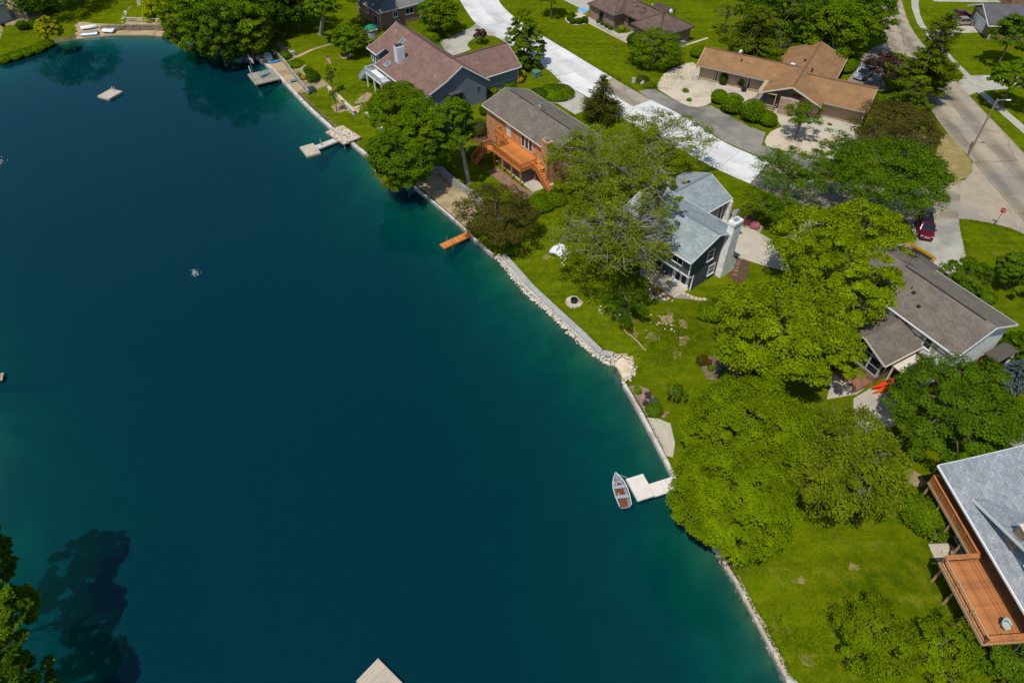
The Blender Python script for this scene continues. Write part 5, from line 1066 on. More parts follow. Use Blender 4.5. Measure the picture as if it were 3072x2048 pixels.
p = Gd(*c2(1375, 662)); tag(rock(None, (p.x, p.y, p.z + .15), 1.1, M_GSTONE, .6, 'boulder'), 'grey boulder in the dirt ring under the lawn tree', 'boulder')
p = Gd(*c4(1285, 990)); tag(rock(None, (p.x, p.y, p.z + .25), 1.3, M_GSTONE, .8, 'boulder'), 'grey boulder among weeds beside the pale gravel bed', 'boulder')
p = Gd(*c4(505, 187)); tag(rock(None, (p.x, p.y, p.z + .2), .7, M_GSTONE, .7, 'boulder'), 'small brown boulder behind the clipped bushes', 'boulder')
def stepping(label, pts, w, l, mat):
    P = [Gd(*q) for q in pts]; root = thing('stepping_stones', label, 'stepping stones', P[0]); f = None
    for i, p in enumerate(P):
        q = p - P[0] + Vector((0, 0, .04)); d = (P[min(i + 1, len(P) - 1)] - P[max(i - 1, 0)]); a = math.atan2(d.y, d.x) + random.uniform(-.15, .15)
        if f is None: f = MB().prism([(w / 2 * math.cos(t) * (1.1 if k % 2 else .95), l / 2 * math.sin(t)) for k, t in enumerate(np.linspace(0, 2 * math.pi, 9)[:-1])], 0, .05).build('stone', mat, root, q, a)
        else: again(f, root, q, (0, 0, a))
stepping('round stepping stones through the dark mulch by the white chimney', via(c11, [(1460, 1290), (1435, 1320), (1425, 1350), (1410, 1390), (1405, 1425), (1390, 1470)]), .42, .55, M_PAVER)
stepping('square pavers in the curved gravel path off the patio corner', via(c10, [(2160, 905), (2210, 925), (2255, 950), (2305, 965), (2352, 972), (2400, 972)]), .36, .5, M_TANCAP)
# fire ring
def fire_ring():
    p = Gd(*c10(870, 1005)); root = thing('fire_ring', 'round stone fire ring with black pit on the shore lawn', 'fire pit', p)
    n = 14
    for i in range(n):
        t0, t1 = 2 * math.pi * i / n + .03, 2 * math.pi * (i + 1) / n - .03; MB().prism([(.42 * math.cos(t0), .42 * math.sin(t0)), (1.02 * math.cos(t0), 1.02 * math.sin(t0)), (1.02 * math.cos(t1), 1.02 * math.sin(t1)), (.42 * math.cos(t1), .42 * math.sin(t1))], -.1, .12).build('stone', M_STONE, root)
    m = MB(); m.loft([[(r * math.cos(t), r * math.sin(t), z) for t in np.linspace(0, 2 * math.pi, 17)[:-1]] for r, z in ((.40, .04), (.42, .5), (.38, .5), (.36, .06))], caps=False); m.build('steel_ring', M_DARK, root)
    MB().cyl(0, 0, .01, .06, .4, .4, 14).build('ash', M('ash', (.015, .014, .013)), root)
fire_ring()

# ---------------------------------------------------------------- docks and rafts
def frame_of(p0, p1, p2, z):
    a, b, c = U(*p0, z), U(*p1, z), U(*p2, z); d = b - a; return a, math.atan2(d.y, d.x), d.length, (c - a).length
def dock(label, p0, p1, p2, z, mat, along_='u', w=.15, th=.16, cat='dock', name='dock', skirt=None, posts=True, flip=1):
    a, an, L, W = frame_of(p0, p1, p2, z); c = U(*p2, z) - a; v = Vector((-math.sin(an), math.cos(an), 0)); s = 1 if c.dot(v) > 0 else -1
    root = thing(name, label, cat, (a.x, a.y, 0), an); y0, y1 = (0, W) if s > 0 else (-W, 0)
    boards(root, 0, L, y0, y1, z, along_, w, .014, mat)
    sk = skirt or mat
    for bx in ((-.02, L + .02, y0 - .06, y0 - .005), (-.02, L + .02, y1 + .005, y1 + .06), (-.06, -.02, y0 - .06, y1 + .06), (L + .02, L + .06, y0 - .06, y1 + .06)): MB().box(*bx, z - th - .04, z - .012).build('skirt', sk, root)
    if posts:
        for x in (.2, L - .2):
            for y in (y0 + .15, y1 - .15): MB().cyl(x, y, -2.5, z - .03, .08, .08, 8).build('pile', WD_GREY, root)
    else: MB().box(.1, L - .1, y0 + .1, y1 - .1, -.15, z - .05).build('float', M_DARK, root)
    return root, (L, y0, y1, an)
def ladder(root, x, y, z, rz):
    l = bpy.data.objects.new('ladder', None); COL.objects.link(l); l.parent = root; l.location = (x, y, z); l.rotation_euler = (0, 0, rz)
    for s in (-.24, .24): MB().tube([(s, .35, 0), (s, .35, .55), (s, .1, .8), (s, -.12, .5), (s, -.14, -1.0)], .03, 6).build('ladder_rail', M_GALV, l)
    for k in range(3): MB().box(-.24, .24, -.19, -.09, -.15 - .3 * k, -.11 - .3 * k).build('rung', M_GALV, l)
d1, _ = dock('grey weathered square dock with lounge chair and flagpole', (743, 223), (815, 206), (768, 253), .75, WD_GREY, 'v', .15)
r1, (L, y0, y1, _) = dock('tan floating swim raft alone in the upper left water', (293, 288), (333, 266), (323, 298), .4, PV_BEIGE, 'u', .2, .3, 'raft', 'swim_raft', posts=False); ladder(r1, L - .3, (y0 + y1) / 2, .4, R(90))
d2, _ = dock('square platform dock with peeling white paint on the seawall', (978, 396), (1028, 376), (1022, 435), .95, WD_PEEL, 'v', .15)
d2b, _ = dock('narrow white gangway from the platform dock to its raft', (945, 437), (1003, 415), (954, 446), .6, M_WCAP, 'v', .5, .2, 'gangway', 'gangway', posts=False)
for q, lb in (((961, 429), 'leaning timber post on the far side of the white gangway'), ((965, 438), 'leaning timber post on the near side of the white gangway')):
    p = U(*q, .5); o = MB().box(-.07, .07, -.07, .07, -2.5, .75).build('mooring_post', WD_GREY, None, (p.x, p.y, .5)); o.rotation_euler = (.1, .12, .4); tag(o, lb, 'post')
r2, (L, y0, y1, _) = dock('beige floating raft with ladder at the gangway end', (900, 441), (939, 430), (925, 467), .4, PV_BEIGE, 'u', .22, .3, 'raft', 'swim_raft', posts=False); ladder(r2, L * .45 + .9, y0 + .35 if y0 < 0 else y1 - .35, .4, 0)
d3, _ = dock('slim orange painted dock beside the bronze bush', (1320, 733), (1402, 695), (1336, 742), .6, WD_ORANGE, 'v', .15)
for q, lb in (((1341, 722), 'thin steel pole on the far side of the orange dock'), ((1357, 735), 'thin steel pole on the near side of the orange dock')):
    p = U(*q, .5); o = MB().cyl(0, 0, -2.5, .75, .035, .035, 6).build('mooring_pole', M_GALV, None, (p.x, p.y, .5)); tag(o, lb, 'pole')
d4, _ = dock('white L-shaped dock platform beside the aluminium rowboat', (1880, 1437), (1928, 1422), (1912, 1500), .5, PV_WHITE, 'u', .16, .18, posts=False)

def dock_leg():
    an = d4.rotation_euler.z; o = Vector(d4.location); q = U(1946, 1453, .5) - o; u = Vector((math.cos(an), math.sin(an), 0)); v = Vector((-u.y, u.x, 0)); y = q.dot(v); x = q.dot(u); e = (U(2060, 1416, .5) - o).dot(u)
    boards(d4, x + .02, e, y - 1.28, y, .5, 'v', .16, .014, PV_WHITE)
    for bx in ((x, e, y + .005, y + .06), (x, e, y - 1.34, y - 1.285)): MB().box(*bx, .3, .488).build('skirt', PV_WHITE, d4)
    for xx in (x + .3, e - .4): MB().box(xx, xx + .8, y - 1.1, y - .2, -.15, .45).build('float', M_DARK, d4)
dock_leg()
r5, _ = dock('pale herringbone composite raft at the bottom edge', (1134, 1976), (1071, 2041), (1205, 2048), .4, PV_BEIGE, 'u', .9, .3, 'raft', 'swim_raft', posts=False)
def grooves():
    m = MB(); a, an, L, W = frame_of((1134, 1976), (1071, 2041), (1205, 2048), .4); k = 1 if (U(1205, 2048, .4) - a).dot(Vector((-math.sin(an), math.cos(an), 0))) > 0 else -1
    for i in range(1, 16):
        y = W * i / 16; x = .05; q = None; z = 0
        while x < L - .05:
            p_ = (x, k * min(W - .04, max(.04, y + (.07 if z % 2 else -.07))), .4035); z += 1
            if q: m.beam(q, p_, .016, .006)
            q = p_; x += .14
    tag(m.build('zigzag_grooves', M('groove_grey', (.20, .17, .13), rough=.9), r5), kind='stuff')
grooves()
p = U(-4, 1135, .4); q = thing('dock', 'grey dock corner at the left edge of the water', 'dock', (p.x - .4, p.y, 0), R(20)); boards(q, -1.5, .8, -.6, .6, .45, 'u', .2, .014, WD_GREY); MB().box(-1.4, .7, -.5, .5, -.1, .4).build('float', M_DARK, q)

# ---------------------------------------------------------------- boats
M_ALU = M('aluminium', (0.50, 0.52, 0.54), (0.58, 0.60, 0.62), scale=2, rough=0.35, metal=0.7)
M_GEL = M('white_gelcoat', (0.76, 0.77, 0.78), (0.70, 0.71, 0.72), scale=1.5, rough=0.35)
M_CARPET = M('brown_carpet', (0.13, 0.045, 0.02), (0.18, 0.07, 0.03), scale=3, rough=1)
def hull(L, B, D, blunt=1.0, bow=1.0, n=11, th=.05):
    """open hull: sections outside then back inside"""
    secs = []
    for i in range(n):
        s = i / (n - 1); b = B / 2 * (1 - max(0, (s - .45) / .55) ** 2.2 * blunt) * (.86 + .14 * min(1, s / .3)); b = max(b, .03); k = D * .28 * max(0, (s - .6) / .4) ** 2 * bow; zg = D + .12 * max(0, (s - .55) / .45) ** 2; x = s * L
        out = [(x, b, zg), (x, b * .93, D * .45 + k * .6), (x, b * .62, .06 + k), (x, 0, k), (x, -b * .62, .06 + k), (x, -b * .93, D * .45 + k * .6), (x, -b, zg)]
        bi = max(b - th, .01); f = bi / b
        inn = [(x, -bi, zg), (x, -bi * .92, D * .5 + k * .6), (x, -bi * .6, .12 + k), (x, 0, .1 + k), (x, bi * .6, .12 + k), (x, bi * .92, D * .5 + k * .6), (x, bi, zg)]
        secs.append(out + inn)
    return MB().loft(secs)
def rowboat():
    a, b = U(1876, 1519, .3), U(1846, 1422, .3); d = b - a; r = thing('rowboat', 'aluminium rowboat with brown floor moored at the white dock', 'boat', (a.x, a.y, -.05), math.atan2(d.y, d.x)); L = d.length
    hull(L, 1.36, .55).build('hull', M_ALU, r, fix=True, smooth=False)
    for x, w in ((L * .30, .58), (L * .60, .56)): MB().box(x - .16, x + .16, -w, w, .34, .39).build('bench_seat', M('seat_grey', (.30, .34, .38), rough=.6), r)
    MB().prism([(.08, -.42), (L * .5, -.48), (L * .76, -.30), (L * .76, .30), (L * .5, .48), (.08, .42)], .125, .15).build('floor_carpet', M_CARPET, r)
    MB().prism([(L * .80, -.3), (L * .97, -.03), (L * .97, .03), (L * .80, .3)], .46, .5).build('bow_deck', M_ALU, r)
    g = MB()
    for s in (-1, 1):
        pts = []
        for i in range(11):
            t = i / 10; bb = max(.03, 1.36 / 2 * (1 - max(0, (t - .45) / .55) ** 2.2) * (.86 + .14 * min(1, t / .3))); pts.append((t * L, s * bb, .55 + .12 * max(0, (t - .55) / .45) ** 2 + .015))
        g = MB().tube(pts, .032, 6); g.build('gunwale', M_GEL, r)
    for x, y in ((L * .36, .3), (L * .66, .25)): MB().cyl(x, y, .39, .6, .05, .05, 8).build('rod_holder', W_WHITE, r)
    MB().tube([(L * .97, .0, .62), (L * .8, -.9, .62), (L * .74, -1.25, .55)], .012, 5).build('mooring_line', W_WHITE, r)
rowboat()
def upturned(label, pa, pb, B, D, mat, z, ribs=0, name='upturned_boat', roll=math.pi, blunt=.8):
    a, b = Gd(*pa), Gd(*pb); d = b - a; r = thing(name, label, 'boat', (a.x, a.y, a.z + z), math.atan2(d.y, d.x)); L = d.length
    e = bpy.data.objects.new('hull', hull(L, B, D, blunt, .6).mesh('hull')); COL.objects.link(e); e.data.materials.append(mat); e.parent = r; e.rotation_euler = (roll, 0, 0); e.location = (0, 0, D)
    MB().beam((.1, 0, D + .02), (L * .9, 0, D - .04), .06, .06).build('keel', mat, r)
    for k in range(ribs):
        y = (k - (ribs - 1) / 2) * B * .7 / max(1, ribs - 1); MB().beam((.08, y, D - .03 - abs(y) * .12), (L * .8, y, D - .05 - abs(y) * .12), .03, .04).build('strake', mat, r)
    return r
upturned('white upturned dinghy lying against the top left stone wall', c1(752, 275), c1(898, 255), 1.1, .45, M_GEL, .25)
upturned('aluminium upturned jon boat with ribbed bottom on the top left beach', c1(905, 315), c1(752, 328), 1.5, .5, M_ALU, .1, 6, blunt=.25)
upturned('white upturned rowing boat at the sand strip beside the blue kayak', c2(400, 650), c2(438, 730), 1.45, .5, M_GEL, .1, 2)
def pedal_boat(label, pa, pb, mat, seatmat, W=1.55, name='pedal_boat', flip=False):
    a, b = Gd(*pa), Gd(*pb); d = b - a; r = thing(name, label, 'pedal boat', (a.x, a.y, a.z + (.62 if flip else .05)), math.atan2(d.y, d.x)); L = d.length
    if flip: r.rotation_euler = (math.pi, 0, math.atan2(d.y, d.x))
    def pont(y):
        m = MB(); secs = []
        for i in range(9):
            s = i / 8; w = W * .2 * (1 - max(0, (s - .55) / .45) ** 2 * .75) * (1 - max(0, (.15 - s) / .15) ** 2 * .4); z1 = .42 - .12 * max(0, (s - .6) / .4) ** 2; secs.append([(s * L, y + w * math.cos(t), z1 / 2 + z1 / 2 * math.sin(t)) for t in np.linspace(0, 2 * math.pi, 11)[:-1]])
        m.loft(secs).build('pontoon', mat, r, smooth=True)
    pont(W * .28); pont(-W * .28)
    MB().box(L * .06, L * .88, -W * .3, W * .3, .12, .34).build('cockpit', mat, r)
    for y in (-W * .24, W * .24):
        s = MB(); s.box(L * .26, L * .46, y - .24, y + .24, .40, .48); s.beam((L * .27, y, .42), (L * .16, y, .85), .48, .07); s.build('seat', seatmat, r)
    MB().box(L * .62, L * .78, -.12, .12, .3, .55).build('pedal_housing', M_DARK, r)
    if flip:
        secs = []
        for i in range(9):
            s = i / 8; w = W * .5 * (1 - abs(2 * s - 1) ** 4 * .35); secs.append([(s * L, y, z) for y, z in ((-w, .16), (-w * .8, -.03), (-w * .2, -.06), (w * .2, -.06), (w * .8, -.03), (w, .16))])
        MB().loft(secs).build('bottom_shell', mat, r, smooth=False); MB().box(L * .2, L * .62, -.07, .07, -.075, -.058).build('paddle_slot', M_DARK, r)
    return r
pedal_boat('blue two-seat pedal boat at the shaded top left shore', c1(1672, 292), c1(1625, 362), M('blue_plastic', (.035, .16, .50), rough=.35), M('blue_plastic_dark', (.03, .12, .4), rough=.4))
pedal_boat('green pedal boat half hidden under the shore tree', c1(1800, 305), c1(1760, 375), M('green_plastic', (.02, .14, .09), rough=.35), M('green_plastic_seat', (.02, .1, .07), rough=.4))
pedal_boat('pale grey pedal boat farthest right under the shore tree', c1(1885, 290), c1(1845, 378), M('grey_plastic', (.40, .42, .40), rough=.35), M('grey_plastic_seat', (.32, .34, .33), rough=.4))
pedal_boat('white pedal boat upside down on the top left beach', c1(1060, 300), c1(950, 292), M_GEL, M_GEL, 1.7, flip=True)
pedal_boat('white pedal boat upside down on the lawn before the slate blue house', c10(640, 470), c10(735, 350), M_GEL, M_GEL, 1.9, flip=True)
def kayak(label, pa, pb, mat, z=.05, B=.72, world=None):
    a, b = (Gd(*pa), Gd(*pb)); d = b - a; L = d.length; r = thing('kayak', label, 'kayak', (a.x, a.y, a.z + z), math.atan2(d.y, d.x)); secs = []
    for i in range(13):
        s = i / 12; w = max(.02, B / 2 * math.sin(math.pi * min(1, max(0, s))) ** .7); k = .16 * abs(2 * s - 1) ** 3; secs.append([(s * L, w * math.cos(t), .17 + k * .6 + (.17 if math.sin(t) < 0 else .15) * math.sin(t)) for t in np.linspace(0, 2 * math.pi, 13)[:-1]])
    MB().loft(secs).build('hull', mat, r, smooth=True)
    n = 14; MB().tube([(L * .47 + .45 * math.cos(t), .24 * math.sin(t), .325) for t in np.linspace(0, 2 * math.pi, n + 1)], .035, 5, False).build('cockpit_rim', mat, r)
    MB().prism([(L * .47 + .42 * math.cos(t), .21 * math.sin(t)) for t in np.linspace(0, 2 * math.pi, n + 1)[:-1]], .29, .327).build('cockpit_well', M('kayak_well', (.03, .03, .035), rough=.5), r)
    return r
M_KB = M('bright_blue_plastic', (.06, .27, .66), rough=.3)
kayak('bright blue sit-in kayak on the sand strip', c2(418, 775), c2(553, 728), M_KB)
M_KR = M('red_plastic', (.75, .05, .015), rough=.35)
kayak('upper red kayak poking out under the cream patio cover', c16(1215, 490), c16(1620, 330), M_KR, .35, .6)
kayak('lower orange-red kayak poking out under the cream patio cover', c16(1240, 522), c16(1640, 370), M('orange_red_plastic', (.80, .10, .015), rough=.35), .05, .6)

# ---------------------------------------------------------------- vehicles
def suv(label, pfront, prear, paint, hgt=1.72, W=1.86, name='suv', cat='suv', sedan=False):
    a, b = U(*pfront), U(*prear); d = a - b; L = 4.75; mid = (a + b) / 2; r = thing(name, label, cat, (mid.x, mid.y, LAND + .035), math.atan2(d.y, d.x)); h = L / 2
    zb = .92 if sedan else 1.05
    def sec(x, w, z0, z1, r_=.12): return [(x, -w, z0 + r_), (x, -w + r_ * .6, z0), (x, w - r_ * .6, z0), (x, w, z0 + r_), (x, w, z1 - r_), (x, w - r_ * 1.2, z1), (x, -w + r_ * 1.2, z1), (x, -w, z1 - r_)]
    w = W / 2; st = [(-h, w * .86, .45, zb - .08), (-h + .12, w * .95, .34, zb), (-h + .9, w, .30, zb + .02), (0, w, .30, zb), (h - 1.35, w, .30, zb - .02), (h - .5, w * .96, .32, zb - .08), (h - .12, w * .88, .36, zb - .2), (h, w * .76, .45, zb - .33)]
    MB().loft([sec(*s) for s in st]).build('body', paint, r, smooth=False)
    x0, x1, x2, x3 = ((-h + .95, -h + 1.7, .55, 1.25) if sedan else (-h + .12, -h + .42, .62, 1.32))
    t = hgt - .05; ww, wt = w * .93, w * .74
    MB().loft([[(x0, -ww, zb - .04), (x0, ww, zb - .04), (x1, wt, t), (x1, -wt, t)], [(x3, -ww, zb - .06), (x3, ww, zb - .06), (x2, wt, t), (x2, -wt, t)]]).build('glasshouse', GLASS, r, fix=True)
    MB().loft([[(x1 - .1, -wt - .02, t - .03), (x1 - .1, wt + .02, t - .03), (x1 - .04, wt - .1, t + .055), (x1 - .04, -wt + .1, t + .055)], [(x2 + .06, -wt - .02, t - .03), (x2 + .06, wt + .02, t - .03), (x2, wt - .1, t + .055), (x2, -wt + .1, t + .055)]]).build('roof_panel', paint, r, fix=True)
    for s in (-1, 1):
        for xa, xb in ((x0, x1), (x3, x2)): MB().beam((xa, s * (ww + .005), zb - .03), (xb, s * (wt + .01), t), .09, .09).build('pillar', paint, r)
        xm = (x1 + x2) / 2 - .1; MB().beam((xm, s * (ww + .005), zb - .03), (xm, s * (wt + .01), t), .1, .05).build('pillar', paint, r)
        MB().box(x3 - .25, x3 - .05, s * (w + .06) - .09, s * (w + .06) + .09, zb + .02, zb + .17).build('mirror', paint, r)
        for xw in (-h + .95, h - .95):
            wh = bpy.data.objects.new('wheel', None); COL.objects.link(wh); wh.parent = r; wh.location = (xw, s * (w - .09), .36)
            MB().tube([(0, -.11, 0), (0, .12, 0)], .36, 16).build('tyre', M('tyre_rubber', (.015, .015, .016), rough=.9), wh); MB().tube([(0, -.125, 0), (0, .135, 0)], .22, 12).build('rim', M_GALV, wh)
        MB().box(h - .22, h - .05, s * w * .66 - .16, s * w * .66 + .16, zb - .42, zb - .24).build('headlight', M('headlight', (.7, .7, .68), rough=.15), r); MB().box(-h - .01, -h + .1, s * w * .72 - .1, s * w * .72 + .1, zb - .4, zb - .05).build('tail_light', M('tail_light', (.4, .01, .01), rough=.2), r)
        if not sedan: MB().beam((x1 + .1, s * wt * .85, t + .09), (x2 - .15, s * wt * .85, t + .09), .04, .05).build('roof_rail', M_DARK, r)
    MB().box(h - .06, h + .015, -w * .38, w * .38, zb - .5, zb - .3).build('grille', M_GALV, r); MB().box(h - .1, h + .03, -w * .8, w * .8, .36, .52).build('bumper', paint, r)
    if not sedan: MB().box(x2 - 1.3, x2 - .5, -.4, .4, t + .05, t + .065).build('sunroof', GLASS, r)
    return r
def paint(name, c): return M(name, c, rough=.22, spec=.6, metal=.35)
suv('maroon suv parked in the driveway near the stop sign', c13(1190, 1300), c13(1140, 1010), paint('maroon_paint', (.16, .008, .02)))
suv('silver suv parked behind the orange-brown ranch house', c6(370, 960), c6(545, 850), paint('silver_paint', (.42, .47, .53)))
suv('tan sedan by the white garage door', (2905, 74), (2868, 75), paint('tan_paint', (.36, .31, .24)), 1.42, 1.78, 'car', 'car', True)
suv('dark red sedan parked behind the tan sedan', (2893, 53), (2858, 53), paint('dark_red_paint', (.14, .03, .025)), 1.42, 1.78, 'car', 'car', True)
def dumpster():
    a, an, L, W = frame_of(c15(1000, 70), c15(1130, 150), c15(1060, 40), LAND + .5); r = thing('open_trailer', 'yellow-sided open dump trailer behind the pale two-storey house', 'trailer', (*U(*c15(1075, 90)).to_2d(), LAND), an)
    y = M('yellow_steel', (.62, .33, .01), rough=.4)
    for bx in ((-1.9, 1.9, -.85, -.8), (-1.9, 1.9, .8, .85), (-1.9, -1.85, -.8, .8), (1.85, 1.9, -.8, .8)): MB().box(*bx, .55, .95).build('side_panel', y, r)
    MB().box(-1.85, 1.85, -.8, .8, .5, .6).build('bed', M_DARK, r); MB().box(-1.93, 1.93, -.88, -.78, .95, 1.0).build('top_rail', y, r)
    for s in (-1, 1):
        for x in (-.45, .45): MB().tube([(x, s * .9, .35), (x, s * 1.08, .35)], .34, 14).build('wheel', M('tyre_rubber', (.015, .015, .016)), r)
    MB().box(1.9, 3.1, -.06, .06, .45, .55).build('drawbar', M_DARK, r)
dumpster()
p = U(*c15(900, 10)); q = thing('utility_trailer', 'grey flat utility trailer at the driveway edge', 'trailer', (p.x, p.y, LAND), R(0)); MB().box(-1.0, 1.0, -.5, .5, .6, .75).build('bed', M_GALV, q); MB().box(-1.05, 1.05, -.55, -.5, .75, 1.0).build('side_panel', M_GALV, q)
for s in (-1, 1): MB().tube([(0, s * .55, .3), (0, s * .7, .3)], .3, 12).build('wheel', M('tyre_rubber', (.015, .015, .016)), q)

# ---------------------------------------------------------------- street furniture, signs, flags
def street_light():
    p = U(2903, 468); r = thing('street_light', 'tall bare wooden street light pole at the corner', 'street light', p); H = 9.0
    MB().tube([(0, 0, -.3), (.03, 0, 4), (.05, 0, H)], [.17, .14, .11], 10).build('pole', M('weathered_pole', (.20, .155, .11), (.26, .2, .145), scale=3, rough=.9), r)
    MB().tube([(.05, 0, H - .35), (.5, -.1, H - .1), (1.2, -.2, H - .05)], .035, 6).build('arm', M_GALV, r); hd = MB(); hd.loft([[(x, -.22 + w * math.cos(t), H - .06 + .09 * math.sin(t)) for t in np.linspace(0, 2 * math.pi, 9)[:-1]] for x, w in ((1.1, .06), (1.3, .16), (1.7, .15), (1.85, .05))]); hd.build('lamp_head', M('lamp_grey', (.6, .62, .65), rough=.3), r)
street_light()
def stop_sign():
    p = U(2982, 678); r = thing('stop_sign', 'red octagonal stop sign on a thin post', 'stop sign', p); MB().box(-.03, .03, -.03, .03, -.2, 2.85).build('post', M('green_post', (.10, .12, .08)), r)
    f = bpy.data.objects.new('sign_face', None); COL.objects.link(f); f.parent = r; f.location = (0, 0, 2.5); f.rotation_euler = (0, 0, R(-52)); f.location = (-.03, -.03, 2.5)
    def octo(rad, y0, y1): return MB().extrude([(rad * math.cos(R(22.5 + 45 * k)), y0, rad * math.sin(R(22.5 + 45 * k))) for k in range(8)], (0, y1 - y0, 0))
    octo(.41, 0, .012).build('sign_border', W_WHITE, f); octo(.385, -.006, -.001).build('red_panel', M('sign_red', (.50, .008, .012), rough=.4), f)
    c = bpy.data.curves.new('lettering', 'FONT'); c.body = 'STOP'; c.size = .29; c.align_x = 'CENTER'; c.align_y = 'CENTER'; c.extrude = .002; c.materials.append(W_WHITE)
    tmp = bpy.data.objects.new('lettering', c); COL.objects.link(tmp); bpy.context.view_layer.update(); me = bpy.data.meshes.new_from_object(tmp.evaluated_get(bpy.context.evaluated_depsgraph_get())); bpy.data.objects.remove(tmp)
    if not me.materials: me.materials.append(W_WHITE)
    t = put('lettering', me, None, f); t.location = (0, -.01, 0); t.rotation_euler = (R(90), 0, 0)
stop_sign()
def flag(label, base, top, z0, h, wave=1):
    p = Gd(*base) if z0 is None else U(*base, z0); r = thing('flagpole', label, 'flagpole', p)
    MB().cyl(0, 0, -.2, h, .035, .02, 8).build('pole', M_GALV, r); fl = bpy.data.objects.new('flag', None); COL.objects.link(fl); fl.parent = r; fl.location = (0, 0, h - .05); fl.rotation_euler = (0, 0, R(-35))
    Lf, Hf = 1.5, .95
    def P(x, z): return (.03 + x * .62, .06 * math.sin(x * 5) * wave, -z - x * .42)
    red, wht, blu = M('flag_red', (.45, .02, .03)), M('flag_white', (.7, .68, .68)), M('flag_blue', (.03, .04, .16))
    for k in range(13):
        m = MB(); xs = np.linspace(0, Lf, 9); z0_, z1_ = Hf * k / 13, Hf * (k + 1) / 13
        if k < 7: xs = np.linspace(.6, Lf, 6)
        v = [P(x, z) for x in xs for z in (z0_, z1_)]; m.add(v, [(2 * i, 2 * i + 2, 2 * i + 3, 2 * i + 1) for i in range(len(xs) - 1)]); m.build('stripe', red if k % 2 == 0 else wht, fl)
    xs = np.linspace(0, .6, 4); m = MB(); m.add([P(x, z) for x in xs for z in (0, Hf * 7 / 13)], [(2 * i, 2 * i + 2, 2 * i + 3, 2 * i + 1) for i in range(3)]); m.build('canton', blu, fl)
flag('flagpole with striped flag at the corner of the grey dock', c2(228, 855), None, .75, 3.4)
flag('flagpole with striped flag standing on the lawn slope', c2(1122, 850), None, None, 3.2)
p = U(*c2(208, 858), .75); o = MB().tube([(0, 0, -2), (0, 0, 0), (-.1, 0, 1.2)], .09, 8).build('mooring_post', W_WHITE, None, p); tag(o, 'leaning white post at the outer end of the grey dock', 'post')
def lounger(label, pa, pb, z, mat):
    a, b = (U(*pa, z), U(*pb, z)); d = b - a; r = thing('sun_lounger', label, 'sun lounger', (a.x, a.y, z), math.atan2(d.y, d.x)); L = 1.9
    for i in range(9): MB().box(.05 + i * .135, .16 + i * .135, -.3, .3, .28, .31).build('slat', mat, r)
    for i in range(5): x = 1.28 + i * .1; MB().beam((x, 0, .33 + i * .13), (x + .07, 0, .42 + i * .13), .6, .03).build('back_slat', mat, r)
    for s in (-1, 1):
        MB().beam((.02, s * .31, .27), (1.3, s * .31, .27), .05, .06).build('side_rail', mat, r)
        for x in (.15, 1.2): MB().box(x - .03, x + .03, s * .31 - .03, s * .31 + .03, 0, .27).build('leg', mat, r)
TEAL = M('teal_plastic', (.05, .22, .28), rough=.5)
lounger('teal sun lounger with raised back on the grey dock', c2(325, 915), c2(420, 870), .75, TEAL)
lounger('blue sun lounger lying on the sand strip', c2(668, 972), c2(748, 955), .53, M('blue_lounger', (.05, .20, .34), rough=.5))
def playset():
    p = Gd(*c2(1640, 520)); r = thing('play_tower', 'white play tower with round green roof behind the mauve-roofed house', 'play tower', p)
    for x in (-.65, .65):
        for y in (-.65, .65): MB().box(x - .06, x + .06, y - .06, y + .06, -.2, 3.2).build('post', WD_GREY, r)
    MB().prism([(.85 * math.cos(t), .85 * math.sin(t)) for t in np.linspace(0, 2 * math.pi, 9)[:-1]], 1.5, 1.6).build('platform', W_WHITE, r)
    for k in range(8):
        t0, t1 = 2 * math.pi * k / 8, 2 * math.pi * (k + 1) / 8
        if k in (1, 2): continue
        MB().beam((.85 * math.cos(t0), .85 * math.sin(t0), 1.95), (.85 * math.cos(t1), .85 * math.sin(t1), 1.95), .04, .65).build('side_panel', W_LGREY, r)
    m = MB(); m.loft([[(rr * math.cos(t), rr * math.sin(t), z) for t in np.linspace(0, 2 * math.pi, 17)[:-1]] for rr, z in ((1.12, 3.0), (1.1, 3.1), (.95, 3.2), (.9, 3.28), (.7, 3.36), (.62, 3.45), (.35, 3.55), (.05, 3.65))]); m.build('roof', M('green_plastic_roof', (.012, .19, .10), rough=.4), r)
    s = MB(); pts = [(-.8 - .35 * i, -.3, 1.5 - .2 * i + .02 * i * i) for i in range(7)]; s.loft([[(x, y - .28, z + .18), (x, y - .25, z), (x, y + .25, z), (x, y + .28, z + .18)] for x, y, z in pts], closed=False, caps=False); s.build('slide', M('dark_green_slide', (.01, .07, .04), rough=.4), r)
playset()
def simple_box(name, label, cat, px, sx, sy, sz, mat, rz=0.0, z=None, lid=None):
    p = Gd(*px) if z is None else U(*px, z); r = thing(name, label, cat, p, rz); MB().box(-sx / 2, sx / 2, -sy / 2, sy / 2, 0, sz).build('body', mat, r)
    MB().box(-sx / 2 - .03, sx / 2 + .03, -sy / 2 - .03, sy / 2 + .03, sz, sz + .07).build('lid', lid or mat, r); return r
simple_box('hot_tub', 'grey covered hot tub beside the dark red brick house', 'hot tub', c2(1615, 400), 2.2, 2.2, .85, M('tub_side', (.12, .10, .085)), R(35), lid=M('tub_cover', (.34, .36, .38), rough=.6))
simple_box('transformer_box', 'green electrical transformer box on the roadside lawn', 'transformer box', c3(2195, 900), 1.3, 1.1, .9, M('utility_green', (.10, .20, .15), rough=.5), R(35))
simple_box('utility_box', 'white utility pedestal by the far roadside tree', 'utility box', c3(1238, 108), .35, .3, .8, W_WHITE, 0)
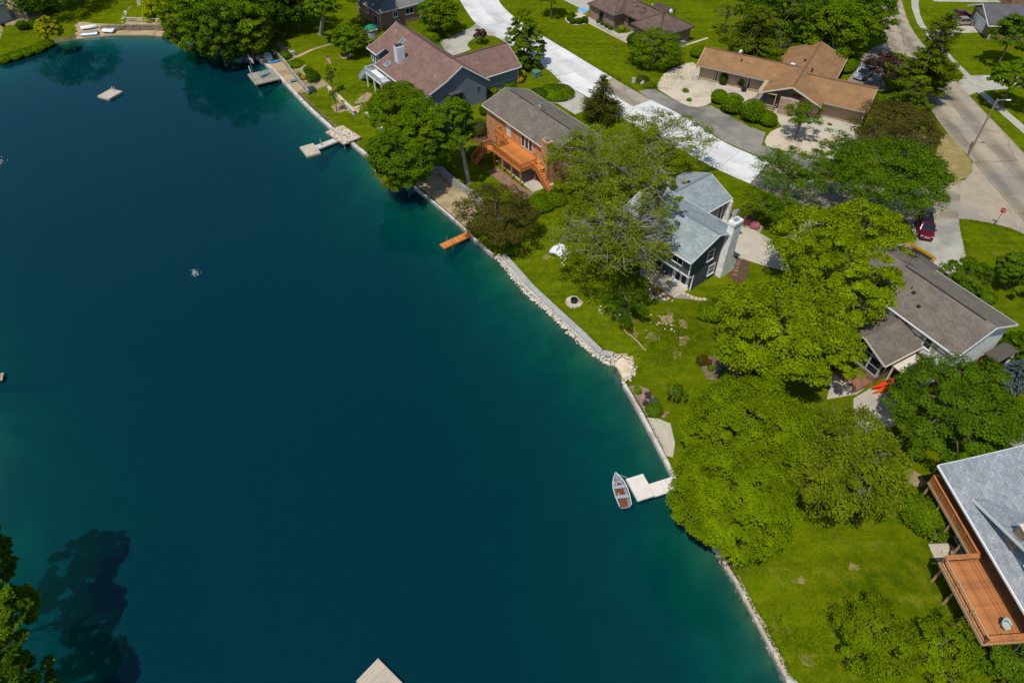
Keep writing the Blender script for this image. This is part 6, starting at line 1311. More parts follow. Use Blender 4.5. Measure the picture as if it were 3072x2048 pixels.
simple_box('utility_box', 'left of the twin pale utility pedestals beside the street', 'utility box', c4(1166, 975), .28, .28, .8, M('pale_green_box', (.42, .50, .47)), 0)
simple_box('utility_box', 'right of the twin pale utility pedestals beside the street', 'utility box', c4(1184, 975), .28, .28, .8, M('pale_green_box', (.42, .50, .47)), 0)
simple_box('storage_box', 'pale plastic storage box at the garden stair above the sand strip', 'storage box', c2(697, 655), .9, .7, .7, W_LGREY, R(30))
simple_box('grill', 'black covered grill beside the garage wing door', 'grill', c3(1550, 1130), 1.1, .7, 1.1, M_DARK, R(35))
simple_box('grill', 'dark kettle grill under the bay window', 'grill', c3(1165, 1120), .8, .7, 1.0, M_DARK, R(35))
simple_box('planter', 'dark round planter pot at the ranch house entrance', 'planter', c5(705, 1075), .7, .7, .6, M_DARK)
simple_box('air_conditioner', 'grey air conditioner unit at the brown brick end wall', 'air conditioner', c4(1755, 535), .8, .8, .7, M_GALV, R(30))
def kiddie_pool():
    p = Gd(*c4(585, 145)); r = thing('paddling_pool', 'small round pool with bright blue water by the driveway', 'paddling pool', p); n = 20
    MB().loft([[(rr * math.cos(t), rr * math.sin(t), z) for t in np.linspace(0, 2 * math.pi, n + 1)[:-1]] for rr, z in ((1.1, 0), (1.12, .45), (1.04, .45), (1.02, .1))], caps=False).build('wall', M('pale_pool_wall', (.55, .56, .55), rough=.5), r); MB().cyl(0, 0, .05, .36, 1.03, 1.03, n).build('water', M('pool_blue', (.10, .42, .68), rough=.08), r)
kiddie_pool()
def patio_chair(label, p, rz, mat, name='patio_chair', cush=None):
    r = thing(name, label, 'chair', p, rz); MB().box(-.3, .3, -.28, .3, .36, .42).build('seat', mat, r); MB().beam((0, .3, .42), (0, .42, .95), .62, .05, (0, 1, 0)).build('backrest', mat, r)
    for s in (-1, 1):
        MB().beam((s * .32, -.28, .62), (s * .32, .34, .64), .06, .04).build('armrest', mat, r)
        for y in (-.26, .28): MB().box(s * .3 - .025, s * .3 + .025, y - .025, y + .025, 0, .6).build('leg', mat, r)
    if cush: MB().box(-.26, .26, -.25, .28, .42, .5).build('cushion', cush, r)
WICK = M('brown_wicker', (.06, .04, .03), (.1, .07, .05), scale=20)
patio_chair('brown wicker chair with pale cushion on the patio', U(*c10(1915, 680), LAND + .06), R(-52 + 180), WICK, cush=M('cushion_blue', (.42, .48, .56)))
patio_chair('brown wicker chair without cushion in the patio corner', U(*c10(1845, 620), LAND + .06), R(-52 + 200), WICK)
def round_chair():
    p = U(*c18(1885, 985), LAND + 3.0); r = thing('patio_chair', 'pale green plastic tub chair on the brown deck', 'chair', p, R(20)); m = M('pale_green_plastic', (.38, .44, .40), rough=.4); n = 9; ts = np.linspace(R(-20), R(200), n)
    MB().loft([[(.36 * math.cos(t), .34 * math.sin(t), .36), (.42 * math.cos(t), .42 * math.sin(t), .55 + .35 * max(0, math.sin(t)) ** .7), (.38 * math.cos(t), .38 * math.sin(t), .55 + .35 * max(0, math.sin(t)) ** .7), (.32 * math.cos(t), .30 * math.sin(t), .38)] for t in ts]).build('backrest', m, r, smooth=True, fix=True)
    MB().prism([(.34 * math.cos(t), .34 * math.sin(t)) for t in np.linspace(0, 2 * math.pi, 13)[:-1]], .33, .38).build('seat', m, r)
    for s in (-1, 1):
        for y in (-.22, .22): MB().tube([(s * .22, y, .34), (s * .28, y * 1.2, 0)], .03, 6).build('leg', m, r)
round_chair()
def lamp_post():
    p = Gd(*c17(735, 1290)); r = thing('lamp_post', 'black garden lamp post beside the leafy shrub', 'lamp post', p); MB().cyl(0, 0, -.1, 1.9, .04, .035, 8).build('post', M_GALV, r); m = MB(); m.cyl(0, 0, 1.9, 2.2, .09, .14, 6); m.build('lantern', M_DARK, r); MB().cyl(0, 0, 2.2, 2.36, .17, .03, 6).build('lantern_cap', M_DARK, r)
lamp_post()
def swing():
    p = Gd(*c11(1750, 800)); r = thing('toddler_swing', 'blue and red toddler swing hanging under the small tree', 'swing', p)
    for s in (-.2, .2): MB().tube([(s, 0, .95), (0, 0, 3.4)], .018, 5).build('rope', M('yellow_rope', (.4, .36, .2)), r)
    m = MB(); m.loft([[(.24 * math.cos(t), .22 * math.sin(t), z) for t in np.linspace(0, 2 * math.pi, 11)[:-1]] for z in (.55, 1.0)]); m.build('bucket_seat', M('swing_blue', (.02, .15, .55), rough=.4), r); MB().box(-.22, .22, -.3, -.12, .42, .56).build('footrest', M('swing_red', (.6, .02, .02), rough=.4), r)
swing()
def hose():
    p = Gd(*c17(960, 1420)); pts = [(.55 * math.cos(t * .9) * (1 + .15 * math.sin(t * 2.3)), .35 * math.sin(t * .9), .05 + .01 * t) for t in np.linspace(0, 20, 60)]; o = MB().tube(pts, .025, 5).build('garden_hose', W_CREAM, None, p); tag(o, 'coiled pale garden hose on the slab by the brown deck', 'hose')
hose()
o = MB().tube([Gd(*c14(x, y), .05) for x, y in ((1120, 540), (1125, 580), (1115, 630), (1120, 670))], .06, 6).build('drain_pipe', M_DARK); tag(o, 'black drain pipe lying on the weedy slope', 'pipe')
o = MB().tube([Gd(*c14(x, y), .08) for x, y in ((470, 545), (560, 620), (640, 690), (700, 765), (740, 790))], .09, 6).build('landscape_timber', M('bleached_timber', (.42, .32, .2), (.3, .22, .13), scale=3)); tag(o, 'bleached timber edging the foot of the weedy slope', 'timber')
def jet(px, label, s):
    p = U(*px, 0); root = thing('fountain', label, 'fountain', p); m = MB()
    for i in range(110):
        t = random.random(); a = random.uniform(0, 6.28); rr = random.gauss(0, .32) * s * (1 - t * .4); q = (rr * math.cos(a) + .12 * s, rr * math.sin(a) - .1 * s, t * t * .7 * s); w = random.uniform(.012, .03) * s; m.box(q[0] - w, q[0] + w, q[1] - w, q[1] + w, q[2], q[2] + w * 2.2)
    tag(m.build('spray', M('white_spray', (.62, .70, .74), rough=.4), root), kind='stuff')
    m = MB(); m.cyl(0, 0, -.3, .06, .16 * s, .14 * s, 10); m.build('float', M_DARK, root)
jet((585, 822), 'small white water jet in the middle of the lake', 1.0); jet((-1, 488), 'small white water jet at the left edge of the lake', 1.4)
def fence_bits():
    p = Gd(52, 55); r = thing('lattice_screen', 'brown lattice screen by the top left house', 'screen', p, R(-12)); 
    for i in range(12): MB().box(i * .2, i * .2 + .16, -.03, .03, 0, 1.8 - i * .02).build('slat', WD_GREY, r)
    for x in (-.06, 2.42): MB().box(x, x + .1, -.06, .06, 0, 1.9).build('post', W_CREAM, r)
fence_bits()

def flecks():
    m = MB(); k = 0
    while k < 170:
        px, py = random.uniform(0, 2300), random.uniform(120, 2048); p = U(px, py, .012)
        if not inside(LAKE, np.array([p.x]), np.array([p.y]))[0]: continue
        s = random.uniform(.015, .04); a = random.uniform(0, 6.3); c_, s_ = math.cos(a) * s, math.sin(a) * s; m.add([(p.x - c_, p.y - s_, .012), (p.x + s_ * .6, p.y - c_ * .6, .014), (p.x + c_, p.y + s_, .012), (p.x - s_ * .6, p.y + c_ * .6, .016)], [(0, 1, 2, 3)]); k += 1
    tag(m.build('floating_debris', M('leaf_litter', (.16, .12, .05), (.24, .19, .09), scale=3)), 'tiny leaf flecks drifting on the lake', kind='stuff')
flecks()
# ---------------------------------------------------------------- trees and shrubs
LF_MAPLE = leafmat('maple_leaves', (.088, .146, .005), (.140, .208, .007), (.20, .262, .010))
LF_GREEN = leafmat('green_leaves', (.05, .105, .007), (.085, .15, .009), (.135, .205, .012))
LF_MID = leafmat('mid_green_leaves', (.042, .092, .010), (.066, .126, .012), (.10, .165, .016))
LF_DARK = leafmat('dark_green_leaves', (.026, .064, .009), (.042, .090, .011), (.072, .128, .012))
LF_LOC = leafmat('locust_leaves', (.085, .120, .010), (.12, .165, .013), (.16, .205, .020))
LF_DOME = leafmat('dome_tree_leaves', (.085, .15, .005), (.115, .185, .006), (.15, .215, .008))
LF_BRONZE = leafmat('bronze_leaves', (.065, .070, .014), (.10, .095, .018), (.15, .115, .02), raw=True)
LF_PURPLE = leafmat('purple_leaves', (.045, .022, .022), (.075, .038, .032), (.10, .065, .045), raw=True)
LF_PINE = leafmat('pine_needles', (.045, .085, .009), (.090, .140, .010), (.150, .195, .012))
LF_SPRUCE = leafmat('spruce_needles', (.040, .052, .016), (.062, .074, .022), (.095, .105, .03))
LF_BLUE = leafmat('blue_spruce_needles', (.07, .11, .10), (.11, .16, .15), (.16, .21, .20), raw=True)
LF_LIME = leafmat('lime_leaves', (.16, .20, .006), (.22, .26, .010), (.28, .31, .014))
LF_BUSH = leafmat('bush_leaves', (.045, .105, .005), (.085, .155, .006), (.14, .205, .008))
LF_YEL = leafmat('yellow_flowers', (.45, .28, .01), (.58, .40, .01), (.40, .32, .01), raw=True)
LF_PINK = leafmat('pink_flowers', (.80, .26, .28), (.82, .36, .36), (.70, .20, .22), raw=True)
LF_PALEPINK = leafmat('pale_pink_flowers', (.60, .36, .30), (.66, .42, .34), (.5, .3, .26), raw=True)
LF_RED = leafmat('red_flowers', (.35, .01, .015), (.06, .10, .01), (.05, .09, .01), raw=True)
LF_MAUVE = leafmat('mauve_leaves', (.10, .06, .09), (.15, .09, .12), (.08, .06, .07), raw=True)
BK_GREY = M('grey_bark', (.24, .22, .185), (.33, .30, .255), scale=4, rough=.95, bump=.3)
BK_BROWN = M('brown_bark', (.12, .09, .065), (.18, .14, .10), scale=4, rough=.95, bump=.3)
BK_TWIG = M('grey_twigs', (.21, .19, .15), (.28, .255, .20), scale=3, rough=.95)
def nrm(a): return a / (np.linalg.norm(a, axis=1, keepdims=True) + 1e-9)
def leafmesh(name, P, Nn, ax, ln, wd, mat):
    """one rhombus per leaf"""
    n = len(P); Nn = nrm(Nn); ax = nrm(ax - Nn * (ax * Nn).sum(1, keepdims=True)); sd = np.cross(Nn, ax)
    l = (ln / 2)[:, None]; w = (wd / 2)[:, None]
    V = np.stack([P - ax * l, P + sd * w - ax * l * .1, P + ax * l, P - sd * w - ax * l * .1], 1).reshape(-1, 3)
    me = bpy.data.meshes.new(name); me.vertices.add(4 * n); me.vertices.foreach_set('co', V.ravel().astype(np.float32)); me.loops.add(4 * n); me.loops.foreach_set('vertex_index', np.arange(4 * n, dtype=np.int32)); me.polygons.add(n)
    me.polygons.foreach_set('loop_start', np.arange(n, dtype=np.int32) * 4); me.polygons.foreach_set('loop_total', np.full(n, 4, np.int32)); me.update(calc_edges=True); me.materials.append(mat); return me
def sph(g, n): return nrm(g.normal(size=(n, 3)))
def lobes(g, D, k=9, amp=.28, sharp=5.0):
    c = sph(g, k); a = g.uniform(-.6, 1, k) * amp; return 1 + (np.exp(sharp * (D @ c.T - 1)) * a).sum(1)
def clumps(g, R_, V, n, low=-.3, inner=.28, amp=.28):
    D = sph(g, n * 3); D = D[D[:, 2] > low][:n]; rr = np.where(g.random(len(D)) < inner, g.uniform(.3, .8, len(D)), g.uniform(.82, 1.0, len(D)))
    return D * np.array([R_, R_, V]) * (lobes(g, D, amp=amp) * rr)[:, None], D
def crown_round(seed, R_, V, n_leaf, size, mat, clump=.19, flat=.6, low=-.3, amp=.28, inner=.25, aspect=.8, up=.55, dens=1.0, ncl=None):
    g = np.random.default_rng(seed); nc = ncl or int(26 + 5.5 * (R_ * V) ** .5 * 6); C, D = clumps(g, R_, V, nc, low, inner, amp)
    k = g.integers(0, len(C), n_leaf); d = sph(g, n_leaf); rc = (R_ * clump * g.uniform(.65, 1.35, len(C)))[k]; d[:, 2] = np.where(d[:, 2] < -.3, -d[:, 2] * .6, d[:, 2])
    P = C[k] + d * (rc * g.uniform(.25, 1, n_leaf) ** .5)[:, None] * np.array([1, 1, flat]); Nn = d * .55 + D[k] * .35 + np.array([0, 0, up]) + g.normal(size=(n_leaf, 3)) * .38
    s = size * g.uniform(.6, 1.35, n_leaf); return leafmesh('crown', P, Nn, g.normal(size=(n_leaf, 3)), s, s * aspect, mat), C
def crown_fine(seed, R_, V, n_leaf, size, mat, ncl, flat=.35, low=-.15, amp=.35, inner=.4, clump=.16):
    """feathery foliage: thin leaflets in flat sprays, plenty of gaps"""
    g = np.random.default_rng(seed); C, D = clumps(g, R_, V, ncl, low, inner, amp); k = g.integers(0, len(C), n_leaf); d = sph(g, n_leaf); rc = (R_ * clump * g.uniform(.5, 1.5, len(C)))[k]
    P = C[k] + d * (rc * g.uniform(.1, 1, n_leaf) ** .6)[:, None] * np.array([1, 1, flat]); out = nrm(C[k] * np.array([1, 1, .3]) + 1e-3)
    Nn = np.array([0, 0, .9]) + D[k] * .25 + g.normal(size=(n_leaf, 3)) * .45; ax = out + g.normal(size=(n_leaf, 3)) * .7; s = size * g.uniform(.6, 1.4, n_leaf)
    return leafmesh('crown', P, Nn, ax, s, s * .38, mat), C
def crown_pine(seed, R_, H, n_leaf, mat, whorls=9, droop=.0, size=.42, cone=.0, bottom=.12):
    g = np.random.default_rng(seed); C = []; S = []; T = []
    for w in range(whorls):
        f = (w + .3) / whorls; z = H * (bottom + (1 - bottom) * f); L = R_ * ((1 - f) if cone else (1 - f ** 2.2) * (.75 + .25 * math.sin(f * 9))) + .25
        nb = int(5 + 3 * (1 - f)); a0 = g.uniform(0, 6.3)
        for b in range(nb):
            a = a0 + b * 2 * math.pi / nb + g.normal() * .2; Lb = L * g.uniform(.65, 1.1)
            for t in np.linspace(.3, 1, max(2, int(Lb / .55))):
                C.append((math.cos(a) * Lb * t, math.sin(a) * Lb * t, z + (.12 - droop) * Lb * t + g.normal() * .1)); S.append(.25 + .30 * (1 - abs(t - .6)) * min(1.6, Lb / 2.2)); T.append((math.cos(a), math.sin(a), .25 - droop))
    C = np.array(C); S = np.array(S); T = np.array(T); k = g.choice(len(C), n_leaf, p=S ** 2 / (S ** 2).sum()); d = sph(g, n_leaf); P = C[k] + d * (S[k] * 1.75 * g.random(n_leaf) ** .45)[:, None] * np.array([1, 1, .38])
    ax = T[k] + d * .7 + g.normal(size=(n_leaf, 3)) * .25; s = size * g.uniform(.6, 1.3, n_leaf); return leafmesh('crown', P, np.array([0, 0, 1]) + g.normal(size=(n_leaf, 3)) * .35, ax, s, s * .36, mat), C
def limbs(seed, base, C, r0, zf, mat, n=26, parent=None, twig=0, trunk_top=None, kink=.35):
    """trunk from the ground, tapered limbs out to the foliage"""
    g = np.random.default_rng(seed + 5); m = MB(); top = trunk_top if trunk_top is not None else Vector((0, 0, zf)); b = Vector(base); mid = b.lerp(top, .5) + Vector((g.normal() * .12, g.normal() * .12, 0))
    m.tube([b - Vector((0, 0, .2)), b.lerp(mid, .12), mid, top], [r0 * 1.5, r0 * 1.05, r0 * .85, r0 * .5], 8)
    idx = g.choice(len(C), min(n, len(C)), replace=False); tips = []
    for i in idx:
        e = Vector(C[i]); s = mid.lerp(top, g.uniform(.1, 1.0)); q = s.lerp(e, .5) + Vector((g.normal(), g.normal(), g.normal() * .6 + .6)) * (e - s).length * .10; rr = r0 * g.uniform(.28, .45)
        m.tube([s, q, e], [rr, rr * .6, max(.012, rr * .18)], 5, False); tips.append((q, e))
        for _ in range(twig):
            st = q.lerp(e, g.uniform(.1, .95)); v = Vector((g.normal(), g.normal(), g.normal() * .35)).normalized() * (e - s).length * g.uniform(.12, .34); h = st + v * .5 + Vector((g.normal(), g.normal(), g.normal())) * .1
            m.tube([st, h, st + v + Vector((0, 0, .08))], [.028, .02, .011], 3, False)
    return m.build('trunk', mat, parent)
TREE_N = [0]
def tree(kind, label, cx, cy, rx, V, hc, mat=LF_GREEN, n=9000, size=.3, base=None, group=None, name=None, cat='tree', bark=BK_BROWN, r0=None, **kw):
    """cx, cy: crown middle in the photo; rx: its half width in photo pixels; hc: height of that middle above the ground"""
    TREE_N[0] += 1; seed = TREE_N[0] * 17 + 3; c = U(cx, cy, LAND + hc); R_ = rx / scale_at(c); b = Gd(*base) if base else Vector((c.x, c.y, max(-.3, hz(c.x, c.y))))
    r = thing(name or {'round': 'deciduous_tree', 'fine': 'locust_tree', 'pine': 'pine_tree', 'spruce': 'spruce_tree', 'conic': 'pear_tree'}[kind], label, cat, b, group=group)
    off = c - b; twig = kw.pop('twig', 0); nl = kw.pop('limbs', 26)
    if kind in ('round', 'conic'):
        me, C = crown_round(seed, R_, V, n, size, mat, **kw)
    elif kind == 'fine': me, C = crown_fine(seed, R_, V, n, size, mat, **kw)
    else:
        H = hc + V; me, C = crown_pine(seed, R_, H, n, mat, cone=1.0 if kind == 'spruce' else 0.0, **kw); off = Vector((c.x - b.x, c.y - b.y, 0))
    if kind == 'conic':      # narrower at the top
        co = np.empty(len(me.vertices) * 3, np.float32); me.vertices.foreach_get('co', co); co = co.reshape(-1, 3); t = np.clip((co[:, 2] + V) / (2 * V), 0, 1); f = 1.12 - .62 * t ** 1.4; co[:, 0] *= f; co[:, 1] *= f; me.vertices.foreach_set('co', co.ravel()); C[:, :2] *= (1.12 - .62 * np.clip((C[:, 2] + V) / (2 * V), 0, 1) ** 1.4)[:, None]
    put('crown', me, None, r, off); rr = r0 or max(.09, R_ * .055)
    Cw = [Vector(q) + off for q in C]
    if kind in ('pine', 'spruce'): limbs(seed, (0, 0, 0), Cw, min(rr, .16), 0, bark, min(40, len(Cw)), r, 0, Vector((off.x, off.y, hc + V - .4)))
    else: limbs(seed, (0, 0, 0), Cw, rr, 0, bark, nl, r, twig, off + Vector((0, 0, V * .25)))
    return r
SHRUB = {}
def shrub(label, px, rpx, hgt=None, mat=LF_BUSH, name='shrub', cat='shrub', group=None, n=1400, size=.16, zoff=0.0, sx=1.0, rz=0.0, loose=.12, z=None, key=0):
    """a rounded bush: leaves all over a dark twig core; px is the middle of the bush in the photo"""
    g0 = Gd(*px) if z is None else U(*px, z); R_ = rpx / scale_at(g0); H = hgt or R_ * 1.5; c = U(px[0], px[1], g0.z + H * .5); b = Vector((c.x, c.y, max(hz(c.x, c.y) if z is None else z, 0)))
    k = (mat.name, n, round(loose, 2), key)
    if k not in SHRUB:
        g = np.random.default_rng(len(SHRUB) + 77); D = sph(g, n); D[:, 2] = np.where(D[:, 2] < -.55, -D[:, 2], D[:, 2]); f = lobes(g, D, 10, loose * 1.6, 9) * g.uniform(1 - loose, 1.0 + loose * .4, n); P = D * f[:, None] * np.array([1, 1, .5]) + np.array([0, 0, .5])
        s = g.uniform(.7, 1.3, n); SHRUB[k] = (P, D, s)
    P, D, s = SHRUB[k]; S = np.array([R_ * sx, R_, H]); me = leafmesh('foliage', P * S, D * .7 + np.array([0, 0, .5]) + rng.normal(size=D.shape) * .35, rng.normal(size=D.shape), size * s, size * s * .75, mat)
    r = thing(name, label, cat, b, rz, group); put('foliage', me, None, r)
    m = MB(); m.loft([[(R_ * sx * .82 * q * math.cos(t), R_ * .82 * q * math.sin(t), H * zz) for t in np.linspace(0, 2 * math.pi, 11)[:-1]] for q, zz in ((.55, .0), (.9, .2), (1, .45), (.85, .7), (.45, .88))]); m.build('twig_core', M('shrub_core', (.02, .035, .006), rough=1), r); return r
T = tree
# bright maples on the right of the slate blue house
T('round', 'bright yellow-green maple between the slate blue house and the street corner', 2455, 728, 130, 3.0, 6.0, LF_MAPLE, 20000, .235, amp=.45, inner=.2, clump=.2)
T('round', 'bright yellow-green maple nearest the maroon suv', 2585, 690, 105, 2.8, 6.0, LF_MAPLE, 15000, .235, amp=.4, clump=.2)
T('round', 'broad yellow-green maple left of the pale two-storey house', 2535, 845, 128, 3.6, 7.0, LF_MAPLE, 25000, .235, amp=.35, clump=.18)
T('round', 'large yellow-green maple above the garden bed with red flowers', 2345, 985, 180, 3.4, 6.5, LF_MAPLE, 36000, .225, amp=.4, clump=.18)
T('round', 'yellow-green maple overhanging the glazed sunroom', 2470, 1030, 95, 3.0, 5.8, LF_MAPLE, 15000, .225, amp=.4, clump=.2)
T('round', 'low yellow-green maple sapling at the slope edge', 2205, 905, 62, 1.5, 2.2, LF_MAPLE, 4200, .24, amp=.35, clump=.24)
# dome tree and its sparse neighbour at the lower right shore
T('round', 'dense dome-shaped tree over the lower right shore beside the white dock', 2195, 1495, 178, 3.2, 5.2, LF_DOME, 62000, .20, aspect=.55, amp=.10, inner=.2, clump=.14, flat=.5, up=.8, low=-.25, ncl=420)
T('round', 'dense dome-shaped tree between the dock tree and the garden bed', 2240, 1290, 180, 3.4, 5.4, LF_DOME, 62000, .20, aspect=.55, amp=.10, inner=.2, clump=.14, flat=.5, up=.8, low=-.25, ncl=420)
T('fine', 'sparse feathery locust with grey twigs behind the dome tree', 2530, 1395, 190, 3.0, 5.0, LF_LOC, 30000, .30, ncl=240, twig=5, limbs=110, bark=BK_TWIG, amp=.3, r0=.2)
T('round', 'full green tree beside the light grey shingled house', 2865, 1225, 190, 3.2, 4.6, LF_MID, 42000, .185, amp=.3, clump=.14, flat=.7)
T('round', 'small loose tree on the lower right lawn, larger of two', 2610, 1895, 112, 1.4, 1.9, LF_DOME, 13000, .14, amp=.5, clump=.22, inner=.3)
T('round', 'small loose tree on the lower right lawn, nearer the brown deck', 2800, 1955, 78, 1.2, 1.8, LF_DOME, 6500, .14, amp=.55, clump=.24, inner=.3)
T('round', 'dark leafy tree in the bottom right corner', 3000, 1985, 105, 1.3, 1.6, LF_MID, 9000, .17, amp=.4, clump=.2)
T('round', 'yellow-green tree hanging over the lake at the bottom left edge', 5, 1850, 95, 3.0, 5.5, LF_MID, 15000, .26, base=(-120, 1960), amp=.45, clump=.2)
T('round', 'dark shore tree mostly outside the left edge', -95, 1690, 110, 4.5, 8.0, LF_DARK, 12000, .3, amp=.4, low=-.7)
T('round', 'dark shore tree just outside the bottom left corner', 10, 2090, 120, 3.0, 5.0, LF_DARK, 12000, .26, base=(-150, 2150), amp=.4)
# locusts round the slate blue house
T('fine', 'tall sparse honey locust with grey branches before the slate blue house', 1850, 700, 160, 3.8, 8.0, LF_LOC, 13500, .30, base=(1946, 826), ncl=230, twig=7, limbs=150, bark=BK_TWIG, amp=.35, r0=.30, low=-.45, inner=.55)
T('fine', 'slender upper locust crown beside the blue-grey roof', 1985, 560, 62, 2.6, 11.5, LF_LOC, 4600, .30, base=(1958, 818), ncl=70, twig=5, limbs=40, bark=BK_GREY, amp=.4, r0=.3, low=-.6, inner=.5)
T('fine', 'wide olive feathery locust between the orange deck and the street', 1800, 500, 165, 3.0, 6.5, LF_LOC, 15500, .30, ncl=230, twig=5, limbs=100, bark=BK_TWIG, amp=.35, r0=.25, inner=.45)
T('fine', 'feathery locust leaning over the white street slabs', 1985, 405, 150, 1.8, 6.0, LF_LOC, 9500, .30, base=(1900, 560), ncl=130, twig=4, limbs=60, bark=BK_TWIG, amp=.4, r0=.2)
T('fine', 'dark leafy low tree at the foot of the honey locust', 1880, 905, 75, 1.3, 1.8, LF_DARK, 5500, .24, ncl=60, amp=.4)
# shore trees by the orange brick house
T('round', 'large maple hiding the front of the blue-grey house', 1190, 335, 92, 4.2, 7.0, LF_GREEN, 26000, .25, amp=.38, clump=.19)
T('round', 'full green tree filling the shore clump between the large maple and the long-trunked tree', 1262, 405, 82, 3.8, 6.4, LF_GREEN, 20000, .25, amp=.35, clump=.19, low=-.6)
T('round', 'full shore tree trailing its leaves into the lake', 1210, 470, 92, 3.6, 4.6, LF_MID, 25000, .24, base=(1205, 520), amp=.35, clump=.2, low=-.75)
T('round', 'green tree with long bare trunk above the stone beach wall', 1360, 392, 66, 3.4, 8.0, LF_MID, 12000, .30, base=(1407, 549), amp=.4, clump=.2, bark=BK_GREY, r0=.3)
T('round', 'bronze-leaved spreading bush tree at the shore by the orange dock', 1488, 655, 112, 2.3, 2.8, LF_BRONZE, 19000, .22, aspect=.55, amp=.4, clump=.2, low=-.6)
# round the mauve-roofed house
T('conic', 'tall dense pear tree at the roadside beside the garage wing', 1572, 112, 60, 4.8, 5.0, LF_GREEN, 17000, .32, amp=.2, clump=.2, low=-.95)
T('round', 'rounded tree in front of the dark red brick house', 1316, 45, 58, 3.2, 3.6, LF_GREEN, 12000, .32, amp=.22, clump=.2, low=-.8)
T('round', 'small purple-leaved tree on the driveway island', 1442, 107, 18, 1.1, 1.6, LF_PURPLE, 2200, .24, amp=.5)
T('spruce', 'thinning dark spruce beside the white street', 1806, 290, 62, 3.6, 3.6, LF_SPRUCE, 8500, whorls=12, droop=.1, size=.38)
T('round', 'young lawn tree in a dirt ring near the play tower', 1046, 118, 48, 2.4, 3.0, LF_GREEN, 8000, .3, amp=.4, clump=.22, low=-.7)
T('round', 'lawn tree with thick pale trunk on the upper left lawn', 970, 14, 52, 2.8, 7.2, LF_GREEN, 7500, .34, base=(963, 104), amp=.4, bark=BK_GREY, r0=.42)
T('round', 'slim young tree on the terrace wall', 992, 232, 13, 2.0, 2.4, LF_GREEN, 1500, .2, amp=.4)
T('round', 'small sapling on the lower terrace lawn', 1000, 285, 13, .8, 1.8, LF_GREEN, 900, .18, amp=.4)
# top left wood
for i, (cx, cy, rx, V, hc, mt, lb) in enumerate([
    (505, 15, 62, 3.6, 4.2, LF_LIME, 'yellow-green tree beside the timber beach steps'), (575, 72, 68, 4.4, 4.4, LF_GREEN, 'green tree over the pedal boats'), (650, 100, 70, 4.4, 4.4, LF_MID, 'leafy shore tree right of the pedal boats'),
    (650, 15, 80, 4.6, 6.0, LF_MID, 'tall mid-green tree at the top edge behind the pedal boats'), (735, 75, 72, 4.4, 4.8, LF_GREEN, 'sunlit tree at the right end of the top left wood'), (800, 15, 80, 4.6, 5.2, LF_DARK, 'dark tree at the top edge left of the thick-trunked tree'), (878, 0, 70, 4.6, 5.4, LF_DARK, 'dark tree at the top edge behind the thick-trunked tree'), (1075, -40, 70, 4.0, 8, LF_DARK, 'dark tree at the top edge above the dark red brick house'), (140, -62, 105, 5.2, 6.0, LF_DARK, 'dark tree above the top left lawn'), (720, -30, 80, 4.5, 7, LF_MID, 'mid-green tree cut by the top edge in the middle of the top left wood'), (570, -25, 70, 4.2, 6, LF_GREEN, 'green tree cut by the top edge above the pedal boats'), (95, -5, 45, 2.5, 3.0, LF_DARK, 'low dark tree behind the lattice screen')]):
    T('round', lb, cx, cy, rx, V, hc, mt, 13000, .34, amp=.4, clump=.2, low=-.85 if hc < 7.5 else -.3, group='trees along the top left')
T('round', 'round lime-green clipped tree on the top left shore', 145, 88, 38, 2.0, 2.8, LF_LIME, 9000, .26, amp=.1, clump=.16, low=-.5, base=(148, 130))
# top right
T('round', 'wide pale-topped tree in front of the dark brown ranch house', 1968, 145, 76, 2.8, 2.9, LF_GREEN, 15000, .28, aspect=.5, amp=.25, clump=.2, flat=.4, low=-.8)
T('fine', 'thin leaning sapling tree beside the dark brown ranch house', 2185, 38, 45, 1.8, 4.0, LF_LOC, 2200, .3, ncl=40, twig=2)
T('pine', 'broad sunlit white pine behind the orange-brown roof', 2275, 92, 108, 4.5, 5.5, LF_PINE, 30000, whorls=9, size=.5)
T('round', 'tall dark tree at the top edge right of the broad pine', 2405, 35, 85, 5.0, 6.5, LF_MID, 14000, .34, amp=.4, low=-.8)
T('round', 'dark tree at the top edge behind the broad pine', 2310, -5, 85, 5.0, 7.0, LF_DARK, 12000, .34, amp=.4, low=-.8)
T('round', 'dark understorey tree behind the crossing gables', 2425, 120, 55, 3.0, 3.2, LF_DARK, 8000, .32, amp=.4, low=-.8)
T('round', 'big bushy bright tree behind the crossing gables', 2508, 92, 92, 4.8, 5.4, LF_GREEN, 18000, .34, amp=.35, clump=.2, low=-.8)
T('round', 'dark tree at the top edge over the far street', 2590, 30, 85, 5.0, 6.5, LF_MID, 14000, .34, amp=.4, low=-.8)
T('pine', 'tall layered white pine standing over the street corner', 2800, 165, 100, 7.0, 7.5, LF_PINE, 30000, whorls=12, size=.5)
T('pine', 'short white pine below the tall layered pine', 2745, 285, 75, 3.2, 4.4, LF_PINE, 16000, whorls=7, size=.45)
T('round', 'purple-brown small tree beside the silver suv', 2660, 205, 56, 2.2, 3.6, LF_PURPLE, 7000, .26, amp=.45, clump=.22)
T('round', 'broad bronze-leaved tree beyond the tan garage', 2695, 388, 128, 2.6, 3.8, LF_BRONZE, 19000, .26, aspect=.5, amp=.3, clump=.18)
T('round', 'dark green tree at the right edge above the pale driveway', 3035, 110, 62, 3.4, 5.0, LF_MID, 9000, .34, amp=.35)
T('round', 'bright green tree at the right edge below the pale driveway', 3045, 235, 62, 3.2, 5.0, LF_GREEN, 9500, .32, amp=.35)
T('fine', 'small airy tree standing in the pale gravel bed', 2404, 358, 58, 2.6, 3.4, LF_MID, 4200, .3, ncl=50, twig=2, amp=.4, inner=.5, clump=.22)
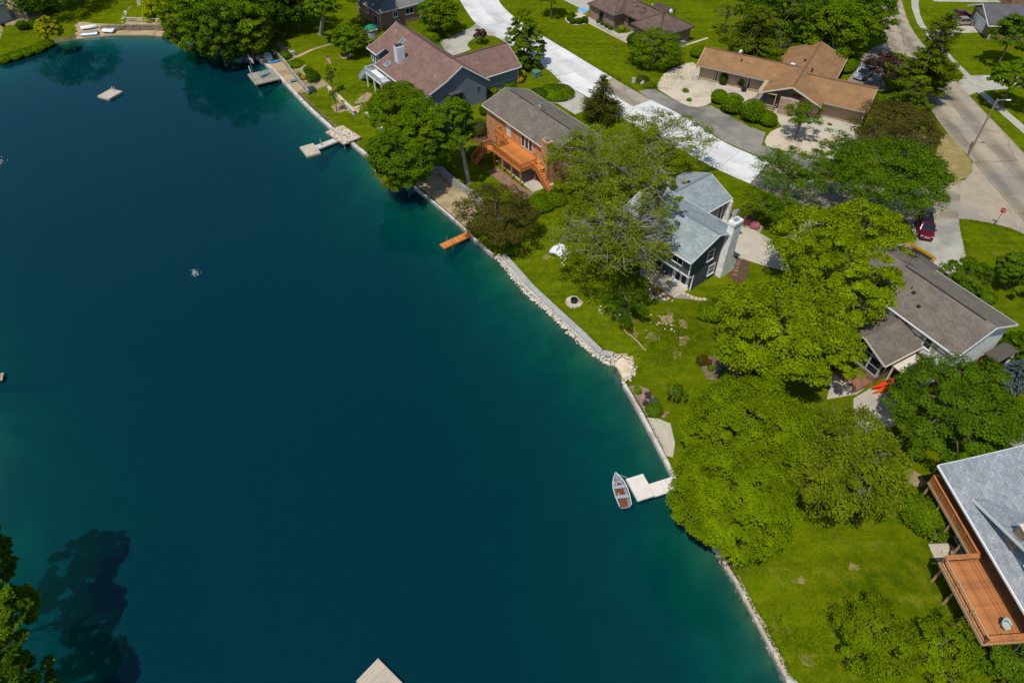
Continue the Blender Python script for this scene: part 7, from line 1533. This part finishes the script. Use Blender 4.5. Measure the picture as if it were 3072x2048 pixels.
T('round', 'large spreading locust at the street corner left of the junction', 2680, 525, 168, 3.4, 6.0, LF_MID, 36000, .25, aspect=.6, amp=.3, clump=.17, flat=.55)
T('fine', 'flat-crowned green tree over the street beside the grey drive', 2372, 520, 112, 1.6, 4.2, LF_MID, 9500, .3, ncl=90, amp=.4, twig=2, clump=.2)
T('fine', 'thin green tree in the gravel corner by the grey drive', 2520, 455, 58, 2.0, 4.0, LF_MID, 4500, .3, ncl=50, amp=.4, twig=3, clump=.22)
T('fine', 'small tree holding the toddler swing', 2272, 612, 62, 1.4, 3.2, LF_GREEN, 5200, .26, ncl=55, amp=.35, twig=2, clump=.22)
T('fine', 'small leafy tree right of the toddler swing', 2352, 640, 55, 1.4, 3.2, LF_MID, 4200, .26, ncl=50, amp=.35, clump=.22)
T('round', 'green tree on the far lawn behind the taupe roof', 2898, 830, 66, 2.0, 2.8, LF_MID, 7500, .24, aspect=.5, amp=.35)
T('round', 'dark green tree at the right edge beyond the taupe roof', 3050, 815, 62, 2.0, 2.6, LF_MID, 7500, .25, amp=.3)
T('round', 'dark leafy tree at the white gable end', 3052, 1045, 48, 1.6, 1.8, LF_DARK, 5500, .22, amp=.3, low=-.7)
T('spruce', 'blue spruce at the right edge beside the pale house', 3055, 1118, 42, 1.6, 1.8, LF_BLUE, 3800, whorls=9, size=.26, droop=.05)
T('round', 'sparse young tree alone on the mown lawn', 2030, 1172, 26, .5, .8, LF_MID, 1500, .14, amp=.5)
T('round', 'small tree beside the sunroom steps', 2545, 1105, 30, .9, 1.5, LF_MID, 2200, .18, amp=.4)
T('round', 'dark roadside tree at the top edge beside the white street', 1655, -12, 38, 2.0, 4.0, LF_MID, 3500, .32, amp=.3)
# clipped and wild bushes
for i, (x, y, rp, lb) in enumerate([(455, 172, 9.5, 'rear'), (430, 215, 10, 'leftmost'), (463, 247, 10, 'front left'), (535, 248, 10.5, 'front right'), (603, 232, 11, 'rightmost')]):
    shrub(lb + ' clipped round bush of the five in the ring of pale gravel', c4(x, y), rp, None, LF_DARK, 'clipped_bush', group='clipped bushes in the gravel ring', n=700, size=.2, loose=.04)
for x, y, rp, lb in [(765, 250, 6, 'first'), (812, 275, 6, 'second'), (865, 303, 7, 'third'), (908, 330, 6.5, 'fourth')]:
    shrub(lb + ' clipped bush from the left along the brown brick wall', c4(x, y), rp, None, LF_DARK, 'clipped_bush', group='clipped bushes along the brick wall', n=450, size=.2, loose=.05)
for x, y, rp, lb in [(425, 1135, 24, 'upper left round bush of the four beside the grey drive'), (580, 1215, 34, 'second round bush of the four beside the grey drive'), (830, 1300, 38, 'largest round bush of the four beside the grey drive'), (1005, 1400, 25, 'lower right round bush of the four beside the grey drive')]:
    shrub(lb, c5(x, y), rp, None, LF_BUSH, 'round_bush', group='round bushes beside the grey drive', n=2600, size=.2, loose=.07)
S = shrub
S('dense evergreen bush at the corner of the dark brown ranch house', c4(1185, 465), 22, None, LF_DARK, n=1500, size=.2, loose=.06); S('long clipped hedge on the driveway side of the crossing gables', c5(1965, 755), 20, 1.7, LF_BUSH, 'hedge', sx=2.6, rz=math.atan2((U(2580, 163) - U(2524, 224)).y, (U(2580, 163) - U(2524, 224)).x), n=3200, size=.2, loose=.06)
S('leafy hedge bush at the left end of the orange-brown ranch', c5(190, 610), 26, 1.6, LF_BUSH, n=2200, size=.2); S('conical dark shrub against the ranch brick wall', c5(475, 930), 12, 2.0, LF_DARK, n=900, size=.18); S('second dark shrub against the ranch brick wall, nearer the entrance', c5(690, 965), 13, 1.9, LF_DARK, n=900, size=.18)
S('low round mound of green groundcover beside the brick house driveway', c4(270, 1085), 52, .9, LF_BUSH, 'groundcover', n=3800, size=.22, loose=.08); S('pale clipped mound at the corner of the taupe roof', c4(60, 1100), 28, 1.3, LF_DARK, n=1800, size=.18, loose=.05)
S('green hedge bush behind the mauve roof', c3(950, 410), 32, 1.5, LF_GREEN, n=2400, size=.24); S('yellow flowering bush at the garage wing corner, lower', c3(1990, 930), 13, 1.1, LF_YEL, n=900, size=.2); S('yellow-green bush at the garage wing corner, upper', c3(2015, 870), 13, 1.2, LF_LIME, n=900, size=.2)
S('low green plants along the garage wing wall', c3(1850, 985), 24, .7, LF_BUSH, 'border_plants', n=1400, size=.18, loose=.3); S('green bush beside the garage wing door', c3(1690, 1060), 15, .7, LF_BUSH, n=800, size=.18, loose=.3)
S('dark bush between the mauve house and the brick house', c3(1590, 1290), 18, 1.5, LF_DARK, n=1200, size=.2); S('grey twiggy bush beside the brick house wall', c9(540, 130), 36, 1.8, LF_BRONZE, n=1300, size=.22, loose=.4); S('bright green bush beneath the long bare trunk', c9(470, 420), 24, 1.4, LF_GREEN, n=1600, size=.2, loose=.25)
S('bright green bush growing at the end of the rubble band', c9(1230, 1020), 42, 1.1, LF_BUSH, n=2600, size=.2, loose=.2); S('green bush filling the side of the brick house lot', c9(1430, 960), 38, 1.0, LF_GREEN, n=2000, size=.2, loose=.25)
S('lake edge bush at the seawall end', (1535, 748), 22, .9, LF_GREEN, n=1100, size=.18, loose=.25)
S('evergreen shrub at the foot of the shore wood', c2(340, 540), 24, 1.7, LF_MID, n=1800, size=.22); S('tall grassy plant in the sand bed', c2(490, 575), 12, .8, LF_BUSH, n=700, size=.2, loose=.35); S('round bush in the sand bed beside the storage box', c2(620, 640), 17, 1.1, LF_MID, n=1300, size=.2, loose=.2)
S('yellow-green spreading plant above the sand strip', c2(730, 745), 24, .7, LF_BUSH, n=1500, size=.2, loose=.2); S('dark upright shrub in the planted bank', c2(930, 890), 20, 1.5, LF_DARK, n=1500, size=.2, loose=.25); S('small yellow shrub in the planted bank', c2(822, 912), 8, .6, LF_YEL, n=500, size=.16, loose=.3); S('dark shrub behind the yellow shrub in the planted bank', c2(870, 810), 12, .9, LF_MID, n=800, size=.18, loose=.3); S('pale grey-green grass clump in the planted bank', c2(910, 1045), 13, .7, LF_BLUE, n=800, size=.2, loose=.35); S('small green shrub at the foot of the planted bank', c2(770, 880), 8, .5, LF_BUSH, n=400, size=.16, loose=.3)
S('dark shrub at the screen by the top left house', (64, 72), 17, 1.4, LF_DARK, n=1500, size=.22, loose=.2); S('dark shrub between the screen and the lime-green tree', (95, 68), 14, 1.2, LF_DARK, n=1200, size=.22, loose=.2)
for i, (x, y) in enumerate([(8, 168), (42, 158), (76, 148), (108, 138), (134, 124)]): S(['leftmost', 'second', 'middle', 'fourth', 'rightmost'][i] + ' bush of the hedge along the top left shore', (x, y), 22, 1.1, LF_BUSH, 'hedge', group='hedge bushes on the top left shore', n=1700, size=.24, loose=.15)
S('dense bright bush on the slope below the maples', c14(1500, 330), 36, 1.7, LF_GREEN, n=2600, size=.18, loose=.16); S('spreading leafy shrub beside the deck walkway', c17(700, 960), 68, 1.9, LF_GREEN, n=5200, size=.2, loose=.22)
S('coral pink azalea on the left, beside the drive', c11(1535, 830), 14, .9, LF_PINK, n=1100, size=.14, loose=.18, name='azalea'); S('coral pink azalea on the right, beside the drive', c11(1625, 880), 14, .9, LF_PINK, n=1100, size=.14, loose=.18, name='azalea'); S('small green bush left of the pink azaleas', c11(1465, 785), 12, .8, LF_BUSH, n=700, size=.16)
S('large dark bush in the shoreline planting bed', c14(835, 1480), 26, .9, LF_MID, n=1800, size=.13, loose=.1); S('round bush at the top of the shoreline planting bed', c14(635, 1255), 12, .6, LF_BUSH, n=800, size=.12, loose=.15); S('pale pink flowers in the shoreline planting bed', c14(705, 1335), 9, .5, LF_PALEPINK, n=350, size=.12, loose=.35, name='flowers', cat='flowers'); S('mauve-leaved plant in the shoreline planting bed', c14(760, 1310), 10, .6, LF_MAUVE, n=500, size=.12, loose=.35); S('low mauve plant at the seawall side of the planting bed', c14(735, 1410), 9, .4, LF_MAUVE, n=350, size=.12, loose=.35); S('grey-green plant in the shoreline planting bed', c14(820, 1380), 11, .4, LF_BLUE, n=450, size=.12, loose=.3)
S('red flowering bush at the corner of the garden bed', c14(1400, 890), 14, .8, LF_RED, n=900, size=.15, loose=.3); S('red flowers beside the garden bed bush', c14(1480, 930), 9, .6, LF_RED, n=500, size=.14, loose=.3, name='flowers', cat='flowers'); S('bright green round plant in the garden bed', c14(1500, 990), 10, .6, LF_BUSH, n=500, size=.14); S('grassy clump in the garden bed', c14(1620, 1010), 14, .7, LF_BLUE, n=700, size=.18, loose=.4); S('green bush at the lower end of the garden bed', c14(1690, 1080), 15, .8, LF_BUSH, n=900, size=.16, loose=.25); S('wide grey-green bush below the maples', c14(1980, 1080), 30, .9, LF_MID, n=1500, size=.16, loose=.25)
S('yellow plant in the patio mulch bed, nearer the lake', c10(1830, 815), 4.5, .3, LF_LIME, n=160, size=.12, loose=.3, name='border_plant'); S('yellow plant in the patio mulch bed, beside the slab', c10(1860, 862), 5, .3, LF_LIME, n=160, size=.12, loose=.3, name='border_plant')
S('weedy clump left of the pale gravel bed', c4(1290, 930), 18, .8, LF_BRONZE, n=800, size=.2, loose=.4); S('green weeds at the edge of the pale gravel bed', c4(1370, 1000), 16, .7, LF_GREEN, n=800, size=.2, loose=.4); S('yellowish tuft in the middle of the pale gravel bed', c4(1790, 1065), 9, .4, LF_BUSH, n=350, size=.16, loose=.4); S('green tuft low in the pale gravel bed', c4(1830, 1175), 7, .4, LF_BUSH, n=300, size=.16, loose=.4); S('dry tuft at the street edge of the small gravel bed', c12(1020, 630), 8, .4, LF_YEL, n=200, size=.16, loose=.4)
S('small bright shrub at the ranch house front step', c4(1045, 335), 10, .9, LF_LIME, n=500, size=.18); S('round orange-tinted bush by the paddling pool', c4(643, 175), 6, .6, LF_YEL, n=300, size=.16, loose=.1); S('dark shrub under the white gable end corner', c15(2080, 1280), 15, .9, LF_DARK, n=900, size=.16, loose=.1); S('shrub row behind the taupe roof', c15(1930, 560), 24, 1.0, LF_MID, n=1600, size=.18)
S('dark bushes below the deck walkway', c17(990, 1120), 20, .9, LF_DARK, n=1000, size=.18, loose=.25); S('leafy bush at the orange-brown garage corner', c5(2300, 1180), 22, 1.6, LF_GREEN, n=1700, size=.22, loose=.25)

# ---------------------------------------------------------------- unmown grass and weeds breaking the clean edges
def tufts():
    g = np.random.default_rng(99); P = []
    edges = [([(1518, 768), (1600, 858), (1684, 934), (1760, 1003), (1830, 1066)], 900, .12), ([(1880, 1152), (1936, 1248), (1996, 1366)], 500, .12), ([(2116, 1586), (2184, 1694), (2212, 1740), (2292, 1890), (2365, 2028)], 1500, .16), ([(775, 172), (900, 286), (1000, 382)], 500, .15), ([(1063, 428), (1122, 474)], 250, .2), ([(1646, 208), (1684, 244)], 200, .2), ([(1628, 104), (1796, 206), (1860, 243)], 900, .25), ([(1428, 68), (1484, 104), (1560, 155)], 500, .25), ([(2297, 397), (2240, 375), (2134, 315)], 500, .25), ([(2905, 289), (3015, 398)], 500, .25), ([(2877, 659), (2982, 675), (3070, 706)], 500, .25), ([(2800, 840), (2885, 800), (2895, 740), (2880, 670)], 400, .2), ([(2050, 955), (1990, 985), (1940, 960)], 200, .15), ([(2720, 664), (2742, 700), (2736, 740)], 200, .2), ([(1260, 500), (1330, 500), (1430, 580)], 300, .25), ([(820, 148), (880, 210), (930, 268)], 300, .25), ([(1750, 292), (1900, 378), (2050, 458), (2240, 548)], 900, .3)]
    for px, n, j in edges:
        Q = [Gd(*q) for q in px]
        for _ in range(n):
            i = g.integers(0, len(Q) - 1); q = Q[i].lerp(Q[i + 1], g.random()); P.append((q.x + g.normal() * j, q.y + g.normal() * j))
    for cx, cy, rx, ry, n in ((1990, 990, 90, 60, 2600), (2080, 1010, 70, 60, 1500), (1990, 1060, 80, 40, 1200), (2440, 1900, 200, 150, 1500), (1700, 640, 90, 50, 700), (2030, 235, 60, 25, 700), (1500, 420, 40, 40, 400), (2010, 1200, 90, 80, 700)):
        for _ in range(n):
            q = Gd(cx + g.normal() * rx * .5, cy + g.normal() * ry * .5) if _ % 12 == 0 else q; P.append((q.x + g.normal() * .5, q.y + g.normal() * .5))
    P = np.array(P); z = height(P[:, 0], P[:, 1]); P = P[z > .2]; z = z[z > .2]; n = len(P); s = g.uniform(.10, .26, n)
    ax = np.stack([g.normal(size=n) * .7, g.normal(size=n) * .7, g.uniform(.4, 1, n)], 1); me = leafmesh('grass_tufts', np.stack([P[:, 0], P[:, 1], z + s * .22], 1), g.normal(size=(n, 3)) + np.array([0, 0, .6]), ax, s, s * .4, leafmat('rough_grass', (.05, .09, .004), (.09, .13, .005), (.14, .15, .012)))
    tag(put('grass_tufts', me), 'rough grass tufts and weeds along walls, drives and the weedy slope', kind='stuff')
tufts()
